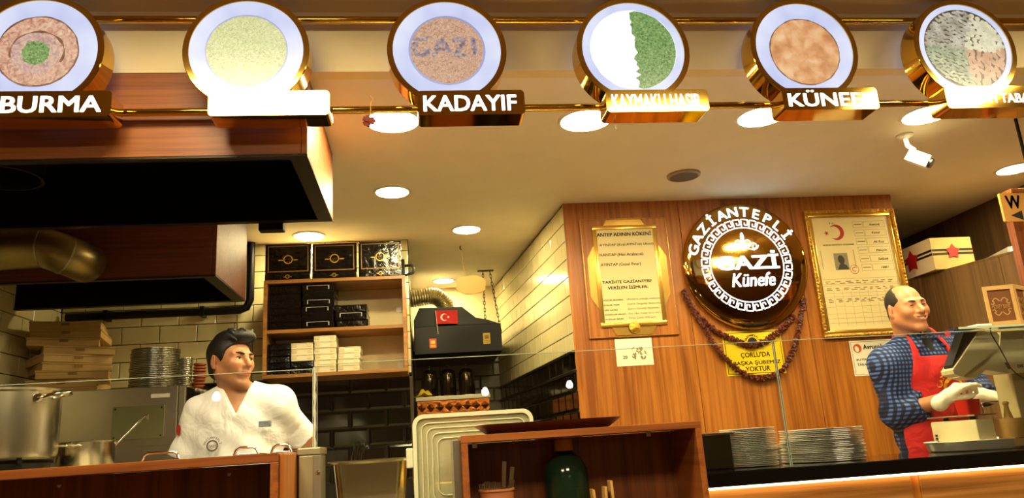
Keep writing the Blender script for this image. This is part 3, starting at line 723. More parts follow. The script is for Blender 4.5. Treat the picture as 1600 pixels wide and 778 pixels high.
# --- banknote print on paper below the plaque
X0, X1, Z0, Z1 = quadrect((960, 530), (1017, 527), (1023, 569), (965, 573), YP - 0.004)
pn = thing('taped_paper', ((X0 + X1) / 2, YP - 0.003, Z0), 'small white paper with the number 20 and a grey drawing below the plaque', 'paper')
ps = part('sheet', MB().box(X0, X1, YP - 0.0015, YP - 0.0003, Z0, Z1), M_PAPER, pn)
S = Sheet(X0, X1, Z0, Z1, YP - 0.0022)
part('printed_number', S.text('20', .18, .30, .62, .74, .02), M_INK, ps)
m = MB(); random.seed(3)
for k in range(26): ell(m, S.x(random.uniform(.45, .8)), S.z(random.uniform(.35, .75)), random.uniform(.004, .014), random.uniform(.002, .006), random.uniform(0, 3), S.y - .00002 * k)
part('printed_drawing', m, plain('grey_ink', '#8f8a72', 0.7, var=0.4, scale=90), ps)

# --- round gold mirror sign
Yd = YP - 0.05
a, b = atY(1069, 413, Yd), atY(1264, 413, Yd); RD = float(b[0] - a[0]) / 2; dx, dz = float(a[0] + b[0]) / 2, float(atY(1167, 413, Yd)[2])
gs = thing('round_gold_sign', (dx, YP - 0.03, dz - RD), 'large round mirror gold sign with white lettering inside a lit key pattern ring', 'sign')
part('gold_disc', MB().lathe([(.0001, 0), (RD * .3, .0004), (RD * .6, .0016), (RD * .85, .0035), (RD * .95, .007), (RD * .99, .014), (RD, .022), (RD * .98, .045), (RD * .5, .045)], (dx, Yd - .0, dz), 96, 'Y'), M_GOLDM, gs, 50)
part('back_glow', MB().lathe([(RD * .93, .0455), (RD * .9, .0475), (RD * .5, .0475)], (dx, Yd, dz), 64, 'Y'), emit('faint_cool_glow', (0.45, 0.5, 1.0), 0.5), gs)
yl = Yd - 0.0008
px = RD / 97.5   # metres per photo pixel on this disc
m = MB(); ro, ri = 70.5 * px, 57.5 * px; NU = 32
for k in range(NU):   # meander units bent round the circle
    U = [(0, 0), (0, 1), (.78, 1), (.78, .32), (.4, .32), (.4, .62)]
    def bend(p):
        an = math.pi / 2 - (k + p[0]) * 2 * math.pi / NU; r = ri + (ro - ri) * p[1]; return (dx + r * math.cos(an), dz + r * math.sin(an))
    pts = []
    for (p, q) in zip(U[:-1], U[1:]):
        for t in (0, .5): pts.append(bend((p[0] + (q[0] - p[0]) * t, p[1] + (q[1] - p[1]) * t)))
    pts.append(bend(U[-1]))
    for (p, q) in zip(pts[:-1], pts[1:]):
        stroke(m, [p, q], 1.8 * px, Yd + .0008)
    stroke(m, [bend((0, 0)), bend((.5, 0)), bend((1, 0))], 1.8 * px, Yd + .0008)
part('key_pattern_ring', m, M_LETTER, gs)
part('arc_lettering', arc_text('GAZİANTEPLİ', dx - 1 * px, dz, 75.5 * px, 162, 32, 15.5 * px, Yd + .002, bold=.03, wscale=1.12), emit('cool_lit_letters', (0.62, 0.95, 1.0), 0.7), gs)
part('main_lettering', fit_text('GAZİ', dx - 48 * px, dx + 51 * px, dz - 8 * px, dz + 21 * px, yl, bold=.035), M_LETTER, gs)
part('script_lettering', fit_text('Künefe', dx - 28 * px, dx + 41 * px, dz - 34 * px, dz - 13 * px, yl, bold=.022, shear=.25), M_LETTER, gs)
m = MB(); oz = dz + 29 * px; ox = dx - 2 * px
ell(m, ox, oz + 12 * px, 3.2 * px, 9 * px, 0, yl, 16); ell(m, ox, oz + 1 * px, 2 * px, 9 * px, 0, yl - .0001, 14)
for s_ in (-1, 1):
    def spiral(cx, cz, r0, t0, turns, d):
        return [(ox + s_ * (cx + r0 * (1 - .72 * k / 24) * math.cos(t0 + d * turns * 2 * math.pi * k / 24)), oz + cz + r0 * (1 - .72 * k / 24) * math.sin(t0 + d * turns * 2 * math.pi * k / 24)) for k in range(25)]
    stroke(m, spiral(8 * px, 3 * px, 6.5 * px, math.pi, 1.1, -1), 2 * px, yl - .0002)
    stroke(m, spiral(17 * px, -1.5 * px, 5.5 * px, math.pi * .8, 1.1, -1), 2 * px, yl - .0003)
    stroke(m, [(ox + s_ * 1 * px, oz - 5 * px), (ox + s_ * 8 * px, oz - 4.5 * px), (ox + s_ * 16 * px, oz - 7 * px), (ox + s_ * 22 * px, oz - 4 * px), (ox + s_ * 24 * px, oz)], 2 * px, yl - .0004)
part('scroll_ornament', m, M_LETTER, gs)

# --- yellow notice
X0, X1, Z0, Z1 = quadrect((1127, 518), (1219, 515), (1228.5, 583), (1137, 588), YP - 0.004)
yn = thing('yellow_notice', ((X0 + X1) / 2, YP - 0.003, Z0), 'yellow notice with three lines of black lettering under the round gold sign', 'notice')
ys = part('sheet', MB().box(X0, X1, YP - 0.004, YP - 0.0003, Z0, Z1), M_YELLOW, yn)
S = Sheet(X0, X1, Z0, Z1, YP - 0.0047)
m = MB(); S.outline(m, .022, .978, .03, .97, .0035); part('border', m, M_INK, ys)
for t, u0, u1, v0, v1 in (("ÇORLU'DA", .27, .77, .49, .63), ('BAŞKA ŞUBEMİZ', .13, .93, .66, .79), ('YOKTUR', .32, .74, .81, .92)):
    part('printed_line', S.text(t, u0, u1, v0, v1, .018), M_INK, ys)
qx, qz = S.x(.5), S.z(.27); r = .03
part('emblem', fan(MB(), qx, qz, r * .95, S.y, 0, 360, 24), M_INK, ys)
part('emblem_arc', arc_text('GAZİANTEPLİ', qx, qz, r * 1.15, 160, 20, .012, S.y, .03), M_INK, ys)

# --- dried pepper garlands
def garland(pts, n, label, y):
    P = []; L = len(pts) - 1
    for k in range(n):
        t = k / (n - 1) * L; i = min(int(t), L - 1); f = t - i
        p0, p1, p2, p3 = (np.array(pts[max(0, min(L, i + d))], float) for d in (-1, 0, 1, 2))
        q = .5 * (2 * p1 + (p2 - p0) * f + (2 * p0 - 5 * p1 + 4 * p2 - p3) * f * f + (3 * p1 - p0 - 3 * p2 + p3) * f ** 3)
        P.append(atY(q[0], q[1], y))
    g = thing('dried_pepper_garland', (P[n // 2][0], y, min(p[2] for p in P)), label, 'garland')
    part('cord', MB().tube(P[::2] + [P[-1]], .002, 6), plain('brown_string', '#4a2c16', 0.8), g)
    m = MB(); random.seed(n)
    for i in range(1, n - 1):
        t = P[i + 1] - P[i - 1]; t /= np.linalg.norm(t); s_ = np.cross(t, [0, 1, 0])
        for d in range(2):
            w = random.uniform(0, 6.28); o = s_ * math.cos(w) + np.array([0, 1, 0]) * math.sin(w)
            m.obox(P[i] + o * .004 * (1 - .0 * d), t * random.uniform(.0025, .0045), o * random.uniform(.009, .016), np.cross(t, o) * random.uniform(.005, .008))
    o = part('peppers', m, M_PEPPER, g); o['kind'] = 'stuff'
garland([(1071, 462), (1082, 482), (1101, 503), (1125, 521), (1150, 532), (1175, 541), (1200, 530), (1224, 513), (1241, 493)], 110, 'shorter dried pepper garland swagged under the round gold sign', YP - 0.02)
garland([(1068, 452), (1082, 482), (1105, 520), (1130, 557), (1160, 582), (1190, 591), (1220, 580), (1240, 545), (1250, 505), (1257, 465)], 150, 'longer dried pepper garland looping below the yellow notice', YP - 0.026)

# --- framed identity certificate
X0, X1, Z0, Z1 = quadrect((1255, 330), (1393, 325), (1436, 520), (1288, 531), YP - 0.02)
fc = thing('framed_certificate', ((X0 + X1) / 2, YP - 0.02, Z0), 'large certificate with red crescent in a carved gilded frame', 'framed print')
w, h = X1 - X0, Z1 - Z0; fw = .045
m = MB(); frame_bars(m, X0, X1, Z0, Z1, fw * .55, YP - .03, YP - .001, .008); part('frame', m, M_GOLDFRAME, fc, 40)
m = MB(); frame_bars(m, X0 + fw * .5, X1 - fw * .5, Z0 + fw * .5, Z1 - fw * .5, fw * .5, YP - .022, YP - .001, .004); part('inner_frame', m, M_GOLDPLATE, fc, 40)
m = MB(); n1 = int((X1 - X0) / .02); n2 = int((Z1 - Z0) / .02)
for k in range(n1):
    for z in (Z0 + fw * .28, Z1 - fw * .28): m.lathe([(.0001, -.004), (.005, -.003), (.008, 0)], (X0 + (k + .5) * w / n1, YP - .03, z), 8, 'Y')
for k in range(n2):
    for x in (X0 + fw * .28, X1 - fw * .28): m.lathe([(.0001, -.004), (.005, -.003), (.008, 0)], (x, YP - .03, Z0 + (k + .5) * h / n2), 8, 'Y')
part('carving', m, M_GOLDFRAME, fc, 60)
S = Sheet(X0 + fw, X1 - fw, Z0 + fw, Z1 - fw, YP - .012)
sh = part('printed_sheet', MB().box(S.X0, S.X1, S.y, YP - .002, S.Z0, S.Z1), M_PARCH, fc)
S.y -= .0006
m = MB(); c0 = (S.x(.30), S.z(.135)); R1 = .047
outer = [(c0[0] + R1 * math.cos(a), c0[1] + R1 * math.sin(a)) for a in np.linspace(-2.35, 2.35, 40)]
inner = [(c0[0] - .014 + R1 * .78 * math.cos(a), c0[1] + R1 * .78 * math.sin(a)) for a in np.linspace(2.05, -2.05, 40)]
m.add([(p[0], S.y, p[1]) for p in outer + inner], [(k, k + 1, 78 - k, 79 - k) for k in range(39)])
st = [(S.x(.17) + (.016 if k % 2 == 0 else .0065) * math.cos(math.pi / 2 + .3 + k * math.pi / 5), S.y, S.z(.14) + (.016 if k % 2 == 0 else .0065) * math.sin(math.pi / 2 + .3 + k * math.pi / 5)) for k in range(10)]
m.add([(S.x(.17), S.y, S.z(.14))] + st, [(0, k + 1, (k + 1) % 10 + 1) for k in range(10)])
part('crescent_and_star', m, M_REDINK, sh)
for t, u0, u1, v0, v1, bo, sr in (('T.C.', .22, .30, .045, .06, .02, 0), ('NÜFUS HÜVİYET CÜZDANI', .10, .50, .238, .256, .03, 0), ('Atatürk', .74, .89, .062, .083, .01, .3), ('Kemal', .76, .87, .138, .158, .01, .3), ('Ali Rıza', .76, .9, .222, .243, .01, .3),
                                  ('Zübeyde', .77, .92, .30, .325, .01, .3), ('Selânik', .78, .92, .378, .40, .01, .3), ('1881', .80, .9, .455, .475, .01, .3)):
    part('printed_line', S.text(t, u0, u1, v0, v1, bo, sr), M_INK, sh)
M_FINE = plain('fine_print_ink', '#6a5a38', 0.6)
m = MB()
for k in range(6):
    v = .04 + .0785 * k; du_ = .004 * k
    S.outline(m, .53 + du_, .66 + du_, v, v + .058, .0012); S.outline(m, .67 + du_, .95 + du_, v, v + .058, .0012)
    S.rect(m, .545 + du_, .645 + du_, v + .026, v + .032)
for v in (.555, .615, .60, .90, .86, .94, .80, .68, .71): S.rect(m, .02, .98, v, v + .0015)
for k in range(1, 9): S.rect(m, .02 + .11 * k, .022 + .11 * k, .66, .965)
random.seed(5)
for row in (.575, .59, .635, .65, .73, .742, .755):
    u = .05
    while u < .9:
        l = random.uniform(.03, .08); S.rect(m, u, u + l, row, row + .006); u += l + random.uniform(.03, .07)
for v0, v1, u in ((.30, .46, .045), (.30, .46, .47)):
    k = v0
    while k < v1: S.rect(m, u, u + .012, k, k + .006); k += .012
part('form_lines', m, M_FINE, sh)
m = MB(); S.rect(m, .21, .39, .325, .475); ph = part('portrait_photo', m, plain('grey_photo_ground', '#8d8468', 0.5), sh)
S.y -= .0004
m = MB(); hx, hz = S.x(.30), S.z(.385)
ell(m, hx, hz, .020, .027, .15, S.y, 18); m.add([(S.x(.235), S.y, S.z(.474)), (S.x(.385), S.y, S.z(.474)), (S.x(.36), S.y, S.z(.435)), (S.x(.32), S.y, S.z(.42)), (S.x(.27), S.y, S.z(.425))], [(0, 1, 2, 3, 4)])
part('portrait_figure', m, plain('dark_photo_ink', '#3a3226', 0.5), ph)
m = MB(); stroke(m, circ(S.x(.45), S.z(.475), .026, 28), .0025, S.y, True); stroke(m, circ(S.x(.45), S.z(.475), .012, 18, 50, 310), .004, S.y)
part('round_stamp', m, M_REDINK, sh)

# --- white paper certificate half behind the man
X0, X1, Z0, Z1 = quadrect((1328, 533), (1420, 528), (1432, 582), (1335, 588), YP - 0.004)
ac = thing('white_certificate', ((X0 + X1) / 2, YP - 0.003, Z0), 'white certificate with orange round logo partly behind the man', 'certificate')
sh = part('sheet', MB().box(X0, X1, YP - .0025, YP - .0003, Z0, Z1), M_PAPER, ac)
S = Sheet(X0, X1, Z0, Z1, YP - .0032)
m = MB(); S.outline(m, .02, .98, .03, .97, .002); part('border', m, M_FINE, sh)
part('printed_line', S.text('Avrupa', .21, .49, .12, .30, .03), plain('navy_ink', '#1c2747', 0.6), sh)
part('printed_line', S.text('lad', .50, .66, .12, .27, .01), plain('orange_ink', '#d2531c', 0.6), sh)
part('printed_line', S.text('BU FİRMANIN', .07, .42, .50, .57, .02), M_INK, sh); part('printed_line', S.text('TARAFINDAN', .07, .43, .65, .72, .02), M_INK, sh)
part('round_logo', fan(MB(), S.x(.115), S.z(.22), .025, S.y), plain('orange_ink', '#d2531c', 0.6), sh)
m = MB(); ell(m, S.x(.105), S.z(.24), .012, .017, .2, S.y - .0004); part('logo_face', m, M_PAPER, sh)

# --- right side: carton and magazines on the cabinet, W sign
def on_ledge(px, py, X): return atX(px, py, X)
C_ = atZ(1462, 421, zl + .001); ux = np.array([1.0, 0, 0]); uy = np.array([0, 1.0, 0])
cw = float(atY(1524, 410, C_[1])[0] - C_[0]); cd = float(atX(1418, 432, C_[0])[1] - C_[1]); ch = float(atY(1451, 372, C_[1])[2] - C_[2])
org = C_
bx = thing('cardboard_carton', org, 'white and brown carton with red emblem and black stripes lying on the tall cabinet', 'carton')
def CB(u, v, z): return org + ux * u + uy * v + np.array([0, 0, z])
m = MB(); m.obox(CB(cw / 2, cd / 2, ch / 2), ux * cw / 2, uy * cd / 2, (0, 0, ch / 2)); body = part('body', m, M_CARD, bx)
def face_quad(mb, u0, u1, z0, z1, side):
    e = .0015
    f = (lambda u, z: CB(u, -e, z)) if side == 'front' else (lambda u, z: CB(-e, u, z))
    q = [f(u0, z0), f(u1, z0), f(u1, z1), f(u0, z1)]
    return mb.add(q, [(0, 1, 2, 3)] if side == 'front' else [(3, 2, 1, 0)])
part('white_end', face_quad(MB(), 0, cd, 0, ch, 'side'), M_WHITECARD, body)
m = MB()
for z in (ch * .45, ch * .57):
    face_quad(m, .0, cw, z, z + ch * .07, 'front')
m2 = MB()
for z in (ch * .45, ch * .57):
    e = .003; q = [CB(-e, 0, z), CB(-e, cd, z), CB(-e, cd, z + ch * .07), CB(-e, 0, z + ch * .07)]; m.add(q, [(3, 2, 1, 0)])
part('black_stripes', m, M_INK, body)
m = MB(); e = .005
def starf(f, cu, cz, r):
    p = [f(cu + (r if k % 2 == 0 else r * .6) * math.cos(k * math.pi / 5 + .3), cz + (r if k % 2 == 0 else r * .6) * math.sin(k * math.pi / 5 + .3)) for k in range(10)]
    m.add([f(cu, cz)] + p, [(0, k + 1, (k + 1) % 10 + 1) for k in range(10)])
starf(lambda u, z: CB(u, -e, z), cw * .5, ch * .55, ch * .25); part('red_emblem', m, M_REDINK, body); m = MB()
starf(lambda u, z: CB(-e, u, z), cd * .72, ch * .5, ch * .38); part('red_emblem', m, M_REDINK, body)
g0 = atZ(1540, 405, zl)
mg = thing('magazine', g0 + lnrm * .05, 'folded grey magazine leaning on top of the tall cabinet', 'magazine')
def lpt(px, py, back): q_ = atY(px, py, atZ(px, LP0[1] * 0 + 387 + .275 * (1600 - px), zl)[1]); return q_ + lnrm * back
def sheet4(pts, t=.003): 
    m_ = MB(); q_ = [np.array(p_) for p_ in pts]; m_.add(q_ + [p_ + lnrm * t for p_ in q_], [(0, 1, 2, 3), (7, 6, 5, 4), (0, 4, 5, 1), (1, 5, 6, 2), (2, 6, 7, 3), (3, 7, 4, 0)]); return m_
b0, b1 = atZ(1524, 409, zl + .001) + lnrm * .03, atZ(1568, 397, zl + .001) + lnrm * .03
t0_, t1_ = atY(1556, 385, b1[1]) + lnrm * .09, atY(1560, 384, b1[1]) + lnrm * .09
part('cover', sheet4([b0, b1, t1_, t0_]), plain('grey_magazine_print', '#6f6a60', 0.4, var=0.4, scale=15), mg)
b2 = atZ(1575, 395, zl + .001) + lnrm * .04
part('pages', sheet4([b1 + lnrm * .006, b2, t1_ + lnrm * .008 + ldir * -.01, t1_ + lnrm * .006]), M_PAPER, mg)
Yw = 3.0
X0, _, Z0, Z1 = rectY(1566, 301, 1600, 346, Yw); X0 -= .0; X1 = X0 + .21
ws = thing('hanging_sign', ((X0 + X1) / 2, Yw, Z0), 'tan sign with a big black W and arrow hanging at the right', 'sign')
bd = part('board', MB().prism(rrect(X0, X1, Z0, Z1, .008), Yw, Yw + .012), plain('tan_plastic', '#c08a48', 0.35), ws, 30)
part('lettering', fit_text('W', X0 + .022, X0 + .095, Z0 + .058, Z1 - .013, Yw - .0008, .03), M_INK, bd)
part('arrow', MB().add([(X0 + .032, Yw - .0008, Z0 + .028), (X0 + .09, Yw - .0008, Z0 + .005), (X0 + .09, Yw - .0008, Z0 + .05)], [(0, 1, 2)]), M_INK, bd)
m = MB(); m.bbox(X0 + .06, X1 + .05, Yw - .002, Yw + .05, Z1, Z1 + .02, .002); part('top_rail', m, M_CABX, ws)
part('hanger', MB().box(X1 - .03, X1 - .02, Yw + .01, Yw + .02, Z1 + .02, ZC), M_BLACKSTEEL, ws)
part('post', MB().box(X0 + .088, X0 + .14, Yw + .06, Yw + .1, 0.0, Z0 + .12), M_CABW, ws)
# ================================================================== SHELF WITH BOXES
YSF = 4.45
p0, p1 = atY(412, 437, YSF), atY(633, 431, YSF)
SX0, SX1 = float(p0[0]), float(p1[0]); SZ1 = float((p0[2] + p1[2]) / 2)
SZ0 = float((atY(414, 593, YSF)[2] + atY(637, 579, YSF)[2]) / 2); SZM = float((atY(418, 516, YSF)[2] + atY(628, 506, YSF)[2]) / 2)
su = thing('wall_shelf', ((SX0 + SX1) / 2, YB, SZ0), 'open wooden wall shelf with two tiers of cake boxes', 'shelf')
tb = .02
part('top_board', MB().bbox(SX0, SX1, YSF, YB - .001, SZ1 - tb, SZ1, .001, 1), M_SHELFW, su)
part('bottom_board', MB().bbox(SX0, SX1, YSF, YB - .001, SZ0, SZ0 + tb, .001, 1), M_SHELFW, su)
part('middle_board', MB().bbox(SX0 + tb, SX1 - tb, YSF + .005, YB - .001, SZM - tb, SZM, .001, 1), M_SHELFW, su)
for a in (SX0, SX1 - tb): part('side_board', MB().bbox(a, a + tb, YSF, YB - .001, SZ0 + tb + .0005, SZ1 - tb - .0005, .001, 1), M_SHELFW, su)
part('back_panel', MB().box(SX0 + tb, SX1 - tb, YB - .012, YB - .003, SZ0 + tb, SZ1 - tb), M_FASCIA, su)
for z in (SZM + .12, SZM + .01, SZ0 + .05):
    part('hinge_plate', MB().box(SX1 - tb - .045, SX1 - tb - .012, YB - .016, YB - .0125, z, z + .032), M_WHITEP, su)

def cake_box(w, d, h, mat, tabs):
    mb = MB().bbox(-w / 2, w / 2, -d / 2, d / 2, 0, h * .8, .0015, 1)
    return mb
def make_box_proto(w, d, h, mat, edge, name):
    r = link(name, None); r.empty_display_size = .03
    part('tray', MB().bbox(-w / 2, w / 2, -d / 2, d / 2, 0, h * .86, .002, 1), mat, r)
    part('lid', MB().bbox(-w / 2 - .002, w / 2 + .002, -d / 2 - .002, d / 2 + .002, h * .87, h - .001, .0018, 1), mat, r)
    m = MB()
    for s_ in (-1, 1): m.box(s_ * w * .36 - .012, s_ * w * .36 + .012, -d / 2 - .0035, -d / 2 - .002, h * .45, h * .95)
    if edge:
        for s_, nm in ((-1, 'l'), (1, 'r')):
            tw_ = .012 if mat is M_WHITECARD else .0018
            part('closing_tab', MB().box(s_ * w * .34 - tw_, s_ * w * .34 + tw_, -d / 2 - .0036, -d / 2 - .0002, h * .35, h * .86), edge, r)
        if mat is not M_WHITECARD: part('lid_edge', MB().box(-w * .34, w * .34, -d / 2 - .0036, -d / 2 - .0022, h * .84, h * .88), edge, r)
    return r
PB = make_box_proto(.18, .22, .0425, M_GLOSSBLACK, None, 'cake_box')
PBE = make_box_proto(.18, .22, .0425, M_GLOSSBLACK, plain('pale_box_edge', '#c9c6c0', 0.4), 'cake_box')
PS = make_box_proto(.125, .18, .035, M_GLOSSBLACK, None, 'cake_box')
PW = make_box_proto(.122, .18, .0345, M_WHITECARD, plain('cream_card_tab', '#d8c79a', 0.5), 'cake_box')
USED = set()
def place_box(proto, x, y, z, label, group, rz=0.0):
    o = proto if proto.name not in USED else copy_tree(proto)
    USED.add(proto.name); o.location = (float(x), float(y), float(z)); o.rotation_euler = (0, 0, rz)
    tag(o, label, 'box', group)
random.seed(11)
def column(protos, pxa, pxb, zbase, h, where, group, ydepth=.125):
    x = (atY(pxa, 520, YSF)[0] + atY(pxb, 520, YSF)[0]) / 2
    for k, p in enumerate(protos):
        colr = 'white' if p is PW else 'black'
        place_box(p, x + random.uniform(-.003, .003), YSF + ydepth + random.uniform(-.008, .008), zbase + k * h + .001, f'{colr} cake box, {nth(k, len(protos))} of the {where}', group, random.uniform(-.03, .03))
column([PB, PB, PB, PB, PB, PB], 419, 468, SZM, .0425, 'left stack on the upper shelf', 'boxes on the upper shelf')
column([PBE, PB, PBE, PBE, PB, PBE], 471, 522, SZM, .0425, 'middle stack on the upper shelf', 'boxes on the upper shelf')
column([PB, PBE, PB], 524, 573, SZM, .0425, 'right short stack on the upper shelf', 'boxes on the upper shelf')
zb = SZ0 + tb
column([PS] * 5, 418, 452, zb, .035, 'left all-black stack on the lower shelf', 'boxes on the lower shelf', .11)
column([PS, PS, PW, PW, PW], 455, 489, zb, .035, 'mixed stack on the lower shelf', 'boxes on the lower shelf', .11)
column([PW] * 6, 490, 524, zb, .035, 'tallest white stack on the lower shelf', 'boxes on the lower shelf', .11)
column([PW] * 4, 527, 562, zb, .035, 'right white stack on the lower shelf', 'boxes on the lower shelf', .11)

# display boxes with open lids on top of the shelf
def emblem(S_x, S_z, y, k, parent, mat):
    m = MB(); stroke(m, circ(S_x, S_z, .024 * k, 28), .006 * k, y, True); part('emblem_ring', m, mat, parent)
    part('emblem_arc', arc_text('GAZİANTEPLİ', S_x, S_z, .031 * k, 165, 15, .0075 * k, y, .02), mat, parent)
    part('emblem_text', fit_text('GAZİ', S_x - .016 * k, S_x + .016 * k, S_z - .004 * k, S_z + .006 * k, y, .04), mat, parent)
    part('emblem_text', fit_text('Künefe', S_x - .011 * k, S_x + .011 * k, S_z - .014 * k, S_z - .0065 * k, y, .03, .25), mat, parent)
    m = MB(); m.add([(S_x - .055 * k, y, S_z - .006 * k), (S_x - .03 * k, y, S_z - .006 * k), (S_x - .03 * k, y, S_z), (S_x - .055 * k, y, S_z)], [(0, 1, 2, 3)]); part('emblem_wing', m, mat, parent); m = MB(); m.add([(S_x + .03 * k, y, S_z - .006 * k), (S_x + .055 * k, y, S_z - .006 * k), (S_x + .055 * k, y, S_z), (S_x + .03 * k, y, S_z)], [(0, 1, 2, 3)])
    part('emblem_wing', m, mat, parent)
for (a, b, t, lab) in ((413, 485, 381, 'leftmost'), (487, 557, 380, 'middle'), (560, 628, 377, 'rightmost')):
    x0, x1 = atY(a, 420, YSF)[0], atY(b, 420, YSF)[0]; zt = atY((a + b) / 2, t, YSF + .02)[2]; zt = min(zt, ZC - .004)
    ob = thing('display_box', ((x0 + x1) / 2, YSF + .12, SZ1), f'{lab} of three open black display boxes with gold emblem on top of the shelf', 'box', 'display boxes on the shelf')
    part('tray', MB().bbox(x0 + .002, x1 - .002, YSF + .004, YSF + .22, SZ1 + .001, SZ1 + .036, .002, 1), M_GLOSSBLACK, ob)
    ld = part('lid', MB().bbox(x0, x1, YSF + .02, YSF + .045, SZ1 + .037, zt, .003, 1), M_GLOSSBLACK, ob)
    m = MB(); frame_bars(m, x0 + .014, x1 - .014, SZ1 + .05, zt - .012, .006, YSF + .0185, YSF + .0205, .0005); part('gold_border', m, plain('dull_gold_ink', '#9a7434', 0.4, metal=.3), ld)
    emblem((x0 + x1) / 2, (SZ1 + .037 + zt) / 2 - .004, YSF + .0185, 1.0, ld, M_GOLDINK)
    emblem((x0 + x1) / 2, SZ1 + .018, YSF + .0028, .42, ob.children[0], M_GOLDINK)
x0 = atY(634, 410, YSF)[0]
bg = thing('black_pan', (x0 + .02, YSF + .1, SZ1), 'black plastic pan with loop handle beside the display boxes', 'pan')
z0 = SZ1
part('body', MB().bbox(SX1 - .06, SX1 - .005, YSF + .235, YB - .01, SZ1 + .001, SZ1 + .16, .008), M_BLACK, bg, 40)
part('handle', MB().tube([(SX1 - .006, YSF + .26, SZ1 + .12), (SX1 + .035, YSF + .25, SZ1 + .12), (SX1 + .052, YSF + .25, SZ1 + .1), (SX1 + .045, YSF + .25, SZ1 + .07), (SX1 - .006, YSF + .26, SZ1 + .06)], .009, 10), M_BLACK, bg, 50)

# ================================================================== NICHE: black hood, duct, plaque, brazier
Yh = 5.45
hx0, hx1 = -0.045, float(atY(785, 545, Yh)[0]) - .0
def HZ(py, px=700): return float(atY(px, py, Yh)[2])
z0, z1, z2, z3 = HZ(552), HZ(515), HZ(490, 745), HZ(477)
bh = thing('charcoal_hood', ((hx0 + hx1) / 2, Yh, z0), 'black steel charcoal hood with sloping shoulders in the niche', 'hood')
Yh2 = YN - .003
def ht(px, py): p = atY(px, py, Yh); return (float(p[0]), float(p[2]))
outl = [(hx0, z0), (hx1, z0), (ht(786, 512)[0], ht(786, 516)[1]), ht(762, 498), ht(744, 495), ht(722, 478), (ht(655, 480)[0], ht(700, 478)[1]), (hx0, ht(640, 500)[1])]
outl[2] = (hx1, ht(784, 517)[1])
m = MB(); n = len(outl)
front = [(p[0], Yh + (0 if p[1] < z1 + .03 else (p[1] - z1) * .9), p[1]) for p in outl]; back = [(p[0], Yh2, p[1]) for p in outl]
m.add(front + back, [tuple(range(n)), tuple(range(2 * n - 1, n - 1, -1))] + [(i + n, i, (i + 1) % n, (i + 1) % n + n)[::-1] for i in range(n)])
m2 = MB(); zl0 = z1 + .03
part('canopy', MB().prism([(hx0, zl0), (hx1, zl0)] + outl[3:], Yh + .03, Yh2), M_BLACKSTEEL, bh)
part('skirt', MB().bbox(hx0, hx1, Yh, Yh2, z0, zl0, .004), M_BLACKSTEEL, bh)
# stickers
for (a, b, c_, d, colr, nm) in ((671, 529, 682, 544, '#d8481a', 'orange'), (755, 520, 766, 537, '#e0c030', 'yellow')):
    X0, X1, Z0, Z1 = rectY(a, b, c_, d, Yh - .002)
    st = part('sticker', MB().box(X0, X1, Yh - .0015, Yh - .0001, Z0, Z1), plain(nm + '_sticker', colr, 0.4), bh)
    m = MB(); S = Sheet(X0, X1, Z0, Z1, Yh - .002); S.rect(m, .2, .8, .2, .55); S.rect(m, .15, .85, .68, .74); S.rect(m, .15, .85, .82, .88)
    part('sticker_print', m, M_YELLOW if nm == 'orange' else plain('ochre_print', '#9a7a20', 0.5), st)
# little flag
c = atY(683, 521, Yh - .012); X0, X1, Z0, Z1 = rectY(681, 485, 715, 506, Yh - .012)
fl = thing('small_flag', (c[0], c[1], c[2]), 'small red flag with white crescent and star on the charcoal hood', 'flag')
part('stick', MB().tube([(X0 + .012, Yh - .008, Z0 - .07), (X0 - .001, Yh - .012, Z1 + .003)], .002, 6), M_WHITEP, fl)
m = MB(); NX = 8; v = []
for k in range(NX + 1):
    for z in (Z0, Z1): v.append((X0 + (X1 - X0) * k / NX, Yh - .012 + .003 * math.sin(k * 1.1), z - .004 * k / NX + .003))
    for z in (Z0, Z1): v.append((X0 + (X1 - X0) * k / NX, Yh - .0114 + .003 * math.sin(k * 1.1), z - .004 * k / NX + .003))
f = []
for k in range(NX): f += [(4 * k, 4 * k + 4, 4 * k + 5, 4 * k + 1), (4 * k + 3, 4 * k + 7, 4 * k + 6, 4 * k + 2)]
cloth = part('cloth', m.add(v, f), M_RED, fl)
S = Sheet(X0, X1, Z0, Z1, Yh - .0165); R1 = (Z1 - Z0) * .27; cx_, cz_ = S.x(.38), S.z(.5)
m = MB(); outer = [(cx_ + R1 * math.cos(a), cz_ + R1 * math.sin(a)) for a in np.linspace(.62, 5.66, 30)]; inner = [(cx_ + R1 * .28 + R1 * .8 * math.cos(a), cz_ + R1 * .8 * math.sin(a)) for a in np.linspace(5.4, .88, 30)]
m.add([(p[0], S.y, p[1]) for p in outer + inner], [(k, k + 1, 58 - k, 59 - k) for k in range(29)])
q = [(S.x(.57) + R1 * (.42 if k % 2 == 0 else .17) * math.cos(math.pi + k * math.pi / 5), S.y, cz_ + R1 * (.42 if k % 2 == 0 else .17) * math.sin(math.pi + k * math.pi / 5)) for k in range(10)]
m.add([(S.x(.57), S.y, cz_)] + q, [(0, k + 1, (k + 1) % 10 + 1) for k in range(10)])
part('crescent_and_star', m, M_WHITEP, cloth)
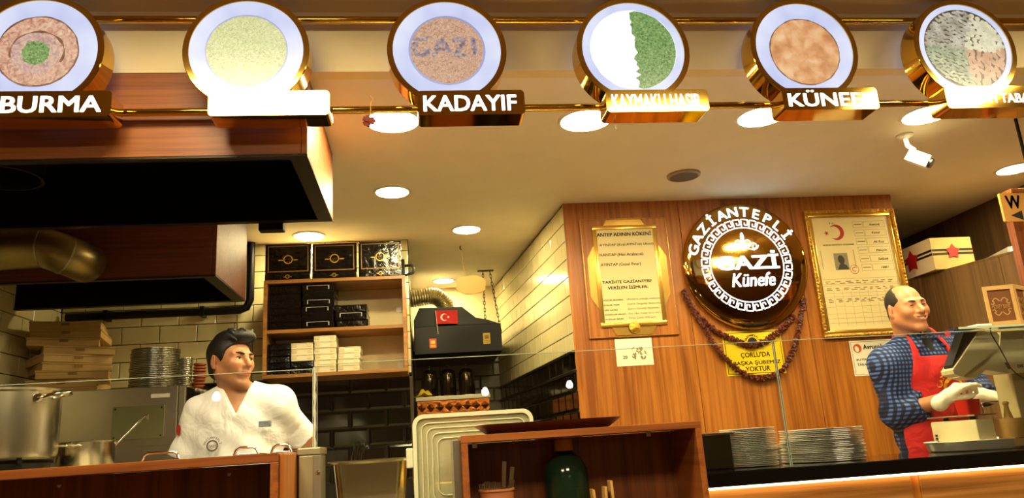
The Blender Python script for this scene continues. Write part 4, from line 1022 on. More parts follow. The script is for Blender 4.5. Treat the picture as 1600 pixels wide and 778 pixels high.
# flexible duct
c0 = atY(625, 470, 5.75); c1 = atY(672, 463, 5.8); c2 = atY(695, 480, 5.8)
pts = []; rad = []
N = 60
for k in range(N):
    t = k / (N - 1)
    if t < .5: p = np.array([c0[0] - .05 + (c1[0] - c0[0] + .05) * t * 2, 5.8, c0[2] + (c1[2] - c0[2]) * t * 2])
    else:
        a = (t - .5) * 2 * math.pi / 2; p = np.array([c1[0] + .12 * math.sin(a), 5.8, c1[2] - .12 * (1 - math.cos(a))])
    pts.append(p); rad.append(.062 + (.006 if k % 2 else -.002))
p_min = max(HZ(478) * 0 + pts[-1][2], 0)
solo('flexible_duct', MB().tube(pts, rad, 20), plain('aluminium_foil', '#e4dcc0', 0.28, metal=1.0, var=0.1), pts[N // 2], 'ribbed silver flexible duct curving into the charcoal hood', 'duct', smooth=30)
# chains
for px_, lab in ((748, 'left'), (758, 'right')):
    t0 = atY(px_ + (8 if lab == 'right' else 8), 441 if lab == 'right' else 455, 5.7); b0 = atY(px_ + (24 if lab == 'right' else 10), 505 if lab == 'right' else 496, 5.7)
    ch = thing('hanging_chain', (t0[0], 5.7, b0[2]), f'{lab} of the two chains holding up the charcoal hood', 'chain', 'hood chains')
    top = np.array([t0[0], 5.7, ZC]); bot = np.array([b0[0], 5.7, ht(760, 500)[1] if lab == 'left' else ht(780, 512)[1]])
    n = 16
    part('ceiling_plate', MB().box(top[0] - .04, top[0] + .03, 5.68, 5.72, ZC - .006, ZC), M_DARKMETAL, ch)
    m = MB()
    for k in range(n):
        p = top + (bot - top) * (k + .5) / n; L = np.linalg.norm(bot - top) / n * .66; d = (bot - top) / np.linalg.norm(bot - top); s_ = np.array([1, 0, 0]) if k % 2 else np.array([0, 1, 0])
        m.tube([p + d * L * math.cos(w) + s_ * .007 * math.sin(w) for w in np.linspace(0, 2 * math.pi, 10, endpoint=False)], .0025, 5, closed=True)
    o = part('links', m, M_DARKMETAL, ch, 60); o['kind'] = 'stuff'
# hanging wooden plaque
Yq = 4.95
c = atY(736, 445, Yq); w2 = float(atY(759, 445, Yq)[0] - c[0]); h2 = float(atY(736, 431, Yq)[2] - c[2])
wq = thing('hanging_wooden_plaque', (c[0], Yq, c[2] - h2), 'scalloped pale wooden plaque hanging by a string from the ceiling', 'plaque')
po = []
for k in range(60):
    a = 2 * math.pi * k / 60; r = 1 + .09 * abs(math.sin(3 * a + .4)) - .05; po.append((c[0] + w2 * r * math.copysign(abs(math.cos(a)) ** .75, math.cos(a)), c[2] + h2 * r * math.copysign(abs(math.sin(a)) ** .8, math.sin(a))))
part('board', MB().prism(po, Yq - .005, Yq + .005), plain('warm_plywood', '#a8702e', 0.6, var=0.1), wq)
q = atY(721, 400, Yq)
part('string', MB().tube([(q[0] - .004, Yq, ZC), (q[0] + .004, Yq, ZC - .05), (q[0] + .002, Yq, ZC - .09), (c[0] - .03, Yq, c[2] + h2 * .5)], .0025, 6), plain('jute', '#8a6436', 0.9), wq)
part('hook', MB().tube([(q[0] - .006, Yq, ZC), (q[0] - .008, Yq, ZC - .02), (q[0] + .004, Yq, ZC - .03)], .004, 6), M_DARKMETAL, wq)

# copper fronted counter with kettles
Yk = 5.5
kx0, kx1 = float(atY(652, 630, Yk)[0]), float(atY(764, 620, Yk)[0]); kz = float(atY(705, 618, Yk)[2])
kc = thing('copper_counter', ((kx0 + kx1) / 2, Yk + .2, 0), 'counter with ornate embossed copper front in the niche', 'counter')
part('carcass', MB().box(kx0, kx1 - .0, Yk + .015, YN - .03, 0, kz - .03), M_BLACKSTEEL, kc)
part('steel_top', MB().bbox(kx0 - .01, kx1 + .01, Yk - .01, YN - .03, kz - .028, kz, .002), M_STEELD, kc)
fr = part('copper_front', MB().box(kx0, kx1, Yk, Yk + .014, 0.3, kz - .03), M_COPPER, kc)
nD = 8
for k in range(nD):
    xx = kx0 + (k + .5) * (kx1 - kx0) / nD; a = (kx1 - kx0) / nD * .48; zz = kz - .075
    part('diamond', MB().add([(xx - a, Yk - .0005, zz), (xx, Yk - .0005, zz - .03), (xx + a, Yk - .0005, zz), (xx, Yk - .0005, zz + .03), (xx, Yk - .016, zz)], [(0, 1, 4), (1, 2, 4), (2, 3, 4), (3, 0, 4)]), M_COPPER, fr)
for k in range(14):
    xx = kx0 + .02 + k * (kx1 - kx0 - .05) / 14
    part('embossed_bar', MB().obox((xx + .015, Yk - .003, kz - .19), (.004, 0, .0), (0, .005, 0), (.018, 0, .055)), M_COPPER, fr)
def kettle(px, lab):
    c = atY(px, 615, Yk + .12); x, y = float(c[0]), Yk + .12; z = kz; H = .20; R = .058
    k = thing('steel_kettle', (x, y, z), f'{lab} of three dark steel teapots on the copper counter', 'teapot', 'teapots on the copper counter')
    part('body', MB().lathe([(.0001, .001), (R * .95, .001), (R, .02), (R * 1.02, H * .55), (R * .97, H * .8), (R * .8, H * .93), (R * .45, H * .985), (.0001, H)], (x, y, z), 28), plain('dark_polished_steel', '#4a4335', 0.12, metal=1.0), k, 50)
    part('lid_knob', MB().lathe([(.006, 0), (.005, .012), (.012, .018), (.012, .026), (.0001, .03)], (x, y, z + H - .002), 14), M_BLACK, k, 50)
    part('handle', MB().tube([(x - R * .5, y + R * .8, z + H * .8), (x - R * .8, y + R * 1.3, z + H * .78), (x - R * .9, y + R * 1.5, z + H * .6), (x - R * .8, y + R * 1.4, z + H * .3), (x - R * .5, y + R * .85, z + H * .2)], .007, 8), M_BLACK, k, 60)
    part('spout', MB().tube([(x + R * .4, y - R * .85, z + H * .35), (x + R * .5, y - R * 1.25, z + H * .6), (x + R * .55, y - R * 1.5, z + H * .8)], [.014, .011, .008], 10), plain('dark_polished_steel', '#4a4335', 0.12, metal=1.0), k, 60)
for px_, lab in ((672, 'leftmost'), (701, 'middle'), (730, 'rightmost')): kettle(px_, lab)
c = atY(657, 613, Yk + .04)
m = MB(); random.seed(9); NX, NY = 12, 8; v = []; f = []
for i in range(NX):
    for j in range(NY):
        u, w = i / (NX - 1), j / (NY - 1); v.append((c[0] - .05 + .13 * u, Yk + .0 + .055 * w, kz + .003 + .055 * math.exp(-((u - .6) ** 2) * 9 - (w - .4) ** 2 * 6) * (1 + .3 * math.sin(u * 14 + w * 5))))
for i in range(NX - 1):
    for j in range(NY - 1): f.append((i * NY + j, (i + 1) * NY + j, (i + 1) * NY + j + 1, i * NY + j + 1))
m.add(v, f)
solo('yellow_cloth', m, plain('yellow_cloth', '#c9a818', 0.8, var=0.1), (c[0], Yk + .04, kz), 'crumpled yellow cloth on the corner of the copper counter', 'cloth', smooth=180)

# ================================================================== OVEN, PIZZA BOXES, PLATES (left)
Yo = 3.95
oz = float(atY(190, 606, Yo)[2]); ox1 = float(atY(290, 620, Yo)[0]); ox0 = XL + .02
ov = thing('deck_oven', ((ox0 + ox1) / 2, Yo + .3, 0), 'brushed steel deck oven carrying pizza boxes and plates', 'oven')
xs = float(atY(277, 640, Yo)[0])
part('body', MB().bbox(ox0, ox1 - .012, Yo + .02, YB - .06, 0.02, oz, .004), M_STEEL, ov)
part('side_panel', MB().box(ox1 - .0115, ox1, Yo + .02, YB - .06, 0.02, oz - .012), M_BLACKSTEEL, ov)
fp = part('front_panel', MB().bbox(ox0, xs, Yo, Yo + .019, .3, oz - .002, .003), M_STEEL, ov)
part('corner_post', MB().bbox(xs + .006, ox1, Yo - .005, Yo + .019, .02, oz - .002, .003), M_STEELD, ov)
X0, X1, Z0, Z1 = rectY(175, 634, 256, 686, Yo - .004)
wd = part('window', MB().prism(rrect(X0, X1, Z0, Z1, .008), Yo - .006, Yo - .0005), plain('oven_window_glass', '#6d6a4c', 0.2, var=0.1), fp)
for x in (X0 + .012, X1 - .012):
    for z in (Z0 + .012, Z1 - .012): part('screw', MB().lathe([(.0001, -.003), (.004, -.002), (.005, 0)], (x, Yo - .006, z), 10, 'Y'), M_DARKMETAL, wd)
X0, X1, Z0, Z1 = rectY(236, 615, 265, 621, Yo - .002)
part('paper_tape', MB().box(X0, X1, Yo - .0012, Yo - .0001, Z0, Z1), M_PAPER, fp)
random.seed(21)
PZ = [(.0, .0, .12), (-.01, .0, .15), (.02, -.02, .32), (-.02, .01, .62), (-.03, .0, .70), (.0, .02, .5), (-.05, .0, .35), (-.02, .01, .2), (-.035, .01, .26)]
bx_c = atY(116, 560, 4.38); zz = oz + .001; nP = len(PZ)
P0 = None
for k, (dx_, dy_, an) in enumerate(PZ):
    if P0 is None:
        P0 = link('pizza_box', None); s_ = .165; hh = .042
        part('tray', MB().bbox(-s_, s_, -s_, s_, 0, hh * .8, .002, 1), M_CARD, P0)
        # lid: slightly sprung top sheet with front flap
        m = MB(); m.add([(-s_ - .002, -s_ - .002, hh * .82), (s_ + .002, -s_ - .002, hh * .82), (s_ + .002, s_, hh * .82), (-s_ - .002, s_, hh * .82), (-s_ - .002, -s_ - .003, hh * 1.02), (s_ + .002, -s_ - .003, hh * .98), (s_ + .002, s_, hh * .9), (-s_ - .002, s_, hh * .9)],
                        [(3, 2, 1, 0), (4, 5, 6, 7), (0, 1, 5, 4), (1, 2, 6, 5), (2, 3, 7, 6), (3, 0, 4, 7)])
        part('lid', m, M_CARD, P0)
        part('vent_tab', MB().box(-.02, .02, -s_ - .006, -s_ - .0035, hh * .45, hh * .82), plain('darker_cardboard', '#8a6434', 0.8), P0)  # tab in a darker brown than the rest of the box
        o = P0
    else: o = copy_tree(P0)
    o.location = (float(bx_c[0] + dx_), 4.38 + dy_, zz); o.rotation_euler = (0, 0, an); zz += .0435
    tag(o, f'brown cardboard pizza box, {nth(k, nP)} of the leaning pile on the oven', 'pizza box', 'pizza boxes on the oven')

def plate_mesh(R, t, mat, rim=.02):
    return MB().lathe([(.0001, 0), (R * .62, 0), (R * .7, .002), (R * .955, t * .38), (R * .985, t * .40), (R, t * .55), (R, t * .85), (R * .985, t), (R * .955, t), (R * .7, .005), (R * .62, .003), (.0001, .003)], (0, 0, 0), 40).mesh('plate', mat, (0, 0, 0), 40)
def plate_stack(px, pxw, pyb, pyt, Y, zb, n, mat, label, cat, group, name, th=None):
    c = atY(px, pyb, Y); R = float(atY(px + pxw / 2, pyb, Y)[0] - atY(px - pxw / 2, pyb, Y)[0]) / 2
    ztop = float(atY(px, pyt, Y)[2]); dz = (ztop - zb) / n
    me = plate_mesh(R, dz * .93, mat)
    for k in range(n):
        o = link(name, me); o.location = (float(c[0]) + random.uniform(-.003, .003), Y + random.uniform(-.003, .003), zb + .0005 + k * dz)
        o.rotation_euler = (random.uniform(-.002, .002), random.uniform(-.002, .002), random.uniform(0, 6))
        tag(o, f'{label[0]}, {nth(k, n)} in {label[1]}', cat, group)
plate_stack(240.5, 76, 604, 547, 4.2, oz, 24, M_PLATE2, ('steel dessert plate', 'the wide stack on the oven'), 'plate', 'plates in the wide stack on the oven', 'steel_plate')
plate_stack(288, 23.5, 600, 560, 4.24, oz, 16, M_PLATE2, ('small steel plate', 'the narrow stack on the oven'), 'plate', 'plates in the narrow stack on the oven', 'steel_plate')
# clay dishes stand on a rack arm just right of the oven
rk = thing('steel_rack', (ox1 + .1, 4.25, 0), 'steel rack with round bars standing right of the oven', 'rack')
rz = float(atY(310, 607, 4.3)[2])
rx0, rx1 = ox1 + .02, float(atY(330, 607, 4.3)[0])
part('shelf_plate', MB().box(rx0, rx1, 4.18, 4.45, rz - .012, rz), M_BLACKSTEEL, rk)
for x in (rx0 + .01, rx1 - .01):
    for y in (4.2, 4.43): part('leg', MB().tube([(x, y, 0), (x, y, rz - .012)], .009, 8), M_BLACKSTEEL, rk, 60)
for k in range(2):
    q = atY(296 + 22 * k, 611 + 3 * k, 4.05); part('bar', MB().tube([(max(q[0], ox1 + .03), 4.02, q[2]), (max(q[0], ox1 + .03) + .07, 4.17, q[2] - .02)], .012, 10), M_STEEL, rk, 60)
plate_stack(311, 20, 606, 568, 4.3, rz, 8, M_CLAY, ('terracotta dish', 'the stack right of the steel plates'), 'dish', 'terracotta dishes', 'clay_dish')

# wall hook above the young man
hk = atY(370, 512, YB - .02)
solo('hook_rod', MB().tube([(hk[0], YB - .02, pz - .024), (hk[0] + .004, YB - .02, hk[2] - .02), (hk[0] + .012, YB - .025, hk[2] - .03), (hk[0] + .016, YB - .02, hk[2] - .015)], .003, 6), M_CHROME, (hk[0], YB - .02, hk[2]), 'thin steel hook rod hanging from the black pipe', 'hook')

# ================================================================== STOVE TOP WITH POTS
stz = 1.255
stt = thing('steel_worktop', (-1.4, 3.0, 0), 'steel worktop holding the pots behind the left cabinet', 'worktop')
part('top', MB().bbox(XL + .02, -.98, 2.64, 3.3, stz - .03, stz, .003), M_STEELD, stt)
for x in (XL + .06, -1.02):
    for y in (2.66, 3.26): part('leg', MB().box(x - .02, x + .02, y - .02, y + .02, 0, stz - .03), M_STEELD, stt)
Yp = 2.95
a = atY(88, 660, Yp); pr = .17; pcx = float(a[0]) - pr; ptz = float(atY(40, 603, Yp - pr * .9)[2]); pbz = float(atY(40, 719, Yp)[2])
sb = thing('burner_stand', (pcx, Yp, stz), 'dark steel burner stand under the big stockpot', 'burner stand')
part('ring', MB().lathe([(.15, 0), (.15, pbz - stz - .012), (.135, pbz - stz - .012), (.135, 0)], (pcx, Yp, stz), 24), M_BLACKSTEEL, sb, 40)
for k in range(4):
    an = math.pi / 4 + k * math.pi / 2; part('arm', MB().obox((pcx + .08 * math.cos(an), Yp + .08 * math.sin(an), pbz - .007), (.085 * math.cos(an), .085 * math.sin(an), 0), (-.008 * math.sin(an), .008 * math.cos(an), 0), (0, 0, .006)), M_BLACKSTEEL, sb)
pt = thing('stockpot', (pcx, Yp, pbz), 'large brushed steel stockpot with loop handles at the left edge', 'pot')
H = ptz - pbz
part('body', MB().lathe([(.0001, .0), (pr * .93, 0), (pr * .985, .008), (pr, .03), (pr, H - .014), (pr + .006, H - .008), (pr + .006, H), (pr - .004, H), (pr - .004, .02), (.0001, .02)], (pcx, Yp, pbz), 64), M_STEELV, pt, 40)
for sgn in (1, -1):
    hx = pcx + sgn * pr * .93; hy = Yp - pr * .36; hz = pbz + H - .035
    part('handle', MB().tube([(hx, hy - .03, hz), (hx + sgn * .03, hy - .045, hz + .006), (hx + sgn * .07, hy - .035, hz + .012), (hx + sgn * .078, hy - .005, hz + .014), (hx + sgn * .07, hy + .025, hz + .012), (hx + sgn * .03, hy + .04, hz + .006), (hx + sgn * .01, hy + .03, hz)], .006, 10), M_CHROME, pt, 60)
    part('handle_bracket', MB().lathe([(.0001, -.012), (.012, -.01), (.016, 0)], (hx - sgn * .012, hy - .035, hz), 14, 'Y'), M_CHROME, pt, 40)
# low pot with ladle
Yq2 = 3.165
c = atY(136, 690, Yq2); r2 = float(atY(180, 690, Yq2)[0] - atY(94, 690, Yq2)[0]) / 2; zt2 = float(atY(131, 689, Yq2 - .1)[2])
lp = thing('low_pot', (c[0], Yq2, stz), 'low steel pot behind the cabinet edge', 'pot')
part('body', MB().lathe([(.0001, .001), (r2 * .95, .001), (r2, .012), (r2, zt2 - stz - .004), (r2 + .004, zt2 - stz), (r2 - .003, zt2 - stz), (r2 - .003, .01), (.0001, .01)], (c[0], Yq2, stz), 48), M_STEELV, lp, 40)
for sgn in (-1, 1): part('handle', MB().tube([(c[0] + sgn * .02 - .03, Yq2 - r2 * .98, zt2 - .018), (c[0] + sgn * .02 - .03, Yq2 - r2 - .03, zt2 - .014), (c[0] + sgn * .02, Yq2 - r2 - .03, zt2 - .014), (c[0] + sgn * .02, Yq2 - r2 * .98, zt2 - .018)], .004, 8), M_CHROME, lp, 60)
l0 = atY(175, 697, Yq2); l1 = atY(226, 650, Yq2 + .06)
ld = thing('ladle', (l0[0], Yq2, zt2), 'steel ladle with hooked handle standing in the low pot', 'ladle')
part('handle', MB().tube([(c[0] + .02, Yq2, zt2 - .06), (l0[0], Yq2 + .02, l0[2]), l1, (l1[0] + .012, l1[1], l1[2] + .004), (l1[0] + .013, l1[1], l1[2] - .02)], .004, 8), M_CHROME, ld, 60)
part('bowl', MB().lathe([(.0001, -.02), (.02, -.016), (.032, 0), (.03, 0), (.018, -.013), (.0001, -.017)], (c[0] + .02, Yq2, zt2 - .055), 20), M_CHROME, ld, 50)
# ================================================================== FRONT CABINETS
def cabinet(label, X0, X1, Y0, Y1, ztop, zfloor, tt=.024, ts=.02, left_side=True):
    c = thing('open_cabinet', ((X0 + X1) / 2, (Y0 + Y1) / 2, 0), label, 'cabinet')
    part('top_board', MB().bbox(X0, X1, Y0, Y1, ztop - tt, ztop, .001, 1), M_CABX, c)
    for a in ((X0, X1 - ts) if left_side else (X1 - ts,)):
        part('side_board', MB().bbox(a, a + ts, Y0, Y1, 0.0, ztop - tt - .0005, .001, 1), M_CABY, c)
    part('back_board', MB().box(X0 + ts, X1 - ts, Y1 - .012, Y1 - .001, 0, ztop - tt - .001), M_CABW, c)
    part('shelf_board', MB().bbox(X0 + ts + .0005, X1 - ts - .0005, Y0 + .01, Y1 - .013, zfloor - .02, zfloor, .001, 1), M_CABX, c)
    part('plinth', MB().box(X0 + ts + .0005, X1 - ts - .0005, Y0 + .02, Y0 + .038, 0, .1), M_CABW, c)
    return c
YC = 2.2
ct = float((atY(435, 703, YC)[2] + atY(0, 740, YC)[2]) / 2)
lx1 = float(atY(434, 740, YC)[0])
cl = cabinet('wide cherry wood cabinet with open dark front at the lower left', -1.75, lx1, YC, YC + .42, ct, .85)
for px_, py_ in ((68, 755), (345, 731), (415, 727)):
    q = atY(px_, py_, YC + .3); part('screw_cap', MB().lathe([(.0001, -.002), (.006, -.0015), (.007, 0)], (q[0], YC + .406, ct - .05), 12, 'Y'), M_CHROME, cl)
part('end_panel', MB().bbox(lx1 + .0005, lx1 + .014, YC + .02, YC + .42, 0, ct - .004, .001, 1), M_PANEL, cl)
mt = float((atY(725, 683, YC)[2] + atY(1095, 655, YC)[2]) / 2)
mx0, mx1 = float(atY(722, 720, YC)[0]), float(atY(1097, 680, YC)[0])
cm = cabinet('cherry wood open cabinet in the middle holding cutlery and a bottle', mx0, mx1, YC, YC + .24, mt, .93, tt=.02, ts=.018)
part('steel_end', MB().bbox(mx0 - .022, mx0 - .0005, YC + .05, YC + .24, 0, mt - .01, .001, 1), M_STEEL, cm)
for px_ in (738, 1012): q = atY(px_, 700, YC + .1); part('shelf_bracket', MB().box(q[0], q[0] + .014, YC + .1, YC + .11, mt - .034, mt - .0205), M_CHROME, cm)
# tray on the cabinet
t0, t1 = atY(748, 667, YC + .0), atY(976, 646, YC + .0)
tr = thing('serving_tray', ((t0[0] + t1[0]) / 2, YC + .1, mt), 'reddish brown plastic serving tray lying on the middle cabinet', 'tray')
a, b = float(t0[0]), float(t1[0]); zt = mt
def ring(x0, x1, y0, y1, z, r): return [(p[0], p[1], z) for p in rrect(x0, x1, y0, y1, r)]
R0 = ring(a + .035, b - .035, YC + .035, YC + .2, zt + .001, .03); R1 = ring(a + .004, b - .004, YC + .004, YC + .231, zt + .024, .04); R2 = ring(a, b, YC - .0, YC + .235, zt + .027, .042); R3 = ring(a + .008, b - .008, YC + .008, YC + .227, zt + .025, .04); R4 = ring(a + .04, b - .04, YC + .04, YC + .195, zt + .0045, .03)
n = len(R0); m = MB(); fs = [tuple(range(n - 1, -1, -1))]
for L_ in range(4): fs += [(L_ * n + k, L_ * n + (k + 1) % n, (L_ + 1) * n + (k + 1) % n, (L_ + 1) * n + k) for k in range(n)]
fs.append(tuple(range(4 * n, 5 * n)))
m.add(R0 + R1 + R2 + R3 + R4, fs); part('dish', m, plain('red_brown_plastic', '#55200f', 0.35, var=0.05), tr, 40)
# bottle, menus, cutlery
zf = .931
c = atY(886, 740, YC + .1); bx, by = float(c[0]), YC + .12; br = .066; bt = float(atY(890, 684, YC + .1)[2])
bo = thing('green_bottle', (bx, by, zf), 'large dark green bottle with tan cap inside the middle cabinet', 'bottle')
part('body', MB().lathe([(.0001, .0005), (br * .9, .0005), (br, .012), (br, .11), (br * .97, .115), (br, .12), (br, .205), (br * .95, .225), (br * .75, .25), (br * .45, bt - zf - .045), (br * .36, bt - zf - .04), (br * .36, bt - zf - .03)], (bx, by, zf), 36), M_GREENGL, bo, 50)
part('cap', MB().lathe([(.027, 0), (.027, .03), (.024, .034), (.0001, .034)], (bx, by, bt - .036), 24), plain('tan_cap', '#b8742e', 0.45), bo, 40)
for k, (dx_, hh_, lean, nm) in enumerate(((.045, .165, .02, 'leftmost'), (.066, .17, -.012, 'middle'), (.084, .185, .006, 'rightmost'))):
    x = bx + dx_ * 1.25 + .005; y = YC + .03
    m = MB(); m.obox((x, y, zf + hh_ / 2 + .001), (.0035, 0, 0), (0, .02, 0), (-lean * .3, 0, hh_ / 2))
    solo('menu_card', m, plain('aged_card_edge', '#b58a48', 0.6, var=0.2, scale=30), (x, y, zf), f'{nm} of three tan menu cards standing beside the green bottle', 'card', 'menu cards')
c = atY(777, 770, YC + .07); fx, fy = float(c[0]), YC + .09
fz = float(atY(777, 768, YC + .05)[2])
cu = thing('cutlery_cup', (fx, fy, zf), 'terracotta coloured cup of forks and knives in the middle cabinet', 'cup')
part('cup', MB().lathe([(.0001, .0005), (.036, .0005), (.05, fz - zf), (.053, fz - zf), (.053, fz - zf + .006), (.047, fz - zf + .006), (.034, .006), (.0001, .006)], (fx, fy, zf), 28), plain('pinkish_terracotta', '#b06a42', 0.5), cu, 40)
def fork(x, y, z, lx, ly, L, label, knife=False):
    o = thing('table_knife' if knife else 'dessert_fork', (x, y, z), label, 'knife' if knife else 'fork', 'cutlery in the cup')
    d = np.array([lx, ly, 1.0]); d /= np.linalg.norm(d); s_ = np.array([1, 0, 0]) - d[0] * d; s_ /= np.linalg.norm(s_); q = np.cross(d, s_)
    b0 = np.array([x, y, z])
    if knife:
        part('blade', MB().obox(b0 + d * L * .72, s_ * .006, q * .0008, d * L * .28), M_CHROME, o); part('handle', MB().obox(b0 + d * L * .22, s_ * .005, q * .002, d * L * .22), M_BLACK, o)
    else:
        part('handle', MB().obox(b0 + d * L * .35, s_ * .0028, q * .0012, d * L * .35), M_CHROME, o)
        part('neck', MB().obox(b0 + d * L * .76, s_ * .008, q * .001, d * L * .06), M_CHROME, o)
        for k in range(4): part('tine', MB().obox(b0 + d * L * .91 + s_ * (-.0066 + .0044 * k), s_ * .0011, q * .001, d * L * .09), M_CHROME, o)
zc = zf + .008
for k, (ddx, ddy, lx_, L) in enumerate(((-.026, -.006, -.13, .193), (-.016, .004, -.08, .197), (-.006, -.01, -.03, .195), (.002, .008, .02, .192), (.022, -.004, .15, .2))):
    fork(fx + ddx * .7, fy + ddy, zc, lx_, 0.0, L, f'{["first", "second", "third", "fourth", "fifth"][k]} fork from the left in the cutlery cup')
fork(fx + .006, fy + .01, zc, .09, 0, .25, 'tall knife standing in the middle of the cutlery cup', True)
fork(fx + .014, fy + .012, zc, .16, 0, .235, 'shorter knife leaning right in the cutlery cup', True)

# ================================================================== STEEL BIN, PAN, STORAGE LID BETWEEN THE CABINETS
Yb = 2.42
x0, x1 = lx1 + .016, float(atY(501, 740, Yb)[0]); z1 = float(atY(475, 700, Yb)[2])
bin_x1 = x1
sbn = thing('steel_bin', ((x0 + x1) / 2, Yb + .1, 0), 'worn steel box cabinet beside the left wood cabinet', 'bin')
part('body', MB().bbox(x0 + .004, x1 - .004, Yb + .003, Yb + .15, 0, z1 - .022, .003), plain('worn_galvanised', '#a69a78', 0.45, metal=.7, var=.15, scale=8), sbn)
part('lid', MB().bbox(x0, x1, Yb, Yb + .155, z1 - .021, z1, .003), plain('worn_galvanised', '#a69a78', 0.45, metal=.7, var=.15, scale=8), sbn)
part('edge_post', MB().bbox(x1 - .022, x1 + .002, Yb - .004, Yb + .002, 0, z1 - .023, .001, 1), M_STEELD, sbn)
q = atY(501, 737, Yb - .004); part('bolt', MB().lathe([(.0001, -.006), (.006, -.005), (.006, 0)], (q[0] - .008, Yb - .004, q[2]), 10, 'Y'), M_CHROME, sbn)
Yg = 2.62
x0, x1 = float(atY(513, 730, Yg)[0]), float(atY(640, 725, Yg)[0]); z1 = float(atY(575, 718, Yg)[2])
gp = thing('steel_pan', ((x0 + x1) / 2, Yg + .15, z1 - .2), 'deep steel gastronorm pan with utensils inside', 'pan')
a0 = rrect(x0 + .012, x1 - .012, Yg + .012, Yg + .29, .03); a1 = rrect(x0 + .03, x1 - .03, Yg + .03, Yg + .27, .03); a2 = rrect(x0 - .004, x1 + .004, Yg, Yg + .302, .02)
n = len(a0); m = MB(); V = [(p[0], p[1], z1 - .2) for p in a1] + [(p[0], p[1], z1 - .012) for p in a0] + [(p[0], p[1], z1 - .004) for p in a2] + [(p[0], p[1], z1) for p in a2] + [(p[0] * .0 + (x0 + x1) / 2 + (p[0] - (x0 + x1) / 2) * .985, p[1], z1) for p in a0] + [((x0 + x1) / 2 + (p[0] - (x0 + x1) / 2) * .97, p[1], z1 - .19) for p in a1]
fs = [tuple(range(n - 1, -1, -1))]
for L_ in range(5): fs += [(L_ * n + k, L_ * n + (k + 1) % n, (L_ + 1) * n + (k + 1) % n, (L_ + 1) * n + k) for k in range(n)]
fs.append(tuple(range(5 * n, 6 * n))); part('body', m.add(V, fs), M_STEELV, gp, 40)
wt = thing('steel_counter', (.15, 2.7, 0), 'low steel counter under the pan and the storage lid', 'counter')
part('top', MB().box(bin_x1 + .005, .8, 2.47, 2.97, z1 - .225, z1 - .2005), M_STEEL, wt); part('base', MB().box(bin_x1 + .01, .79, 2.49, 2.95, 0, z1 - .2255), M_STEELD, wt)
CTZ = z1 - .2
c = atY(556, 712, Yg + .1)
tg = thing('tongs', (c[0], Yg + .1, z1 - .15), 'black handled tongs and ladle handles sticking up from the steel pan', 'tongs')
for k in range(3):
    m = MB().tube([(c[0] - .02 + .02 * k, Yg + .12, z1 - .185), (c[0] - .01 + .016 * k, Yg + .1, z1 + .01), (c[0] + .0 + .014 * k, Yg + .09, z1 + .055 - .008 * k), (c[0] + .015 + .012 * k, Yg + .09, z1 + .062 - .01 * k), (c[0] + .018 + .012 * k, Yg + .09, z1 + .035)], .0045, 8)
    part('arm', m, M_BLACK, tg, 60)
# translucent storage box with its lid leaning upright
m_tr = bpy.data.materials.new('milky_plastic'); m_tr.use_nodes = True; MATS['milky_plastic'] = m_tr
nt = m_tr.node_tree; bs = nt.nodes['Principled BSDF']; bs.inputs['Base Color'].default_value = hexc('#c8c8a4') + (1,); bs.inputs['Roughness'].default_value = .3
tp = nt.nodes.new('ShaderNodeBsdfTransparent'); tp.inputs[0].default_value = (.95, .95, .82, 1); mx = nt.nodes.new('ShaderNodeMixShader'); mx.inputs[0].default_value = .45
nz = nt.nodes.new('ShaderNodeTexNoise'); nz.inputs['Scale'].default_value = 9; mr = nt.nodes.new('ShaderNodeMapRange'); mr.inputs[3].default_value = .36; mr.inputs[4].default_value = .56
nt.links.new(nz.outputs['Fac'], mr.inputs[0]); nt.links.new(mr.outputs[0], mx.inputs[0])
nt.links.new(tp.outputs[0], mx.inputs[1]); nt.links.new(bs.outputs[0], mx.inputs[2]); nt.links.new(mx.outputs[0], nt.nodes['Material Output'].inputs[0])
M_RIDGE = plain('milky_ridge', '#dcdcb8', 0.3, var=.03)
Yt = 2.50
X0, X1 = float(atY(646, 720, Yt)[0]), float(atY(836, 700, Yt)[0]); Z1 = float((atY(700, 647, Yt)[2] + atY(800, 638, Yt)[2]) / 2); Z0 = CTZ + .002
sl = thing('storage_lid', ((X0 + X1) / 2, Yt, Z0), 'translucent plastic storage lid with concentric ridges standing upright', 'lid')
part('sheet', MB().prism(rrect(X0 + .004, X1 - .004, Z0, Z1, .03), Yt + .004, Yt + .007), m_tr, sl)
m = MB(); o_ = rrect(X0, X1, Z0, Z1, .034, 8); i_ = rrect(X0 + .012, X1 - .012, Z0 + .012, Z1 - .012, .025, 8); n = len(o_)
m.add([(p[0], Yt - .006, p[1]) for p in o_] + [(p[0], Yt - .006, p[1]) for p in i_] + [(p[0], Yt + .014, p[1]) for p in o_] + [(p[0], Yt + .014, p[1]) for p in i_],
      [(k, (k + 1) % n, (k + 1) % n + n, k + n) for k in range(n)] + [(k + 2 * n, k + 3 * n, (k + 1) % n + 3 * n, (k + 1) % n + 2 * n) for k in range(n)] + [(k, k + 2 * n, (k + 1) % n + 2 * n, (k + 1) % n) for k in range(n)] + [(k + n, (k + 1) % n + n, (k + 1) % n + 3 * n, k + 3 * n) for k in range(n)])
part('rim', m, M_RIDGE, sl)
for k in range(1, 5):
    d = .012 + .016 * k; P = [(p[0], Yt + .002, p[1]) for p in rrect(X0 + d, X1 - d, Z0 + d, Z1 - d, .022)]
    part('ridge', MB().tube(P, .0022, 6, closed=True), M_RIDGE, sl, 60)
for k in range(3):
    xx = X0 + (X1 - X0) * (.22 + .28 * k); part('rib', MB().box(xx - .002, xx + .002, Yt - .007, Yt - .002, Z1 - .013, Z1 - .001), M_RIDGE, sl)
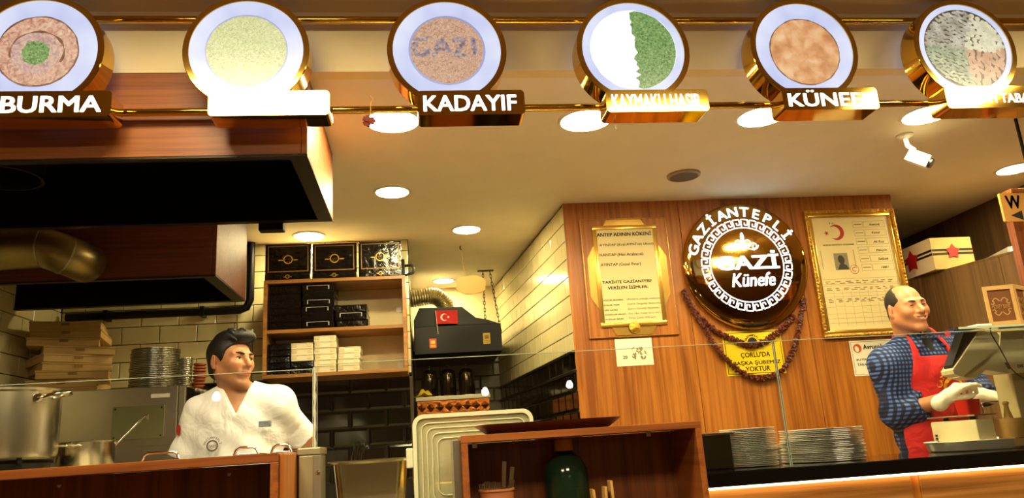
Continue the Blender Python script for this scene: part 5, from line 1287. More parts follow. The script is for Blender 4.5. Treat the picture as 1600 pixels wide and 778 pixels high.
part('clip_handle', MB().bbox(X0 - .022, X0 - .0005, Yt - .008, Yt + .01, Z1 - .16, Z1 - .10, .004), M_RIDGE, sl)
yb = thing('yellow_food_tub', (X0 + .16, Yt + .13, CTZ), 'tub of pale yellow food behind the storage lid', 'tub')
part('tub', MB().prism(rrect(X0 + .04, X0 + .30, CTZ + .001, CTZ + .085, .01), Yt + .05, Yt + .25), m_tr, yb)
part('contents', MB().bbox(X0 + .05, X0 + .29, Yt + .06, Yt + .24, CTZ + .005, CTZ + .11, .02, 3), plain('yellow_shreds', '#e2bf3a', 0.7, var=0.2, scale=60, bump=.6, bscale=120), yb, 60)

# wire basket handles on the worktop behind the left cabinet
for k, (a_, b_, c_, lab) in enumerate(((222, 280, 709, 'left'), (366, 404, 701, 'middle'), (424, 455, 697, 'right'))):
    p, q = atY(a_, c_, 2.44), atY(b_, c_ - 4, 2.44); zz = (p[2] + q[2]) / 2
    w = thing('wire_basket', ((p[0] + q[0]) / 2, 2.44, ct), f'{lab} of the wire frying baskets whose chrome handle peeks over the cabinet', 'basket', 'wire baskets behind the cabinet')
    part('handle', MB().tube([(p[0], 2.44, ct + .004), (p[0] + .006, 2.44, zz - .006), (p[0] + .016, 2.44, zz), (q[0] - .016, 2.44, zz), (q[0] - .006, 2.44, zz - .006), (q[0], 2.44, ct + .004)], .004, 8), M_CHROME, w, 60)
    part('rim', MB().tube([(p[0], 2.44, ct + .004), (q[0], 2.44, ct + .004), (q[0], 2.56, ct + .004), (p[0], 2.56, ct + .004)], .0035, 6, closed=True), M_CHROME, w, 60)

# ================================================================== RIGHT COUNTER
YCF = 2.45
cz1 = float((atY(1115, 742, YCF)[2] + atY(1600, 700, YCF)[2]) / 2); cz0 = cz1 - .046
rc0, rc1 = mx1 + .01, 3.1
rc = thing('serving_counter', (1.9, 2.7, 0), 'long serving counter with black granite top and warm lit wooden front', 'counter')
part('granite_top', MB().bbox(rc0, rc1, YCF, 2.93, cz0, cz1, .004), M_GRANITE, rc)
jn = float(atY(1430, 750, YCF + .04)[0])
for a, b in ((rc0, jn - .016), (jn + .016, 2.55), (2.58, rc1)):
    part('front_panel', MB().bbox(a, b, YCF + .04, YCF + .058, .1, cz0 - .001, .002, 1), M_SHELFW, rc)
part('joint_trim', MB().bbox(jn - .0155, jn + .0155, YCF + .044, YCF + .058, .1, cz0 - .001, .001, 1), M_PANEL, rc)
part('body', MB().box(rc0, rc1, YCF + .059, 2.9, 0, cz0 - .001), M_CABW, rc)
part('led_strip', MB().box(rc0 + .01, rc1 - .01, YCF + .022, YCF + .034, cz0 - .008, cz0 - .0005), M_LED, rc)
# plate stacks
plate_stack(1175, 82, 734, 669, 2.72, cz1, 22, M_PLATE, ('round steel plate', 'the narrower stack on the granite counter'), 'plate', 'plates in the narrower counter stack', 'steel_plate')
plate_stack(1289, 119, 724, 669, 2.74, cz1, 19, M_PLATE, ('large round steel plate', 'the wider stack on the granite counter'), 'plate', 'plates in the wider counter stack', 'steel_plate')
# steel container at the left end of the counter
X0, X1 = rc0 + .005, float(atY(1127, 700, 2.76)[0]); zt_ = float(atY(1120, 676, 2.66)[2])
sc2 = thing('steel_container', ((X0 + X1) / 2, 2.76, cz1), 'dark steel container at the left end of the granite counter', 'container')
part('body', MB().bbox(X0, X1 - .0, 2.66, 2.86, cz1 + .0005, zt_ - .008, .004), plain('smoky_steel', '#55503f', .3, metal=.9), sc2)
part('rim', MB().bbox(X0 - .002, X1 + .01, 2.65, 2.87, zt_ - .0075, zt_, .002), M_STEEL, sc2)
q = atY(1226, 693, 2.9); qa, qb = float(atY(1213, 700, 2.87)[0]), float(atY(1236, 700, 2.87)[0]); zq = float(atY(1224, 693, 2.87)[2])
sc3 = thing('steel_canister', ((qa + qb) / 2, 2.87, cz1), 'small steel tin between the two plate stacks', 'tin')
rr_ = (qb - qa) / 2
part('body', MB().lathe([(.0001, .0005), (rr_, .0005), (rr_, zq - cz1 - .012), (.0001, zq - cz1 - .012)], ((qa + qb) / 2, 2.87, cz1), 24), M_STEEL, sc3, 40)
part('lid', MB().lathe([(rr_ + .002, zq - cz1 - .0115), (rr_ + .002, zq - cz1), (.0001, zq - cz1)], ((qa + qb) / 2, 2.87, cz1), 24), M_BEECH, sc3, 40)

# glass sneeze guard
YG = 2.60
gz = float(np.mean([atY(x, y, YG)[2] for x, y in ((490, 577), (900, 546), (1300, 525), (1500, 515))]))
g1, g2 = float(atY(493, 650, YG)[0]), float(atY(1224, 640, YG)[0])
def glass(X0, X1, zb, zt_, label, name='glass_guard', edge=True):
    g = thing(name, ((X0 + X1) / 2, YG, zb), label, 'glass', 'glass guard panes')
    part('pane', MB().box(X0, X1, YG, YG + .006, zb, zt_ - .0018), M_GLASS, g)
    part('top_edge', MB().box(X0, X1, YG - .0004, YG + .0064, zt_ - .0018, zt_), M_GLASSEDGE, g)
    for x in (X0, X1 - .0015):
        part('side_edge', MB().box(x, x + .0015, YG - .0004, YG + .0064, zb, zt_ - .0018), M_GLASSEDGE, g)
glass(-1.74, g1 - .008, ct + .0005, gz - .014, 'left clear glass pane in front of the young man')
glass(g1 + .004, g2 - .002, CTZ + .0005 if False else max(cz1, CTZ) + .001, gz, 'long middle clear glass pane of the counter guard')
glass(g2 + .002, 2.9, cz1 + .0005, gz, 'right clear glass pane in front of the laughing man')

solo('silicone_joint', MB().tube([(g1 - .003 + .001 * math.sin(k * 1.7), YG + .003, ct + .01 + (gz - .02 - ct) * k / 14) for k in range(15)], [.0045 + .0012 * math.sin(k * 2.3) for k in range(15)], 8), plain('cloudy_silicone', '#c9c8b4', .4), (g1 - .003, YG, ct), 'cloudy silicone joint between the left and middle glass panes', 'glass joint', smooth=60)
# scale, round tray, mortar, tub
Ys = 2.72
tz = cz1 + .001
c = atY(1535, 690, Ys); 
Ys = 2.765
rl = .215
c = np.array([float(atY(1451, 695, Ys)[0]) + rl, Ys, tz])
rt = thing('steel_tray', (c[0], Ys, tz), 'wide steel tray on the granite counter under the scale', 'tray')
zt0 = float(atY(1500, 690, Ys - .1)[2])
part('dish', MB().lathe([(.0001, 0), (rl * .9, 0), (rl * .93, .004), (rl * .97, zt0 - tz - .004), (rl, zt0 - tz), (rl * .985, zt0 - tz + .002), (rl * .95, zt0 - tz - .002), (rl * .9, .006), (.0001, .006)], (c[0], Ys, tz), 56).xf(lambda p: (p[0], Ys + (p[1] - Ys) * .68, p[2])), M_PLATE, rt, 40)
zs = tz + .007
def y_for(px, X, z):
    """depth at which the line (X, y, z) passes photo column px"""
    lo_, hi_ = 2.3, 4.0
    for _ in range(40):
        m_ = (lo_ + hi_) / 2; c_ = CAMM.T @ (np.array([X, m_, z]) - EYE); q_ = CX + FPX * c_[0] / c_[2]
        if q_ > px: lo_ = m_
        else: hi_ = m_
    return m_
Yn = 2.66
X0 = float(atY(1527, 670, Yn)[0]); X1 = float(atY(1556, 670, Yn)[0]); zst = float(atY(1527, 655, Yn)[2]); Yfar = y_for(1453, X0, zst)
ws_ = thing('kitchen_scale', ((X0 + X1) / 2, (Yn + Yfar) / 2, zs), 'cream plastic weighing scale with steel platform on the tray', 'scale')
part('body', MB().bbox(X0, X1, Yn, Yfar, zs, zst, .006), M_BEIGE, ws_, 40)
for k in range(4): part('vent_slot', MB().box(X0 - .0012, X0, Yfar - .032, Yfar - .018, zs + .012 + .011 * k, zs + .020 + .011 * k), M_BLACK, ws_)
for y in (Yn + .06, Yfar - .05): part('platform_foot', MB().lathe([(.012, 0), (.01, .012)], ((X0 + X1) / 2, y, zst), 12), M_BLACK, ws_)
part('platform', MB().bbox(X0 - .004, X1 + .012, Yn - .004, Yfar + .01, zst + .012, zst + .018, .002), M_STEEL, ws_)
zpl = zst + .019
Yt0 = 2.68
X0t = float(atY(1512, 640, Yt0)[0]); X1t = float(atY(1537, 640, Yt0)[0]); ztub = float(atY(1525, 623, Yt0)[2]); Yt1 = y_for(1488, X0t, ztub); Ytm = (Yt0 + Yt1) / 2
rb = thing('red_tub', ((X0t + X1t) / 2, Ytm, zpl), 'red plastic tub on the scale platform in front of the man', 'tub')
a0 = rrect(X0t + .004, X1t - .004, Yt0 + .004, Yt1 - .004, .012); a1 = rrect(X0t, X1t, Yt0, Yt1, .014); n = len(a0); xm_ = (X0t + X1t) / 2
V = [(p[0], p[1], zpl) for p in a0] + [(p[0], p[1], ztub) for p in a1] + [(xm_ + (p[0] - xm_) * .93, Ytm + (p[1] - Ytm) * .96, ztub) for p in a1] + [(xm_ + (p[0] - xm_) * .91, Ytm + (p[1] - Ytm) * .94, zpl + .006) for p in a0]
fs = [tuple(range(n - 1, -1, -1))]
for L_ in range(3): fs += [(L_ * n + k, L_ * n + (k + 1) % n, (L_ + 1) * n + (k + 1) % n, (L_ + 1) * n + k) for k in range(n)]
fs.append(tuple(range(3 * n, 4 * n))); part('tub', MB().add(V, fs), plain('red_plastic', '#c8201a', .35), rb, 40)
Ys = Yn + .06
wf = thing('wire_stand', (X1t + .02, Ys, zpl), 'thin chrome wire stand on the scale platform', 'wire stand')
pa, pb = atY(1539, 650, Yn + .01), atY(1559, 627, Yn + .01)
part('wire', MB().tube([(pa[0], Yn + .01, zpl), (pa[0] - .002, Yn + .01, pb[2] - .008), (pa[0] + .006, Yn + .01, pb[2] - .002), (pb[0], Yn + .01, pb[2]), (pb[0] + .004, Yn + .014, pb[2]), (pb[0] + .002, Yn + .10, pb[2]), (pb[0], Yn + .10, zpl)], .0022, 6), M_CHROME, wf, 60)
Ym = 2.66
c = atY(1583, 678, Ym); mr_ = float(atY(1602, 665, Ym)[0] - atY(1562, 665, Ym)[0]) / 2; zm1 = float(atY(1582, 653, Ym)[2]); 
mo = thing('wooden_mortar', (c[0], Ym, zs), 'turned pale wooden mortar with pestle at the right edge', 'mortar')
hM = zm1 - zs
bo_ = part('bowl', MB().lathe([(.0001, 0), (mr_ * .82, 0), (mr_ * .86, hM * .1), (mr_, hM * .45), (mr_ * 1.02, hM * .9), (mr_ * .98, hM), (mr_ * .8, hM), (mr_ * .7, hM * .5), (.0001, hM * .4)], (c[0], Ym, zs), 36), M_BEECH, mo, 50)
for hh_ in (.28, .82): part('painted_line', MB().lathe([(mr_ * .955 + (.03 * mr_ if hh_ > .5 else -.02 * mr_), hM * hh_), (mr_ * .96 + (.065 * mr_ if hh_ > .5 else -.01 * mr_), hM * hh_ + .0015), (mr_ * .955 + (.03 * mr_ if hh_ > .5 else -.02 * mr_), hM * hh_ + .003)], (c[0], Ym, zs), 36), M_REDINK, bo_)
zp2 = float(atY(1579, 627, Ym)[2])
part('pestle', MB().lathe([(.0001, hM * .42), (.018, hM * .45), (.016, hM), (.009, hM + .03), (.008, zp2 - zs - .012), (.012, zp2 - zs - .006), (.010, zp2 - zs), (.0001, zp2 - zs + .002)], (c[0] - .004, Ym, zs), 20), M_BEECH, mo, 50)
# ================================================================== PEOPLE (smooth-blended volumes meshed into one surface)
def axis_pts(lo, hi, coarse, fine, ranges):
    out = [lo]
    while out[-1] < hi:
        p = out[-1]; f = any(a - coarse < p < b for a, b in ranges); out.append(p + (fine if f else coarse))
    return np.array(out, np.float32)
class Field:
    def __init__(s, lo, hi, coarse, fine=None, boxes=()):
        fine = fine or coarse
        s.ax = [axis_pts(lo[i], hi[i], coarse, fine, [(b[0][i], b[1][i]) for b in boxes]) for i in range(3)]
        s.D = np.full([len(a) for a in s.ax], .2, np.float32)
    def _sub(s, lo, hi):
        sl = []
        for a, l, h in zip(s.ax, lo, hi):
            i = max(0, int(np.searchsorted(a, l)) - 1); j = min(len(a), int(np.searchsorted(a, h)) + 1); sl.append(slice(i, max(i, j)))
        X = s.ax[0][sl[0]][:, None, None]; Y = s.ax[1][sl[1]][None, :, None]; Z = s.ax[2][sl[2]][None, None, :]
        return tuple(sl), X, Y, Z
    def put(s, fn, lo, hi, k=.01, mode='add'):
        sl, X, Y, Z = s._sub(lo, hi)
        if min(len(range(*q.indices(n))) for q, n in zip(sl, s.D.shape)) == 0: return
        d = fn(X, Y, Z).astype(np.float32); o = s.D[sl]
        if mode == 'add':
            h = np.maximum(k - np.abs(o - d), 0) / k; s.D[sl] = np.minimum(o, d) - h * h * k * .25
        elif mode == 'sub':
            d = -d; h = np.maximum(k - np.abs(o - d), 0) / k; s.D[sl] = np.maximum(o, d) + h * h * k * .25
    def cone(s, a, b, r1, r2, k=.012, mode='add'):
        a, b = np.array(a, float), np.array(b, float); ba = b - a; L2 = max(ba.dot(ba), 1e-9); m = max(r1, r2) + k + .03
        def fn(X, Y, Z):
            h = np.clip(((X - a[0]) * ba[0] + (Y - a[1]) * ba[1] + (Z - a[2]) * ba[2]) / L2, 0, 1)
            return np.sqrt((X - a[0] - h * ba[0]) ** 2 + (Y - a[1] - h * ba[1]) ** 2 + (Z - a[2] - h * ba[2]) ** 2) - (r1 + (r2 - r1) * h)
        s.put(fn, np.minimum(a, b) - m, np.maximum(a, b) + m, k, mode)
    def ball(s, c, r, R=None, k=.012, mode='add'):
        c = np.array(c, float); r = np.array(r if hasattr(r, '__len__') else (r, r, r), float); R = np.eye(3) if R is None else R
        m = r.max() + k + .03
        def fn(X, Y, Z):
            x, y, z = X - c[0], Y - c[1], Z - c[2]
            q = [R[0, i] * x + R[1, i] * y + R[2, i] * z for i in range(3)]
            k0 = np.sqrt(sum((q[i] / r[i]) ** 2 for i in range(3))); k1 = np.sqrt(sum((q[i] / r[i] ** 2) ** 2 for i in range(3))) + 1e-9
            return k0 * (k0 - 1) / k1
        s.put(fn, c - m, c + m, k, mode)
    def cut(s, fn):
        """keep only where fn <= 0"""
        X = s.ax[0][:, None, None]; Y = s.ax[1][None, :, None]; Z = s.ax[2][None, None, :]
        s.D = np.maximum(s.D, fn(X, Y, Z).astype(np.float32))
    def mesh(s):
        D = s.D; xs, ys, zs = s.ax; S = D < 0
        n = [d - 1 for d in D.shape]; cnt = np.zeros(n, np.uint8)
        for i in (0, 1):
            for j in (0, 1):
                for k in (0, 1): cnt += S[i:n[0] + i, j:n[1] + j, k:n[2] + k]
        M = (cnt > 0) & (cnt < 8); I, J, K = np.nonzero(M); idx = np.full(n, -1, np.int32); idx[I, J, K] = np.arange(len(I))
        acc = np.zeros((len(I), 3)); num = np.zeros(len(I))
        cor = [(i, j, k) for i in (0, 1) for j in (0, 1) for k in (0, 1)]
        for a in cor:
            for d in range(3):
                if a[d]: continue
                b = list(a); b[d] = 1
                da = D[I + a[0], J + a[1], K + a[2]]; db = D[I + b[0], J + b[1], K + b[2]]; cr = (da < 0) != (db < 0)
                t = np.where(cr, da / (da - db + 1e-12), 0)
                pa = np.stack([xs[I + a[0]], ys[J + a[1]], zs[K + a[2]]], 1); pb = np.stack([xs[I + b[0]], ys[J + b[1]], zs[K + b[2]]], 1)
                acc += np.where(cr[:, None], pa + (pb - pa) * t[:, None], 0); num += cr
        V = acc / num[:, None]; F = []
        for d in range(3):
            e, f = (d + 1) % 3, (d + 2) % 3
            sa = [slice(1, -1)] * 3; sb = [slice(1, -1)] * 3; sa[d] = slice(0, -1); sb[d] = slice(1, None)
            A_, B_ = S[tuple(sa)], S[tuple(sb)]; P = np.stack(np.nonzero(A_ != B_), 1); si = A_[A_ != B_]
            off = np.ones(3, int); off[d] = 0; P = P + off
            q = []
            for (u, w) in ((-1, -1), (0, -1), (0, 0), (-1, 0)):
                o = P.copy(); o[:, e] += u; o[:, f] += w; q.append(idx[o[:, 0], o[:, 1], o[:, 2]])
            q = np.stack(q, 1); q[~si] = q[~si][:, ::-1]; F.append(q)
        F = np.concatenate(F); F = F[(F >= 0).all(1)]
        return V, F
def field_obj(name, fld, mat, parent, colfn=None, smooth_iter=2):
    V, F = fld.mesh()
    # light relaxation
    for _ in range(smooth_iter):
        A = np.zeros_like(V); c = np.zeros(len(V))
        for i in range(4):
            a, b = F[:, i], F[:, (i + 1) % 4]
            np.add.at(A, a, V[b]); np.add.at(c, a, 1); np.add.at(A, b, V[a]); np.add.at(c, b, 1)
        V = V * .5 + .5 * A / np.maximum(c, 1)[:, None]
    org = WORG(parent); me = bpy.data.meshes.new(name)
    me.vertices.add(len(V)); me.vertices.foreach_set('co', (V - np.array(org)).astype(np.float32).ravel())
    me.loops.add(F.size); me.loops.foreach_set('vertex_index', F.astype(np.int32).ravel())
    me.polygons.add(len(F)); me.polygons.foreach_set('loop_start', np.arange(0, F.size, 4, dtype=np.int32))
    me.update(calc_edges=True); me.validate(); me.shade_smooth(); me.materials.append(mat)
    if colfn is not None:
        at = me.color_attributes.new('tone', 'FLOAT_COLOR', 'POINT'); C = np.ones((len(V), 4), np.float32); C[:, :3] = colfn(V); at.data.foreach_set('color', C.ravel())
    o = link(name, me); o.parent = parent; return o
def rotm(yaw, pitch=0, roll=0):
    """yaw turns the face from -Y towards +X, pitch > 0 lifts the face, roll > 0 tips the crown towards +X"""
    cy, sy = math.cos(yaw), math.sin(yaw); cp, sp_ = math.cos(-pitch), math.sin(-pitch); cr, sr = math.cos(roll), math.sin(roll)
    Rz = np.array([[cy, -sy, 0], [sy, cy, 0], [0, 0, 1]]); Rx = np.array([[1, 0, 0], [0, cp, -sp_], [0, sp_, cp]]); Ry = np.array([[cr, 0, sr], [0, 1, 0], [-sr, 0, cr]])
    return Rz @ Rx @ Ry
def skin_mat(name):
    m, nt, b = _new(name); a = nt.nodes.new('ShaderNodeVertexColor'); a.layer_name = 'tone'
    n = nt.nodes.new('ShaderNodeTexNoise'); n.inputs['Scale'].default_value = 60; mx = nt.nodes.new('ShaderNodeMixRGB'); mx.blend_type = 'MULTIPLY'; mx.inputs[0].default_value = .12
    nt.links.new(a.outputs[0], mx.inputs[1]); nt.links.new(n.outputs['Fac'], mx.inputs[2]); nt.links.new(mx.outputs[0], b.inputs['Base Color'])
    b.inputs['Roughness'].default_value = .45; b.inputs['Subsurface Weight'].default_value = .08; b.inputs['Subsurface Radius'].default_value = (.01, .004, .002)
    return m
def cloth_mat(name, col, rough=.8):
    m = plain(name, col, rough, var=.04, scale=8); nt = m.node_tree; b = nt.nodes['Principled BSDF']
    n = nt.nodes.new('ShaderNodeTexNoise'); n.inputs['Scale'].default_value = 9; n.inputs['Detail'].default_value = 3; n.inputs['Distortion'].default_value = 1.0
    bp = nt.nodes.new('ShaderNodeBump'); bp.inputs['Strength'].default_value = .5; bp.inputs['Distance'].default_value = .03; tc = nt.nodes.new('ShaderNodeTexCoord')
    nt.links.new(tc.outputs['Object'], n.inputs['Vector']); nt.links.new(n.outputs['Fac'], bp.inputs['Height']); nt.links.new(bp.outputs[0], b.inputs['Normal']); b.inputs['Sheen Weight'].default_value = .1
    return m
class Head:
    def __init__(s, C, R, k=1.0): s.C, s.R, s.k = np.array(C, float), R, k
    def p(s, x, y, z): return s.C + s.R @ (np.array([x, y, z]) * s.k)
    def local(s, V): return ((V - s.C) @ s.R) / s.k
    def build(s, f, smile=False, heavy=0.0):
        k = s.k; B = lambda c, r, kk=.012, mode='add': f.ball(s.p(*c), np.array(r if hasattr(r, '__len__') else (r, r, r)) * k, s.R, kk, mode)
        Cn = lambda a, b, r1, r2, kk=.01, mode='add': f.cone(s.p(*a), s.p(*b), r1 * k, r2 * k, kk, mode)
        w = heavy
        B((0, .014, .03), (.075, .094, .084)); B((0, -.03, -.03), (.0565 + w * 1.5, .067, .080 + w * .3), .03)
        for sx in (-1, 1):
            Cn((sx * (.047 + w * 2), .005, -.058), (sx * .016, -.074, -.106), .019 + w, .0155, .03)
            B((sx * (.039 + w * 1.2), -.062, -.022), .023 + w * .6, .03)
            Cn((sx * .012, -.088, .021), (sx * .046, -.073, .019), .010, .010, .014)
        B((0, -.084, -.106), (.020, .016, .015), .02)
        for sx in (-1, 1): B((sx * .032, -.098, .000), (.018, .014, .012), .012, 'sub')
        if smile:
            for sx in (-1, 1): B((sx * .042, -.077, -.034), (.015, .012, .013), .016)
        Cn((0, -.088, .014), (0, -.115, -.026), .0088, .0118, .010); B((0, -.118, -.031), .0115, .008)
        for sx in (-1, 1): B((sx * .0125, -.1, -.033), (.0085, .0105, .008), .006)
        B((0, -.088, -.062), (.030, .016, .022), .016)
        if smile:
            for t in np.linspace(-1, 1, 9):
                z = -.064 + .012 * t * t; y = -.1035 + .012 * t * t
                B((t * .033, y, z), (.008, .011, .0078 * (1 - .45 * abs(t))), .003, 'sub')
            for t0, t1 in zip(np.linspace(-1, 1, 9)[:-1], np.linspace(-1, 1, 9)[1:]):
                P = lambda t, dz: (t * .036, -.1035 + .013 * t * t, -.064 + .013 * t * t + dz * (1 - t * t * .9))
                Cn(P(t0, .0095), P(t1, .0095), .0032, .0032, .003); Cn(P(t0, -.0105), P(t1, -.0105), .0042, .0042, .003)
        else:
            for t0, t1 in zip(np.linspace(-1, 1, 7)[:-1], np.linspace(-1, 1, 7)[1:]):
                P = lambda t, dz, dy: (t * .024, -.1015 + .011 * t * t + dy, -.0655 + .003 * t * t + dz * (1 - t * t * .8))
                Cn(P(t0, .0048, 0), P(t1, .0048, 0), .0042, .0042, .004); Cn(P(t0, -.0055, .001), P(t1, -.0055, .001), .0052, .0052, .004)
            for t in np.linspace(-1, 1, 9): B((t * .023, -.107 + .011 * t * t, -.0655 + .003 * t * t), (.005, .006, .0012), .002, 'sub')
        for sx in (-1, 1):   # lids
            for zz, yy, rr in ((.0098 if not smile else .0066, -.0850, .0044 if not smile else .005), (-.0088 if not smile else -.0055, -.0840, .0042 if not smile else .0056)):
                for t0, t1 in zip(np.linspace(-1, 1, 5)[:-1], np.linspace(-1, 1, 5)[1:]):
                    P = lambda t: (sx * .032 + t * .014, yy + .006 * t * t, zz * (1 - t * t * .85))
                    Cn(P(t0), P(t1), rr, rr, .004)
            # ears
            f.ball(s.p(sx * .079, .016, -.008), np.array((.009, .019, .031)) * k, s.R @ rotm(sx * .35), .008)
            f.ball(s.p(sx * .087, .012, -.004), np.array((.006, .010, .018)) * k, s.R @ rotm(sx * .35), .004, 'sub')
            B((sx * .078, .008, -.033), (.007, .009, .01), .006)
    def extras(s, parent, hairmat, smile=False, yaw_eye=0.0):
        for sx in (-1, 1):
            m = MB(); c = np.array([sx * .0315, -.0757, .0005])
            m.lathe([(.0122 * math.sin(a) + 1e-5, .0122 * math.cos(a)) for a in np.linspace(math.pi, 0, 11)], (0, 0, 0), 16)
            m.xf(lambda p: s.p(*(c + p))); e = part('eye', m, plain('eye_white', '#e8e0d0', .25, var=.01), parent, 180)
            m = MB(); d = np.array([math.sin(yaw_eye), -math.cos(yaw_eye), 0])
            m.lathe([(.0064, .0106), (.0046, .0118), (.0001, .0128)], (0, 0, 0), 14)
            sd_ = np.cross(d, [0, 0, 1]); m.xf(lambda p: s.p(*(c + sd_ * p[0] + np.array([0, 0, 1]) * p[1] + d * p[2])))
            part('iris', m, plain('dark_iris', '#1c0f08', .15), e, 180)
            lw = .0056 if not smile else .0016
            part('eyelashes', MB().tube([s.p(sx * .0315 + t * .0145, -.0892 + .0062 * t * t, lw * (1 - t * t * .85) + (.0006 if smile else 0)) for t in np.linspace(-1, 1, 9)], [(.0006, .0014, .0018, .0018, .0018, .0018, .0018, .0014, .0006)[q] * (1.25 if smile else 1) for q in range(9)], 6), plain('dark_lashes', '#0d0806', .6), parent, 180)
            m = MB(); P = []
            for t in np.linspace(0, 1, 9): P.append(s.p(sx * (.012 + .042 * t), -.098 + .026 * t * t + (.002 if smile else 0), .0185 + .0075 * math.sin(t * 2.4) - (.004 * t)))
            part('eyebrow', m.tube(P, [.0020, .0036, .0042, .0041, .0038, .0034, .0028, .002, .001], 8), hairmat, parent, 180)
        if smile:
            m = MB(); v = []; n = 13
            for k in range(n):
                t = -1 + 2 * k / (n - 1); y = -.0985 + .012 * t * t; z = -.0625 + .0125 * t * t; h = .0052 * (1 - t * t * .7)
                v += [s.p(t * .031, y, z - h), s.p(t * .031, y, z + h + .002), s.p(t * .031, y + .006, z - h), s.p(t * .031, y + .006, z + h + .002)]
            f = []
            for k in range(n - 1): a, b = 4 * k, 4 * k + 4; f += [(a, b, b + 1, a + 1), (a + 1, b + 1, b + 3, a + 3), (a + 2, a, b, b + 2)[::-1], (a + 3, b + 3, b + 2, a + 2)]
            part('teeth', m.add(v, f), plain('tooth_white', '#efe6d2', .25, var=.02), parent, 60)
def hand(f, w, fwd, nrm, side, curl, spread=.0, infl=0.0, thumb=(.65, .6, .35), k=1.0):
    fwd = np.array(fwd, float); fwd /= np.linalg.norm(fwd); nrm = np.array(nrm, float); nrm -= nrm.dot(fwd) * fwd; nrm /= np.linalg.norm(nrm)
    a = np.cross(nrm, fwd) * side; w = np.array(w, float)
    offs = (.027, .009, -.009, -.025); fl = (.088, .092, .088, .08); LEN = ((.043, .026, .021), (.047, .03, .022), (.043, .028, .021), (.034, .021, .019))
    for i in range(4):
        kn = w + (fwd * fl[i] + a * offs[i]) * k
        f.cone(w + (fwd * .01 + a * offs[i] * .55) * k, kn, .0145 * k + infl, .0115 * k + infl, .012)
        d = fwd + a * spread * (1.5 - i); p = kn; ang = 0
        for j in range(3):
            ang += curl[i] * (.75, 1.0, .7)[j]
            dd = d / np.linalg.norm(d) * math.cos(ang) + nrm * math.sin(ang); q = p + dd * LEN[i][j] * k
            r0, r1 = ((.0100, .0090), (.0090, .0082), (.0082, .0070))[j]
            f.cone(p, q, r0 * k + infl, r1 * k + infl, .004); p = q
    t = w + (fwd * .022 + a * .022 + nrm * .008) * k; d = fwd * thumb[0] + a * thumb[1] + nrm * thumb[2]; d /= np.linalg.norm(d)
    d2 = d * .85 + fwd * .45 + nrm * .15; d2 /= np.linalg.norm(d2)
    for dd, L, r0, r1 in ((d, .042, .015, .0115), (d2, .032, .0112, .0098), (d2, .024, .0098, .008)):
        q = t + dd * L * k; f.cone(t, q, r0 * k + infl, r1 * k + infl, .006); t = q
def tone(base, head, stubble=.0):
    base = np.array(hexc(base)); lip = np.array(hexc('#a8543c')); dark = base * np.array([.62, .58, .6])
    def fn(V):
        C = np.tile(base, (len(V), 1)); L = head.local(V)
        near = np.linalg.norm(L, axis=1) < .16
        ml = near & (np.abs(L[:, 0]) < .027) & (np.abs(L[:, 2] + .0655 - 4.0 * L[:, 0] ** 2) < .0105 * (1 - (L[:, 0] / .03) ** 2)) & (L[:, 1] < -.085)
        if stubble:
            st = near & (L[:, 2] < -.035) & (L[:, 1] < .01) & (np.linalg.norm((L - np.array([0, -.1, -.03])) * np.array([1, .3, 1]), axis=1) > .032)
            w = np.clip((-.035 - L[:, 2]) / .03, 0, 1) * st * stubble; C = C * (1 - w[:, None]) + dark * w[:, None]
        ch = np.exp(-(((np.abs(L[:, 0]) - .042) / .018) ** 2 + ((L[:, 2] + .025) / .02) ** 2)) * near * (L[:, 1] < -.03); C = C * (1 - .25 * ch[:, None]) + (np.array([1.05, .72, .62]) * base) * .25 * ch[:, None]
        C[ml] = lip
        return C
    return fn

def body_core(f, Pm, infl=0.0, arms=True, legs=True):
    """torso, arms and legs of one figure; Pm holds joints"""
    Rt = rotm(Pm['yaw']); g = Pm.get('girth', 1.0); c = np.array(Pm['chest'], float); b = np.array(Pm['belly'], float); pl = np.array(Pm['pelvis'], float)
    f.ball(c, np.array((.158 * g, .108 * g, .19)) + infl, Rt, .06); f.ball(b, np.array((.150 * g, .112 * g, .18)) + infl, Rt, .08); f.ball(pl, np.array((.155 * g, .112 * g, .13)) + infl, Rt, .06)
    nb = np.array(Pm['neck'], float)
    for s_ in ('R', 'L'):
        sh, el, wr = (np.array(Pm[q + s_], float) for q in ('sh', 'el', 'wr'))
        f.cone(c + (sh - c) * .25 + np.array([0, 0, .06]), sh, .075 * g + infl, .052 + infl, .06)
        f.cone(nb + np.array([0, .01, -.01]), sh + np.array([0, 0, .012]), .045 + infl, .040 + infl, .05)
        if arms:
            f.cone(sh, el, .050 + infl, .040 + infl, .03); f.cone(el, wr, .039 + infl, .026 + infl, .02)
    if legs:
        for sx in (-1, 1):
            hip = pl + Rt @ np.array([sx * .085, 0, -.05]); kn = np.array([hip[0], hip[1], .50]); an = np.array([hip[0], hip[1] + .02, .09])
            f.cone(hip, kn, .085 + infl, .058 + infl, .05); f.cone(kn, an, .055 + infl, .038 + infl, .03)
            toe = an + Rt @ np.array([0, -.16, -.06]); f.cone(an + np.array([0, 0, -.055]), toe, .036 + infl * .3, .03 + infl * .3, .02)

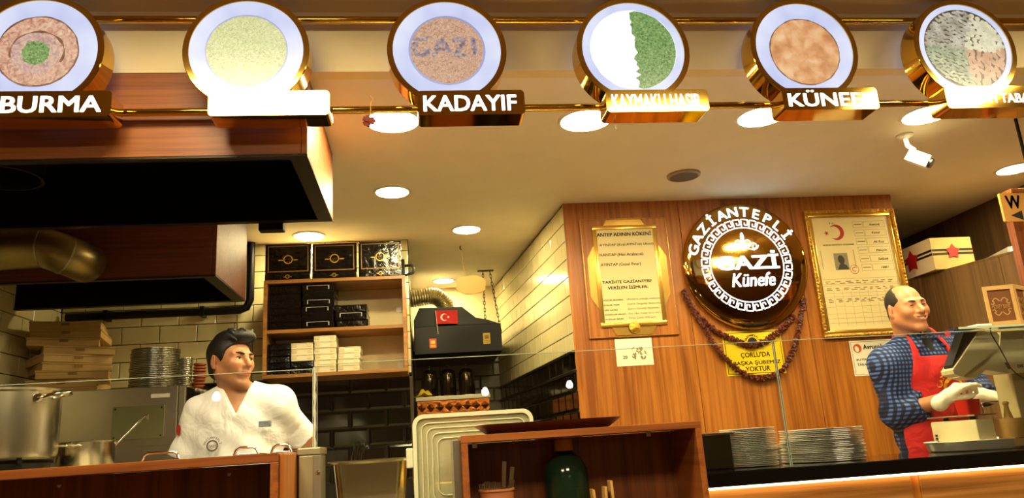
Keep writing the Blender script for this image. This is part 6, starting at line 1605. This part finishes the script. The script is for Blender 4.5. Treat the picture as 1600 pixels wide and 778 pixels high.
# ---------------------------------------------------------------- young man in white (left)
D1 = 3.08
hc = atY(361, 564, D1); top1 = atY(358, 513, D1)[2]
nk = atY(371, 612, D1 + .03)
PM1 = dict(yaw=.05, girth=1.0, chest=(nk[0] + .008, D1 + .04, nk[2] - .18), belly=(nk[0] + .01, D1 + .05, nk[2] - .38), pelvis=(nk[0] + .01, D1 + .05, .96), neck=nk,
           shR=atY(316, 648, D1 + .05), elR=atY(286, 726, D1 + .06), wrR=(atY(292, 720, D1)[0], D1 - .0, .97), shL=atY(433, 633, D1 + .02), elL=atY(474, 690, D1 + .14), wrL=(atY(442, 720, D1)[0], D1 + .02, 1.07))
PM1['wrR'] = np.array([PM1['elR'][0] + .03, D1 - .01, PM1['elR'][2] - .22])
H1 = Head(hc, rotm(.92, .0, .03), .207 / .232)
p1 = thing('person', (nk[0], D1 + .04, 0), 'young man in a white short sleeved V-neck tunic looking to his left', 'person')
skin = skin_mat('skin')
lo = np.array([nk[0] - .36, D1 - .22, -.01]); hi = np.array([nk[0] + .40, D1 + .36, top1 + .03])
f = Field(lo, hi, .009, .0032, [(hc - .14, hc + .14), (PM1['wrR'] + np.array([-.05, -.06, -.2]), PM1['wrR'] + np.array([.05, .06, .02]))])
body_core(f, PM1); H1.build(f)
f.cone(nk + np.array([0, .012, -.03]), H1.p(0, .02, -.05), .050, .047, .025)
hand(f, PM1['wrR'], (.05, -.05, -1), (1, .0, 0), 1, (.25, .3, .35, .4)); hand(f, PM1['wrL'], (-.3, -.25, -1), (-1, .0, .2), -1, (.25, .3, .35, .4))
field_obj('body', f, skin, p1, tone('#b27a52', H1, .15))
def hair_mat(name, col):
    m = plain(name, col, .5, var=.3, scale=120); nt = m.node_tree; b = nt.nodes['Principled BSDF']; tc = nt.nodes.new('ShaderNodeTexCoord'); mp = nt.nodes.new('ShaderNodeMapping'); mp.inputs['Scale'].default_value = (420, 70, 240); mp.inputs['Rotation'].default_value = (0.3, 0.2, .9)
    n = nt.nodes.new('ShaderNodeTexNoise'); n.inputs['Scale'].default_value = 1.0; n.inputs['Detail'].default_value = 2; bp = nt.nodes.new('ShaderNodeBump'); bp.inputs['Strength'].default_value = .45; bp.inputs['Distance'].default_value = .004
    nt.links.new(tc.outputs['Object'], mp.inputs[0]); nt.links.new(mp.outputs[0], n.inputs['Vector']); nt.links.new(n.outputs['Fac'], bp.inputs['Height']); nt.links.new(bp.outputs[0], b.inputs['Normal']); return m
M_HAIR = hair_mat('black_hair', '#0d0906')
H1.extras(p1, M_HAIR, yaw_eye=.35)
def hair_noise(X, Y, Z, a): return a * (np.sin(X * 260 + 3 * np.sin(Z * 90)) * np.sin(Y * 230 + 2 * np.sin(X * 110)) + .6 * np.sin(Z * 310 + Y * 170))
f = Field(hc - .16, hc + .17, .003)
for c, r in (((0, .018, .036), (.0845, .104, .089)), ((0, -.015, .100), (.070, .082, .036)), ((.012, -.068, .100), (.052, .036, .026)), ((0, .07, -.03), (.055, .035, .05))): f.ball(H1.p(*c), np.array(r) * H1.k, H1.R, .02)
def hairline(zl_y, zl_z):
    def fn(X, Y, Z):
        x, y, z = (X - H.C[0]), (Y - H.C[1]), (Z - H.C[2])
        q = [(H.R[0, i] * x + H.R[1, i] * y + H.R[2, i] * z) / H.k for i in range(3)]
        ear = (.026 - np.sqrt((q[1] - .014) ** 2 + (q[2] + .008) ** 2)) * (np.abs(q[0]) > .06) - .1 * (np.abs(q[0]) <= .06)
        return np.maximum((np.interp(q[1], zl_y, zl_z) - q[2]) * .7, ear) - hair_noise(q[0], q[1], q[2], .0012)
    return fn
random.seed(77)
H = H1; f.cut(hairline([-.13, -.095, -.075, -.055, -.04, -.03, -.015, 0, .03, .06, .1], [.072, .070, .066, .055, .035, .0, -.02, -.0, -.04, -.08, -.085]))
for k in range(34):
    a = random.uniform(-1.25, 1.25); z = random.uniform(.078, .128); r0 = .078
    b0 = np.array([r0 * .8 * math.sin(a), -.02 - .062 * math.cos(a) * random.uniform(.6, 1.05), z]); d = np.array([random.uniform(-.3, .5), -1.0, random.uniform(-.35, .25)]); d /= np.linalg.norm(d)
    q1 = b0 + d * .016; q2 = q1 + (d + np.array([.2, 0, -.5])) * .012
    f.cone(H1.p(*b0), H1.p(*q1), .0065, .0045, .004); f.cone(H1.p(*q1), H1.p(*q2), .0045, .0016, .002)
field_obj('hair', f, M_HAIR, p1, smooth_iter=1)
# tunic
M_TUNIC = cloth_mat('white_tunic_cotton', '#f6f3f4')
f = Field((lo[0] - .03, lo[1] - .03, .78), (hi[0] + .03, hi[1], nk[2] + .10), .006)
body_core(f, PM1, .010, arms=False, legs=False)
for s_ in ('R', 'L'):
    sh, el = np.array(PM1['sh' + s_]), np.array(PM1['el' + s_]); e = sh + (el - sh) * (.98 if s_ == 'L' else .92)
    f.cone(sh, e, .057, .066, .04)
    d = (el - sh) / np.linalg.norm(el - sh); ce = sh + (el - sh) * .88
    f.put(lambda X, Y, Z: np.maximum(-((X - ce[0]) * d[0] + (Y - ce[1]) * d[1] + (Z - ce[2]) * d[2]) * -1 * -1, np.sqrt((X - ce[0]) ** 2 + (Y - ce[1]) ** 2 + (Z - ce[2]) ** 2) - .16), ce - .16, ce + .16, .002, 'sub')
f.cut(lambda X, Y, Z: (.80 - Z) + 0 * X + 0 * Y)
nx, ny, nz = nk
# folds
X = f.ax[0][:, None, None]; Y = f.ax[1][None, :, None]; Z = f.ax[2][None, None, :]
f.D += (.0035 * np.sin((X - nx) * 38 + np.sin(Z * 21) * 1.4) * np.clip((nz - .1 - Z) * 5, 0, 1) + .002 * np.sin(Z * 60 + X * 45)).astype(np.float32)
# neck opening: round hole for the neck plus a V down the chest
f.cone((nx - .003, ny + .02, nz - .06), (nx - .003, ny - .01, nz + .12), .055, .068, .004, 'sub')
vz = atY(369, 646, D1 - .09)
def vneck(X, Y, Z):
    hgt = Z - vz[2]; half = np.clip(hgt, 0, 1) * .47
    return np.maximum(np.maximum(np.abs(X - (vz[0] - .006) + hgt * .10) - half, vz[2] - Z), Y - (ny + .0))
f.put(vneck, (nx - .1, lo[1] - .05, vz[2] - .01), (nx + .1, ny + .02, nz + .06), .003, 'sub')
tu = field_obj('tunic', f, M_TUNIC, p1)
# collar band crossing to the V
for pts in ([(338, 607), (345, 620), (357, 637), (371, 658)], [(399, 598), (395, 615), (386, 635), (374, 656), (366, 672)]):
    pass
yf = D1 - .095
c = atY(414, 662, yf); m = MB().bbox(c[0] - .022, c[0] + .022, yf - .006, yf - .0005 + .012, c[2] - .011, c[2] + .011, .002); part('name_badge', m, plain('blue_grey_badge', '#8a929a', .3, var=.3, scale=60), p1)
e0 = atY(333, 693, yf + .01); m = MB(); stroke(m, circ(e0[0], e0[2] - .008, .018, 24), .006, e0[1] - .012, True); 
part('chest_emblem', m, plain('grey_embroidery', '#6a6358', .7), tu)
part('emblem_arc', arc_text('GAZİANTEPLİ', e0[0], e0[2] - .008, .025, 165, 15, .008, e0[1] - .012, .02), plain('grey_embroidery', '#6a6358', .7), tu)
part('emblem_text', fit_text('GAZİ', e0[0] - .013, e0[0] + .013, e0[2] - .013, e0[2] - .003, e0[1] - .012, .02), plain('grey_embroidery', '#6a6358', .7), tu)
c = atY(279, 672, D1 + .0); part('sleeve_patch', fan(MB(), 0, 0, .02, 0).xf(lambda p: c + np.array([p[0] * .5, p[0] * -.4, p[2]])), M_REDINK, tu)
# trousers
f = Field((lo[0], lo[1], -.0), (hi[0], hi[1], 1.02), .011)
Pq = dict(PM1); body_core(f, Pq, .012, arms=False)
f.cut(lambda X, Y, Z: np.maximum(Z - .95, .085 - Z) + 0 * X + 0 * Y); field_obj('trousers', f, plain('black_trousers', '#15130f', .8), p1)

# ---------------------------------------------------------------- laughing man in red apron (right)
D2 = 3.14
hc2 = atY(1416, 481, D2); top2 = atY(1402, 444, D2)[2]
nk2 = atY(1430, 530, D2 + .05)
PM2 = dict(yaw=.12, girth=1.12, chest=np.array(nk2) + np.array([.035, .03, -.19]), belly=np.array(nk2) + np.array([.03, .02, -.42]), pelvis=(nk2[0] + .03, nk2[1] + .05, .96), neck=nk2,
           shR=atY(1386, 571, D2 + .03), elR=atY(1401, 647, D2 + .05), wrR=atY(1476, 623, D2 - .14), shL=atY(1486, 552, D2 + .09), elL=atY(1530, 612, D2 + .10), wrL=atY(1543, 619, D2 - .1))
H2 = Head(hc2, rotm(.02, -.03, -.07), .207 / .232)
p2 = thing('person', (nk2[0], nk2[1], 0), 'laughing balding man in a checked blue shirt, red apron and white gloves', 'person')
hrF = np.array(atY(1506, 597, D2 - .19)) - PM2['wrR']; hlF = np.array(atY(1566, 640, D2 - .2)) - PM2['wrL']
lo = np.array([nk2[0] - .34, nk2[1] - .34, -.01]); hi = np.array([nk2[0] + .60, nk2[1] + .36, top2 + .03])
f = Field(lo, hi, .009, .0032, [(hc2 - .14, hc2 + .14), (PM2['wrR'] - .05, PM2['wrR'] + np.array([.17, .02, .1])), (PM2['wrL'] - .09, PM2['wrL'] + np.array([.12, .02, .03]))])
body_core(f, PM2); H2.build(f, smile=True, heavy=.0025)
f.cone(nk2 + np.array([.0, .02, -.04]), H2.p(0, .025, -.05), .064, .062, .025)
HR = dict(w=PM2['wrR'], fwd=hrF, nrm=(.35, .45, -1), side=1, curl=(.45, .85, 1.0, 1.05), thumb=(.85, .2, .6), k=.84); HL = dict(w=PM2['wrL'], fwd=(.5, -.62, -.22), nrm=(0, .1, -1), side=-1, curl=(.65, .7, .75, .75), k=.86)
hand(f, **HR, infl=-.002); hand(f, **HL, infl=-.002)
def tone2(V):
    return tone('#bd8058', H2, .3)(V)
field_obj('body', f, skin, p2, tone2)
M_HAIR2 = plain('dark_brown_short_hair', '#1c120a', .7, var=.3, scale=200, bump=.15, bscale=500)
H2.extras(p2, M_HAIR2, smile=True, yaw_eye=.2)
f = Field(hc2 - .16, hc2 + .16, .003)
for c, r in (((0, .016, .032), (.0775, .0965, .0862)), ((0, .07, -.03), (.055, .034, .05))): f.ball(H2.p(*c), np.array(r) * H2.k, H2.R, .02)
H = H2
f.cut(hairline([-.13, -.095, -.06, -.045, -.04, -.03, -.015, 0, .03, .06, .1], [.2, .2, .2, .2, .025, .0, -.015, -.0, -.04, -.075, -.08]))
def recede(X, Y, Z):
    x, y, z = (X - H.C[0]), (Y - H.C[1]), (Z - H.C[2]); q = [(H.R[0, i] * x + H.R[1, i] * y + H.R[2, i] * z) / H.k for i in range(3)]
    return (np.interp(q[2], [-.1, 0, .04, .075, .1, .13], [-.05, -.045, -.04, -.02, .02, .05]) - q[1]) * .7 - hair_noise(q[0], q[1], q[2], .001)
f.cut(recede); field_obj('hair', f, M_HAIR2, p2, smooth_iter=1)
# checked shirt
m, nt, b = _new('blue_check_shirt'); tc = nt.nodes.new('ShaderNodeTexCoord'); mp = nt.nodes.new('ShaderNodeMapping'); mp.inputs['Rotation'].default_value = (0, 0, -.15); sx_ = nt.nodes.new('ShaderNodeSeparateXYZ')
nt.links.new(tc.outputs['Object'], mp.inputs[0]); nt.links.new(mp.outputs[0], sx_.inputs[0]); sums = []
for ax_, per in (('X', .0175), ('Z', .0175)):
    a_ = nt.nodes.new('ShaderNodeMath'); a_.operation = 'MULTIPLY'; a_.inputs[1].default_value = 1 / per; nt.links.new(sx_.outputs[ax_], a_.inputs[0])
    b_ = nt.nodes.new('ShaderNodeMath'); b_.operation = 'PINGPONG'; b_.inputs[1].default_value = .5; nt.links.new(a_.outputs[0], b_.inputs[0])
    c_ = nt.nodes.new('ShaderNodeMapRange'); c_.inputs[1].default_value = .2; c_.inputs[2].default_value = .3; nt.links.new(b_.outputs[0], c_.inputs[0]); sums.append(c_.outputs[0])
ad = nt.nodes.new('ShaderNodeMath'); ad.operation = 'ADD'; nt.links.new(sums[0], ad.inputs[0]); nt.links.new(sums[1], ad.inputs[1])
rp = nt.nodes.new('ShaderNodeValToRGB'); e_ = rp.color_ramp.elements; e_[0].position = .0; e_[0].color = hexc('#5072be') + (1,); e_[1].position = 1.0; e_[1].color = hexc('#0b0e20') + (1,); en = e_.new(.5); en.color = hexc('#1a2a5c') + (1,)
hf = nt.nodes.new('ShaderNodeMath'); hf.operation = 'MULTIPLY'; hf.inputs[1].default_value = .5; nt.links.new(ad.outputs[0], hf.inputs[0]); nt.links.new(hf.outputs[0], rp.inputs[0]); nt.links.new(rp.outputs[0], b.inputs['Base Color']); b.inputs['Roughness'].default_value = .8
_bump(nt, b, 11, .4, dist=.03)
f = Field((lo[0] - .03, lo[1] - .02, .88), (hi[0] + .02, hi[1], nk2[2] + .10), .006)
body_core(f, PM2, .016, arms=False, legs=False)
for s_ in ('R', 'L'):
    sh, el, wr = (np.array(PM2[q + s_]) for q in ('sh', 'el', 'wr'))
    f.cone(sh, el, .070, .060, .04); f.cone(el, el + (wr - el) * (.54 if s_ == 'R' else .8), .060, .050, .03); e = el + (wr - el) * (.58 if s_ == 'R' else .83); d = (wr - el) / np.linalg.norm(wr - el)
    f.cone(e - d * .02, e, .047, .047, .006)
    f.put(lambda X, Y, Z: np.maximum(-((X - e[0]) * d[0] + (Y - e[1]) * d[1] + (Z - e[2]) * d[2]), np.sqrt((X - e[0]) ** 2 + (Y - e[1]) ** 2 + (Z - e[2]) ** 2) - .09), e - .09, e + .09, .002, 'sub')
f.cut(lambda X, Y, Z: (.90 - Z) + 0 * X + 0 * Y)
X = f.ax[0][:, None, None]; Y = f.ax[1][None, :, None]; Z = f.ax[2][None, None, :]
f.D += (.004 * np.sin(Z * 55 + (X + Y) * 30 + np.sin(X * 25)) * np.clip((nk2[2] - .06 - Z) * 6, 0, 1)).astype(np.float32)
Rn = rotm(PM2['yaw']); fwd2 = Rn @ np.array([0, -1.0, 0]); sd2 = Rn @ np.array([1.0, 0, 0])
# stand collar, open at the front
f.cone(nk2 + np.array([0, .02, -.03]), nk2 + np.array([0, .0, .042]) + fwd2 * -.004, .078, .071, .012)
f.cone(nk2 + np.array([0, .02, -.06]), nk2 + np.array([0, .0, .12]), .060, .066, .004, 'sub')
def vn(X, Y, Z):
    a_ = (X - nk2[0]) * fwd2[0] + (Y - nk2[1]) * fwd2[1]; s_ = (X - nk2[0]) * sd2[0] + (Y - nk2[1]) * sd2[1]; hgt = Z - (nk2[2] - .075)
    return np.maximum(np.maximum(np.abs(s_) - np.clip(hgt, 0, 1) * .5, -hgt), -a_ + .01)
f.put(vn, nk2 - .16, nk2 + .16, .003, 'sub')
sh_ = field_obj('shirt', f, m, p2)
# collar flaps
for s_ in (-1, 1):
    mm = MB(); b0 = nk2 + fwd2 * .066 + sd2 * s_ * .022 + np.array([0, 0, .02]); b1 = nk2 + fwd2 * .03 + sd2 * s_ * .075 + np.array([0, 0, .035]); t0_ = nk2 + fwd2 * .098 + sd2 * s_ * .062 + np.array([0, 0, -.05])
    q = [b0, b1, t0_ + sd2 * s_ * .012 - fwd2 * .012, t0_]; th_ = fwd2 * .005 + np.array([0, 0, .003])
    mm.add([p_ + th_ for p_ in q] + [p_ - th_ for p_ in q], [(0, 1, 2, 3), (7, 6, 5, 4), (0, 4, 5, 1), (1, 5, 6, 2), (2, 6, 7, 3), (3, 7, 4, 0)])
    part('collar_flap', mm, m, sh_)
mm = MB(); b0 = nk2 + fwd2 * .072 + np.array([0, 0, -.02])
f = Field(nk2 - .13, nk2 + .13, .005)
body_core(f, PM2, .009, arms=False, legs=False); f.cone(nk2 + np.array([0, .02, -.04]), nk2 + np.array([0, .005, .015]), .071, .068, .02)
f.cone(nk2 + np.array([0, .02, -.06]), nk2 + np.array([0, .0, .12]), .058, .063, .004, 'sub')
f.cut(lambda X, Y, Z: np.maximum(np.abs((X - nk2[0]) * sd2[0] + (Y - nk2[1]) * sd2[1]) - .07, -((X - nk2[0]) * fwd2[0] + (Y - nk2[1]) * fwd2[1]) + .02) + 0 * Z); f.cut(lambda X, Y, Z: np.abs(Z - nk2[2] + .02) - .07 + 0 * X + 0 * Y)
field_obj('undershirt', f, plain('black_undershirt', '#14110f', .8), p2)
# apron
M_APR = cloth_mat('red_apron_cotton', '#c4141a')
f = Field((lo[0] - .03, lo[1] - .06, .55), (hi[0] + .02, hi[1], nk2[2] + .06), .006)
body_core(f, PM2, .026, arms=False, legs=False)
for sx in (-1, 1):
    hip = np.array(PM2['pelvis']) + Rn @ np.array([sx * .085, 0, -.05]); f.cone(hip, (hip[0], hip[1], .5), .12, .10, .08)
zt_ap = nk2[2] - .085
def apron_keep(X, Y, Z):
    a_ = (X - nk2[0]) * fwd2[0] + (Y - nk2[1]) * fwd2[1]; s_ = (X - nk2[0]) * sd2[0] + (Y - nk2[1]) * sd2[1] - .0
    wid = np.interp(Z, [.5, 1.05, 1.12, zt_ap - .03, zt_ap], [.23, .22, .17, .108, .098]); bib = np.maximum(np.maximum(np.abs(s_) - wid, Z - zt_ap), -a_ + .005)
    st = np.maximum(np.abs(np.abs(s_) - .088 + np.clip(Z - zt_ap, 0, .2) * .28) - .014, zt_ap - .03 - Z) + 0 * a_
    st = np.maximum(st, -a_ - .06)
    return np.minimum(bib, st)
f.cut(apron_keep)
ap = field_obj('apron', f, M_APR, p2)
# glove shells
M_GLOVE = plain('white_latex_glove', '#eae4d4', .5, var=.03, bump=.3, bscale=60)
for HH in (HR, HL):
    w = np.array(HH['w']); fd = np.array(HH['fwd'], float); fd /= np.linalg.norm(fd)
    f = Field(w - .13, w + .21, .0028); hand(f, **HH, infl=.0022); f.cone(w - fd * .022, w + fd * .02, .0295, .027, .012); f.cone(w - fd * .028, w - fd * .021, .0325, .0325, .004)
    field_obj('glove', f, M_GLOVE, p2, smooth_iter=1)
# apron lettering, laid on the bib
ctr = atY(1474, 590, D2 - .16)
def on_bib(mb, dz=0):
    c0 = nk2 + fwd2 * .0
    def fn(p):
        u, z = p[0], p[2]
        # march to the apron surface along fwd2
        base = nk2 + sd2 * u; base = np.array([base[0], base[1], z])
        i = [int(np.clip(np.searchsorted(f2.ax[k], 0), 0, 1)) for k in range(3)]
        a = .3
        while a > 0:
            q = base + fwd2 * a; ii = [min(max(int(np.searchsorted(f2.ax[k], q[k])), 0), len(f2.ax[k]) - 1) for k in range(3)]
            if f2.D[ii[0], ii[1], ii[2]] < .004: break
            a -= .003
        return base + fwd2 * (a + .004)
    return mb.xf(fn)
f2 = Field((lo[0] - .03, lo[1] - .06, .9), (hi[0] + .02, hi[1], nk2[2] + .06), .008); body_core(f2, PM2, .026, arms=False, legs=False)
u0 = .035; zc_ = float(ctr[2]) - .045
def sub_stroke(pts, w):
    m_ = MB(); stroke(m_, pts, w, 0); return m_
part('apron_lettering', on_bib(arc_text('GAZİANTEPLİ', u0, zc_, .062, 165, 15, .017, 0, .02)), plain('yellow_print', '#e8b020', .6), ap)
part('apron_ring', on_bib(sub_stroke(circ(u0, zc_, .048, 40, 20, 340), .014)), plain('yellow_print', '#e8b020', .6), ap)
part('apron_wordmark', on_bib(fit_text('GAZİ', u0 - .028, u0 + .028, zc_ - .006, zc_ + .016, 0, .02)), plain('yellow_print', '#e8b020', .6), ap)
f = Field((lo[0], lo[1], -.0), (hi[0], hi[1], 1.02), .011); body_core(f, PM2, .014, arms=False); f.cut(lambda X, Y, Z: np.maximum(Z - .93, .085 - Z) + 0 * X + 0 * Y)
field_obj('trousers', f, plain('black_trousers', '#15130f', .8), p2)
# ================================================================== TILL, TIP BOX, CABLE (right edge)
Yv = 2.66
gtop = gz
# till display arm: sloping beige monitor seen from behind on a pillar
TZ = float(atY(1560, 509, YG + .03)[2]) - .012      # everything of the till stays below the glass shelf
mo = thing('till_monitor', (2.30, Yv, cz1), 'beige point of sale monitor on a stand leaning over the counter', 'monitor')
def Q(px, py, Y): return np.array(atY(px, py, Y))
A0, A1, A2, A3 = Q(1489, 579, 2.66), Q(1545, 540, 2.66), Q(1545, 520, 2.66), Q(1530, 514, 2.66)
prof = [Q(1489, 578, Yv), Q(1492, 586, Yv), Q(1504, 590, Yv), Q(1512, 577, Yv), Q(1544, 548, Yv), Q(1550, 537, Yv), Q(1546, 516, Yv), Q(1530, 514, Yv), Q(1512, 527, Yv), Q(1523, 531, Yv)]
prof = [Q(1489, 578, Yv), Q(1491, 584, Yv), Q(1503, 588, Yv), Q(1546, 556, Yv), Q(1560, 544, Yv), Q(1562, 524, Yv), Q(1556, 518, Yv), Q(1530, 518, Yv)]
part('screen_housing', MB().prism([(p[0], min(p[2], TZ)) for p in prof], Yv, Yv + .07), M_BEIGE, mo)
sc_ = [Q(1489, 577, Yv + .01), Q(1488, 570, Yv + .01), Q(1505, 516, Yv + .01), Q(1529, 514, Yv + .01)]
part('screen', MB().prism([(p[0], min(p[2], TZ - .002)) for p in sc_], Yv + .01, Yv + .06), M_BLACK, mo)
ar = [Q(1546, 556, Yv), Q(1590, 585, Yv), Q(1640, 578, Yv), Q(1640, 512, Yv), Q(1560, 512, Yv)]
ar = [Q(1505, 588, Yv + .04), Q(1524, 592, Yv + .04), Q(1540, 578, Yv + .04), Q(1572, 583, Yv + .04), Q(1660, 577, Yv + .04), Q(1660, 511, Yv + .04), Q(1564, 518, Yv + .04), Q(1562, 540, Yv + .04)]
part('cash_unit', MB().prism([(p[0], min(p[2], float(Q(1560, 509, YG + .03)[2]) - .012)) for p in ar], Yv + .04, Yv + .12), M_BEIGE, mo)
p0, p1_ = Q(1580, 584, Yv + .1), Q(1640, 584, Yv + .1)
part('pillar', MB().bbox(p0[0], p1_[0], Yv + .1, Yv + .2, cz1 + .009, p0[2] + .01, .004), plain('pale_grey_plastic', '#b8ab80', .4), mo)
lt = Q(1590, 572, Yv + .039); part('maker_mark', fit_text('DIS', lt[0], lt[0] + .024, lt[2] - .006, lt[2] + .006, Yv + .0392, .04), M_INK, mo)
cbp = [Q(1547, 512, Yv - .006), Q(1549, 522, Yv - .006), Q(1560, 540, Yv - .006), Q(1571, 560, Yv - .006), Q(1576, 572, Yv - .006), Q(1588, 584, Yv - .006), Q(1604, 594, Yv - .006), Q(1615, 600, Yv - .006)]
cbt = thing('power_cable', cbp[0], 'black cable with inline switch draped over the till', 'cable')
part('cord', MB().tube(cbp, .0022, 8), M_BLACK, cbt, 60)
part('inline_switch', MB().tube([Q(1572, 566, Yv - .008), Q(1578, 576, Yv - .008)], .006, 8), M_BLACK, cbt, 60)
# glass shelf on the guard with tip box and phone
gx0, gx1 = float(Q(1500, 515, YG)[0]), 3.0
shz = float(Q(1560, 509, YG + .03)[2])
gsf = thing('glass_top_shelf', (2.5, YG + .1, shz - .008), 'narrow glass shelf above the till carrying the tip box', 'glass shelf')
part('pane', MB().box(gx0, gx1, YG + .007, YG + .24, shz - .008, shz), M_GLASS, gsf)
part('front_edge', MB().box(gx0, gx1, YG + .0065, YG + .0069, shz - .008, shz), M_GLASSEDGE, gsf)
X0, X1 = float(Q(1550, 480, YG + .05)[0]), float(Q(1589, 480, YG + .05)[0]); 
tbz = shz + .0005; tH = float(Q(1565, 445, YG + .05)[2]) - tbz
tpb = thing('wooden_tip_box', (X1, YG + .12, tbz), 'pale wooden money box with brown scrollwork panels above the till', 'tip box')
w_ = .085
cor = np.array([X1, YG + .05, 0.]); ul = np.array([-math.cos(.30), math.sin(.30), 0]); ur = np.array([math.sin(.62), math.cos(.62), 0]) * 1.0
ur = np.array([math.cos(.55), math.sin(.55), 0]); Lw = (X1 - X0) / math.cos(.30)
def TB(u, v, z, o=0): return cor + ul * u + ur * v + np.array([0, 0, tbz + z])
def slab(mb, u0, u1, z0, z1, side, d0, d1):
    """slab on one face: side L lies along ul, R along ur; d0..d1 depth inwards"""
    nl = np.array([-ul[1], ul[0], 0]) * -1 if side == 'L' else np.array([ur[1], -ur[0], 0]) * 1
    nl = nl / np.linalg.norm(nl)
    if nl[1] > 0: nl = -nl
    e = ul if side == 'L' else ur
    P = [cor + e * u + nl * d + np.array([0, 0, tbz + z]) for d in (d0, d1) for (u, z) in ((u0, z0), (u1, z0), (u1, z1), (u0, z1))]
    return mb.add(P, [(0, 1, 2, 3), (7, 6, 5, 4), (0, 4, 5, 1), (1, 5, 6, 2), (2, 6, 7, 3), (3, 7, 4, 0)])
core = MB(); c4 = [cor, cor + ul * Lw, cor + ul * Lw + ur * Lw, cor + ur * Lw]
core.add([(p[0], p[1], tbz) for p in c4] + [(p[0], p[1], tbz + tH) for p in c4], [(0, 1, 2, 3), (7, 6, 5, 4), (0, 4, 5, 1), (1, 5, 6, 2), (2, 6, 7, 3), (3, 7, 4, 0)])
bd_ = part('box', core, plain('brown_panel', '#7a4718', .5, var=.1), tpb)
for side, txt in (('L', 'MONEY BANK'), ('R', 'TIP BOX')):
    fb = .016
    for (a, b, c, d) in ((0, Lw, 0, fb * 1.3), (0, Lw, tH - fb, tH), (0, fb * .8, fb * 1.3, tH - fb), (Lw - fb * .8, Lw, fb * 1.3, tH - fb)):
        part('frame_slat', slab(MB(), a, b, c, d, side, .0005, .006), M_BEECH, tpb)
    nl = np.array([ul[1], -ul[0], 0]) if side == 'L' else np.array([ur[1], -ur[0], 0])
    if nl[1] > 0: nl = -nl
    e = ul if side == 'L' else ur; flip = -1 if side == 'L' else 1
    def onface(mb): return mb.xf(lambda p: cor + e * (Lw / 2 + flip * p[0]) + nl * .0022 + np.array([0, 0, tbz + p[2]]))
    t_ = fit_text(txt, -Lw * .3, Lw * .3, tH * .44, tH * .54, 0, .02); part('lettering', onface(t_), M_BEECH, tpb)
    mm = MB()
    for sg in (-1, 1):
        for top in (-1, 1):
            zc0 = tH * (.62 if top > 0 else .36); P = [(sg * (.002 + .026 * t), zc0 + top * .012 * math.sin(t * 3.1)) for t in np.linspace(0, 1, 12)]
            P += [(sg * (.028 - .006 * math.sin(w)), zc0 + top * (-.004 + .006 * math.cos(w))) for w in np.linspace(0, 4.2, 10)]
            stroke(mm, P, .003, 0)
    part('scrollwork', onface(mm), M_BEECH, tpb)
ph = Q(1527, 510, YG + .06)
pn_ = thing('mobile_phone', (ph[0], YG + .06, shz), 'white mobile phone lying on the glass shelf beside the tip box', 'phone')
part('body', MB().bbox(ph[0] - .032, ph[0] + .03, YG + .02, YG + .15, shz + .0005, shz + .009, .003), M_WHITEP, pn_)
part('lens_bump', MB().bbox(ph[0] - .02, ph[0] + .005, YG + .11, YG + .14, shz + .0092, shz + .012, .001), M_BLACK, pn_)
# pendant lamps over the customers' tables behind the camera
for k, (px_, py_) in enumerate(((338, 620), (758, 612), (890, 601), (1190, 615), (1300, 543))):
    d = ray(px_, py_); P = EYE + d * (YG / d[1]); dr = np.array([d[0], -d[1], d[2]]); q = P + dr * ((2.6 + 3.0 + .25 * k) / d[1])
    if abs(q[0]) > 3.8: continue
    pd = thing('pendant_lamp', q, f'{["first", "second", "third", "fourth", "fifth"][k]} small glowing pendant lamp from the left above the customer tables', 'pendant lamp', 'pendant lamps')
    part('bulb', MB().lathe([(.0001, -.045), (.03, -.035), (.042, -.005), (.03, .03), (.016, .05)], q, 18), emit('pendant_glow', (1, .85, .6), 16), pd, 180)
    part('socket', MB().lathe([(.018, .05), (.018, .09), (.0001, .09)], q, 14), M_BLACK, pd, 40)
    part('cord', MB().tube([(q[0], q[1], q[2] + .09), (q[0], q[1], ZH)], .003, 6), M_BLACK, pd)
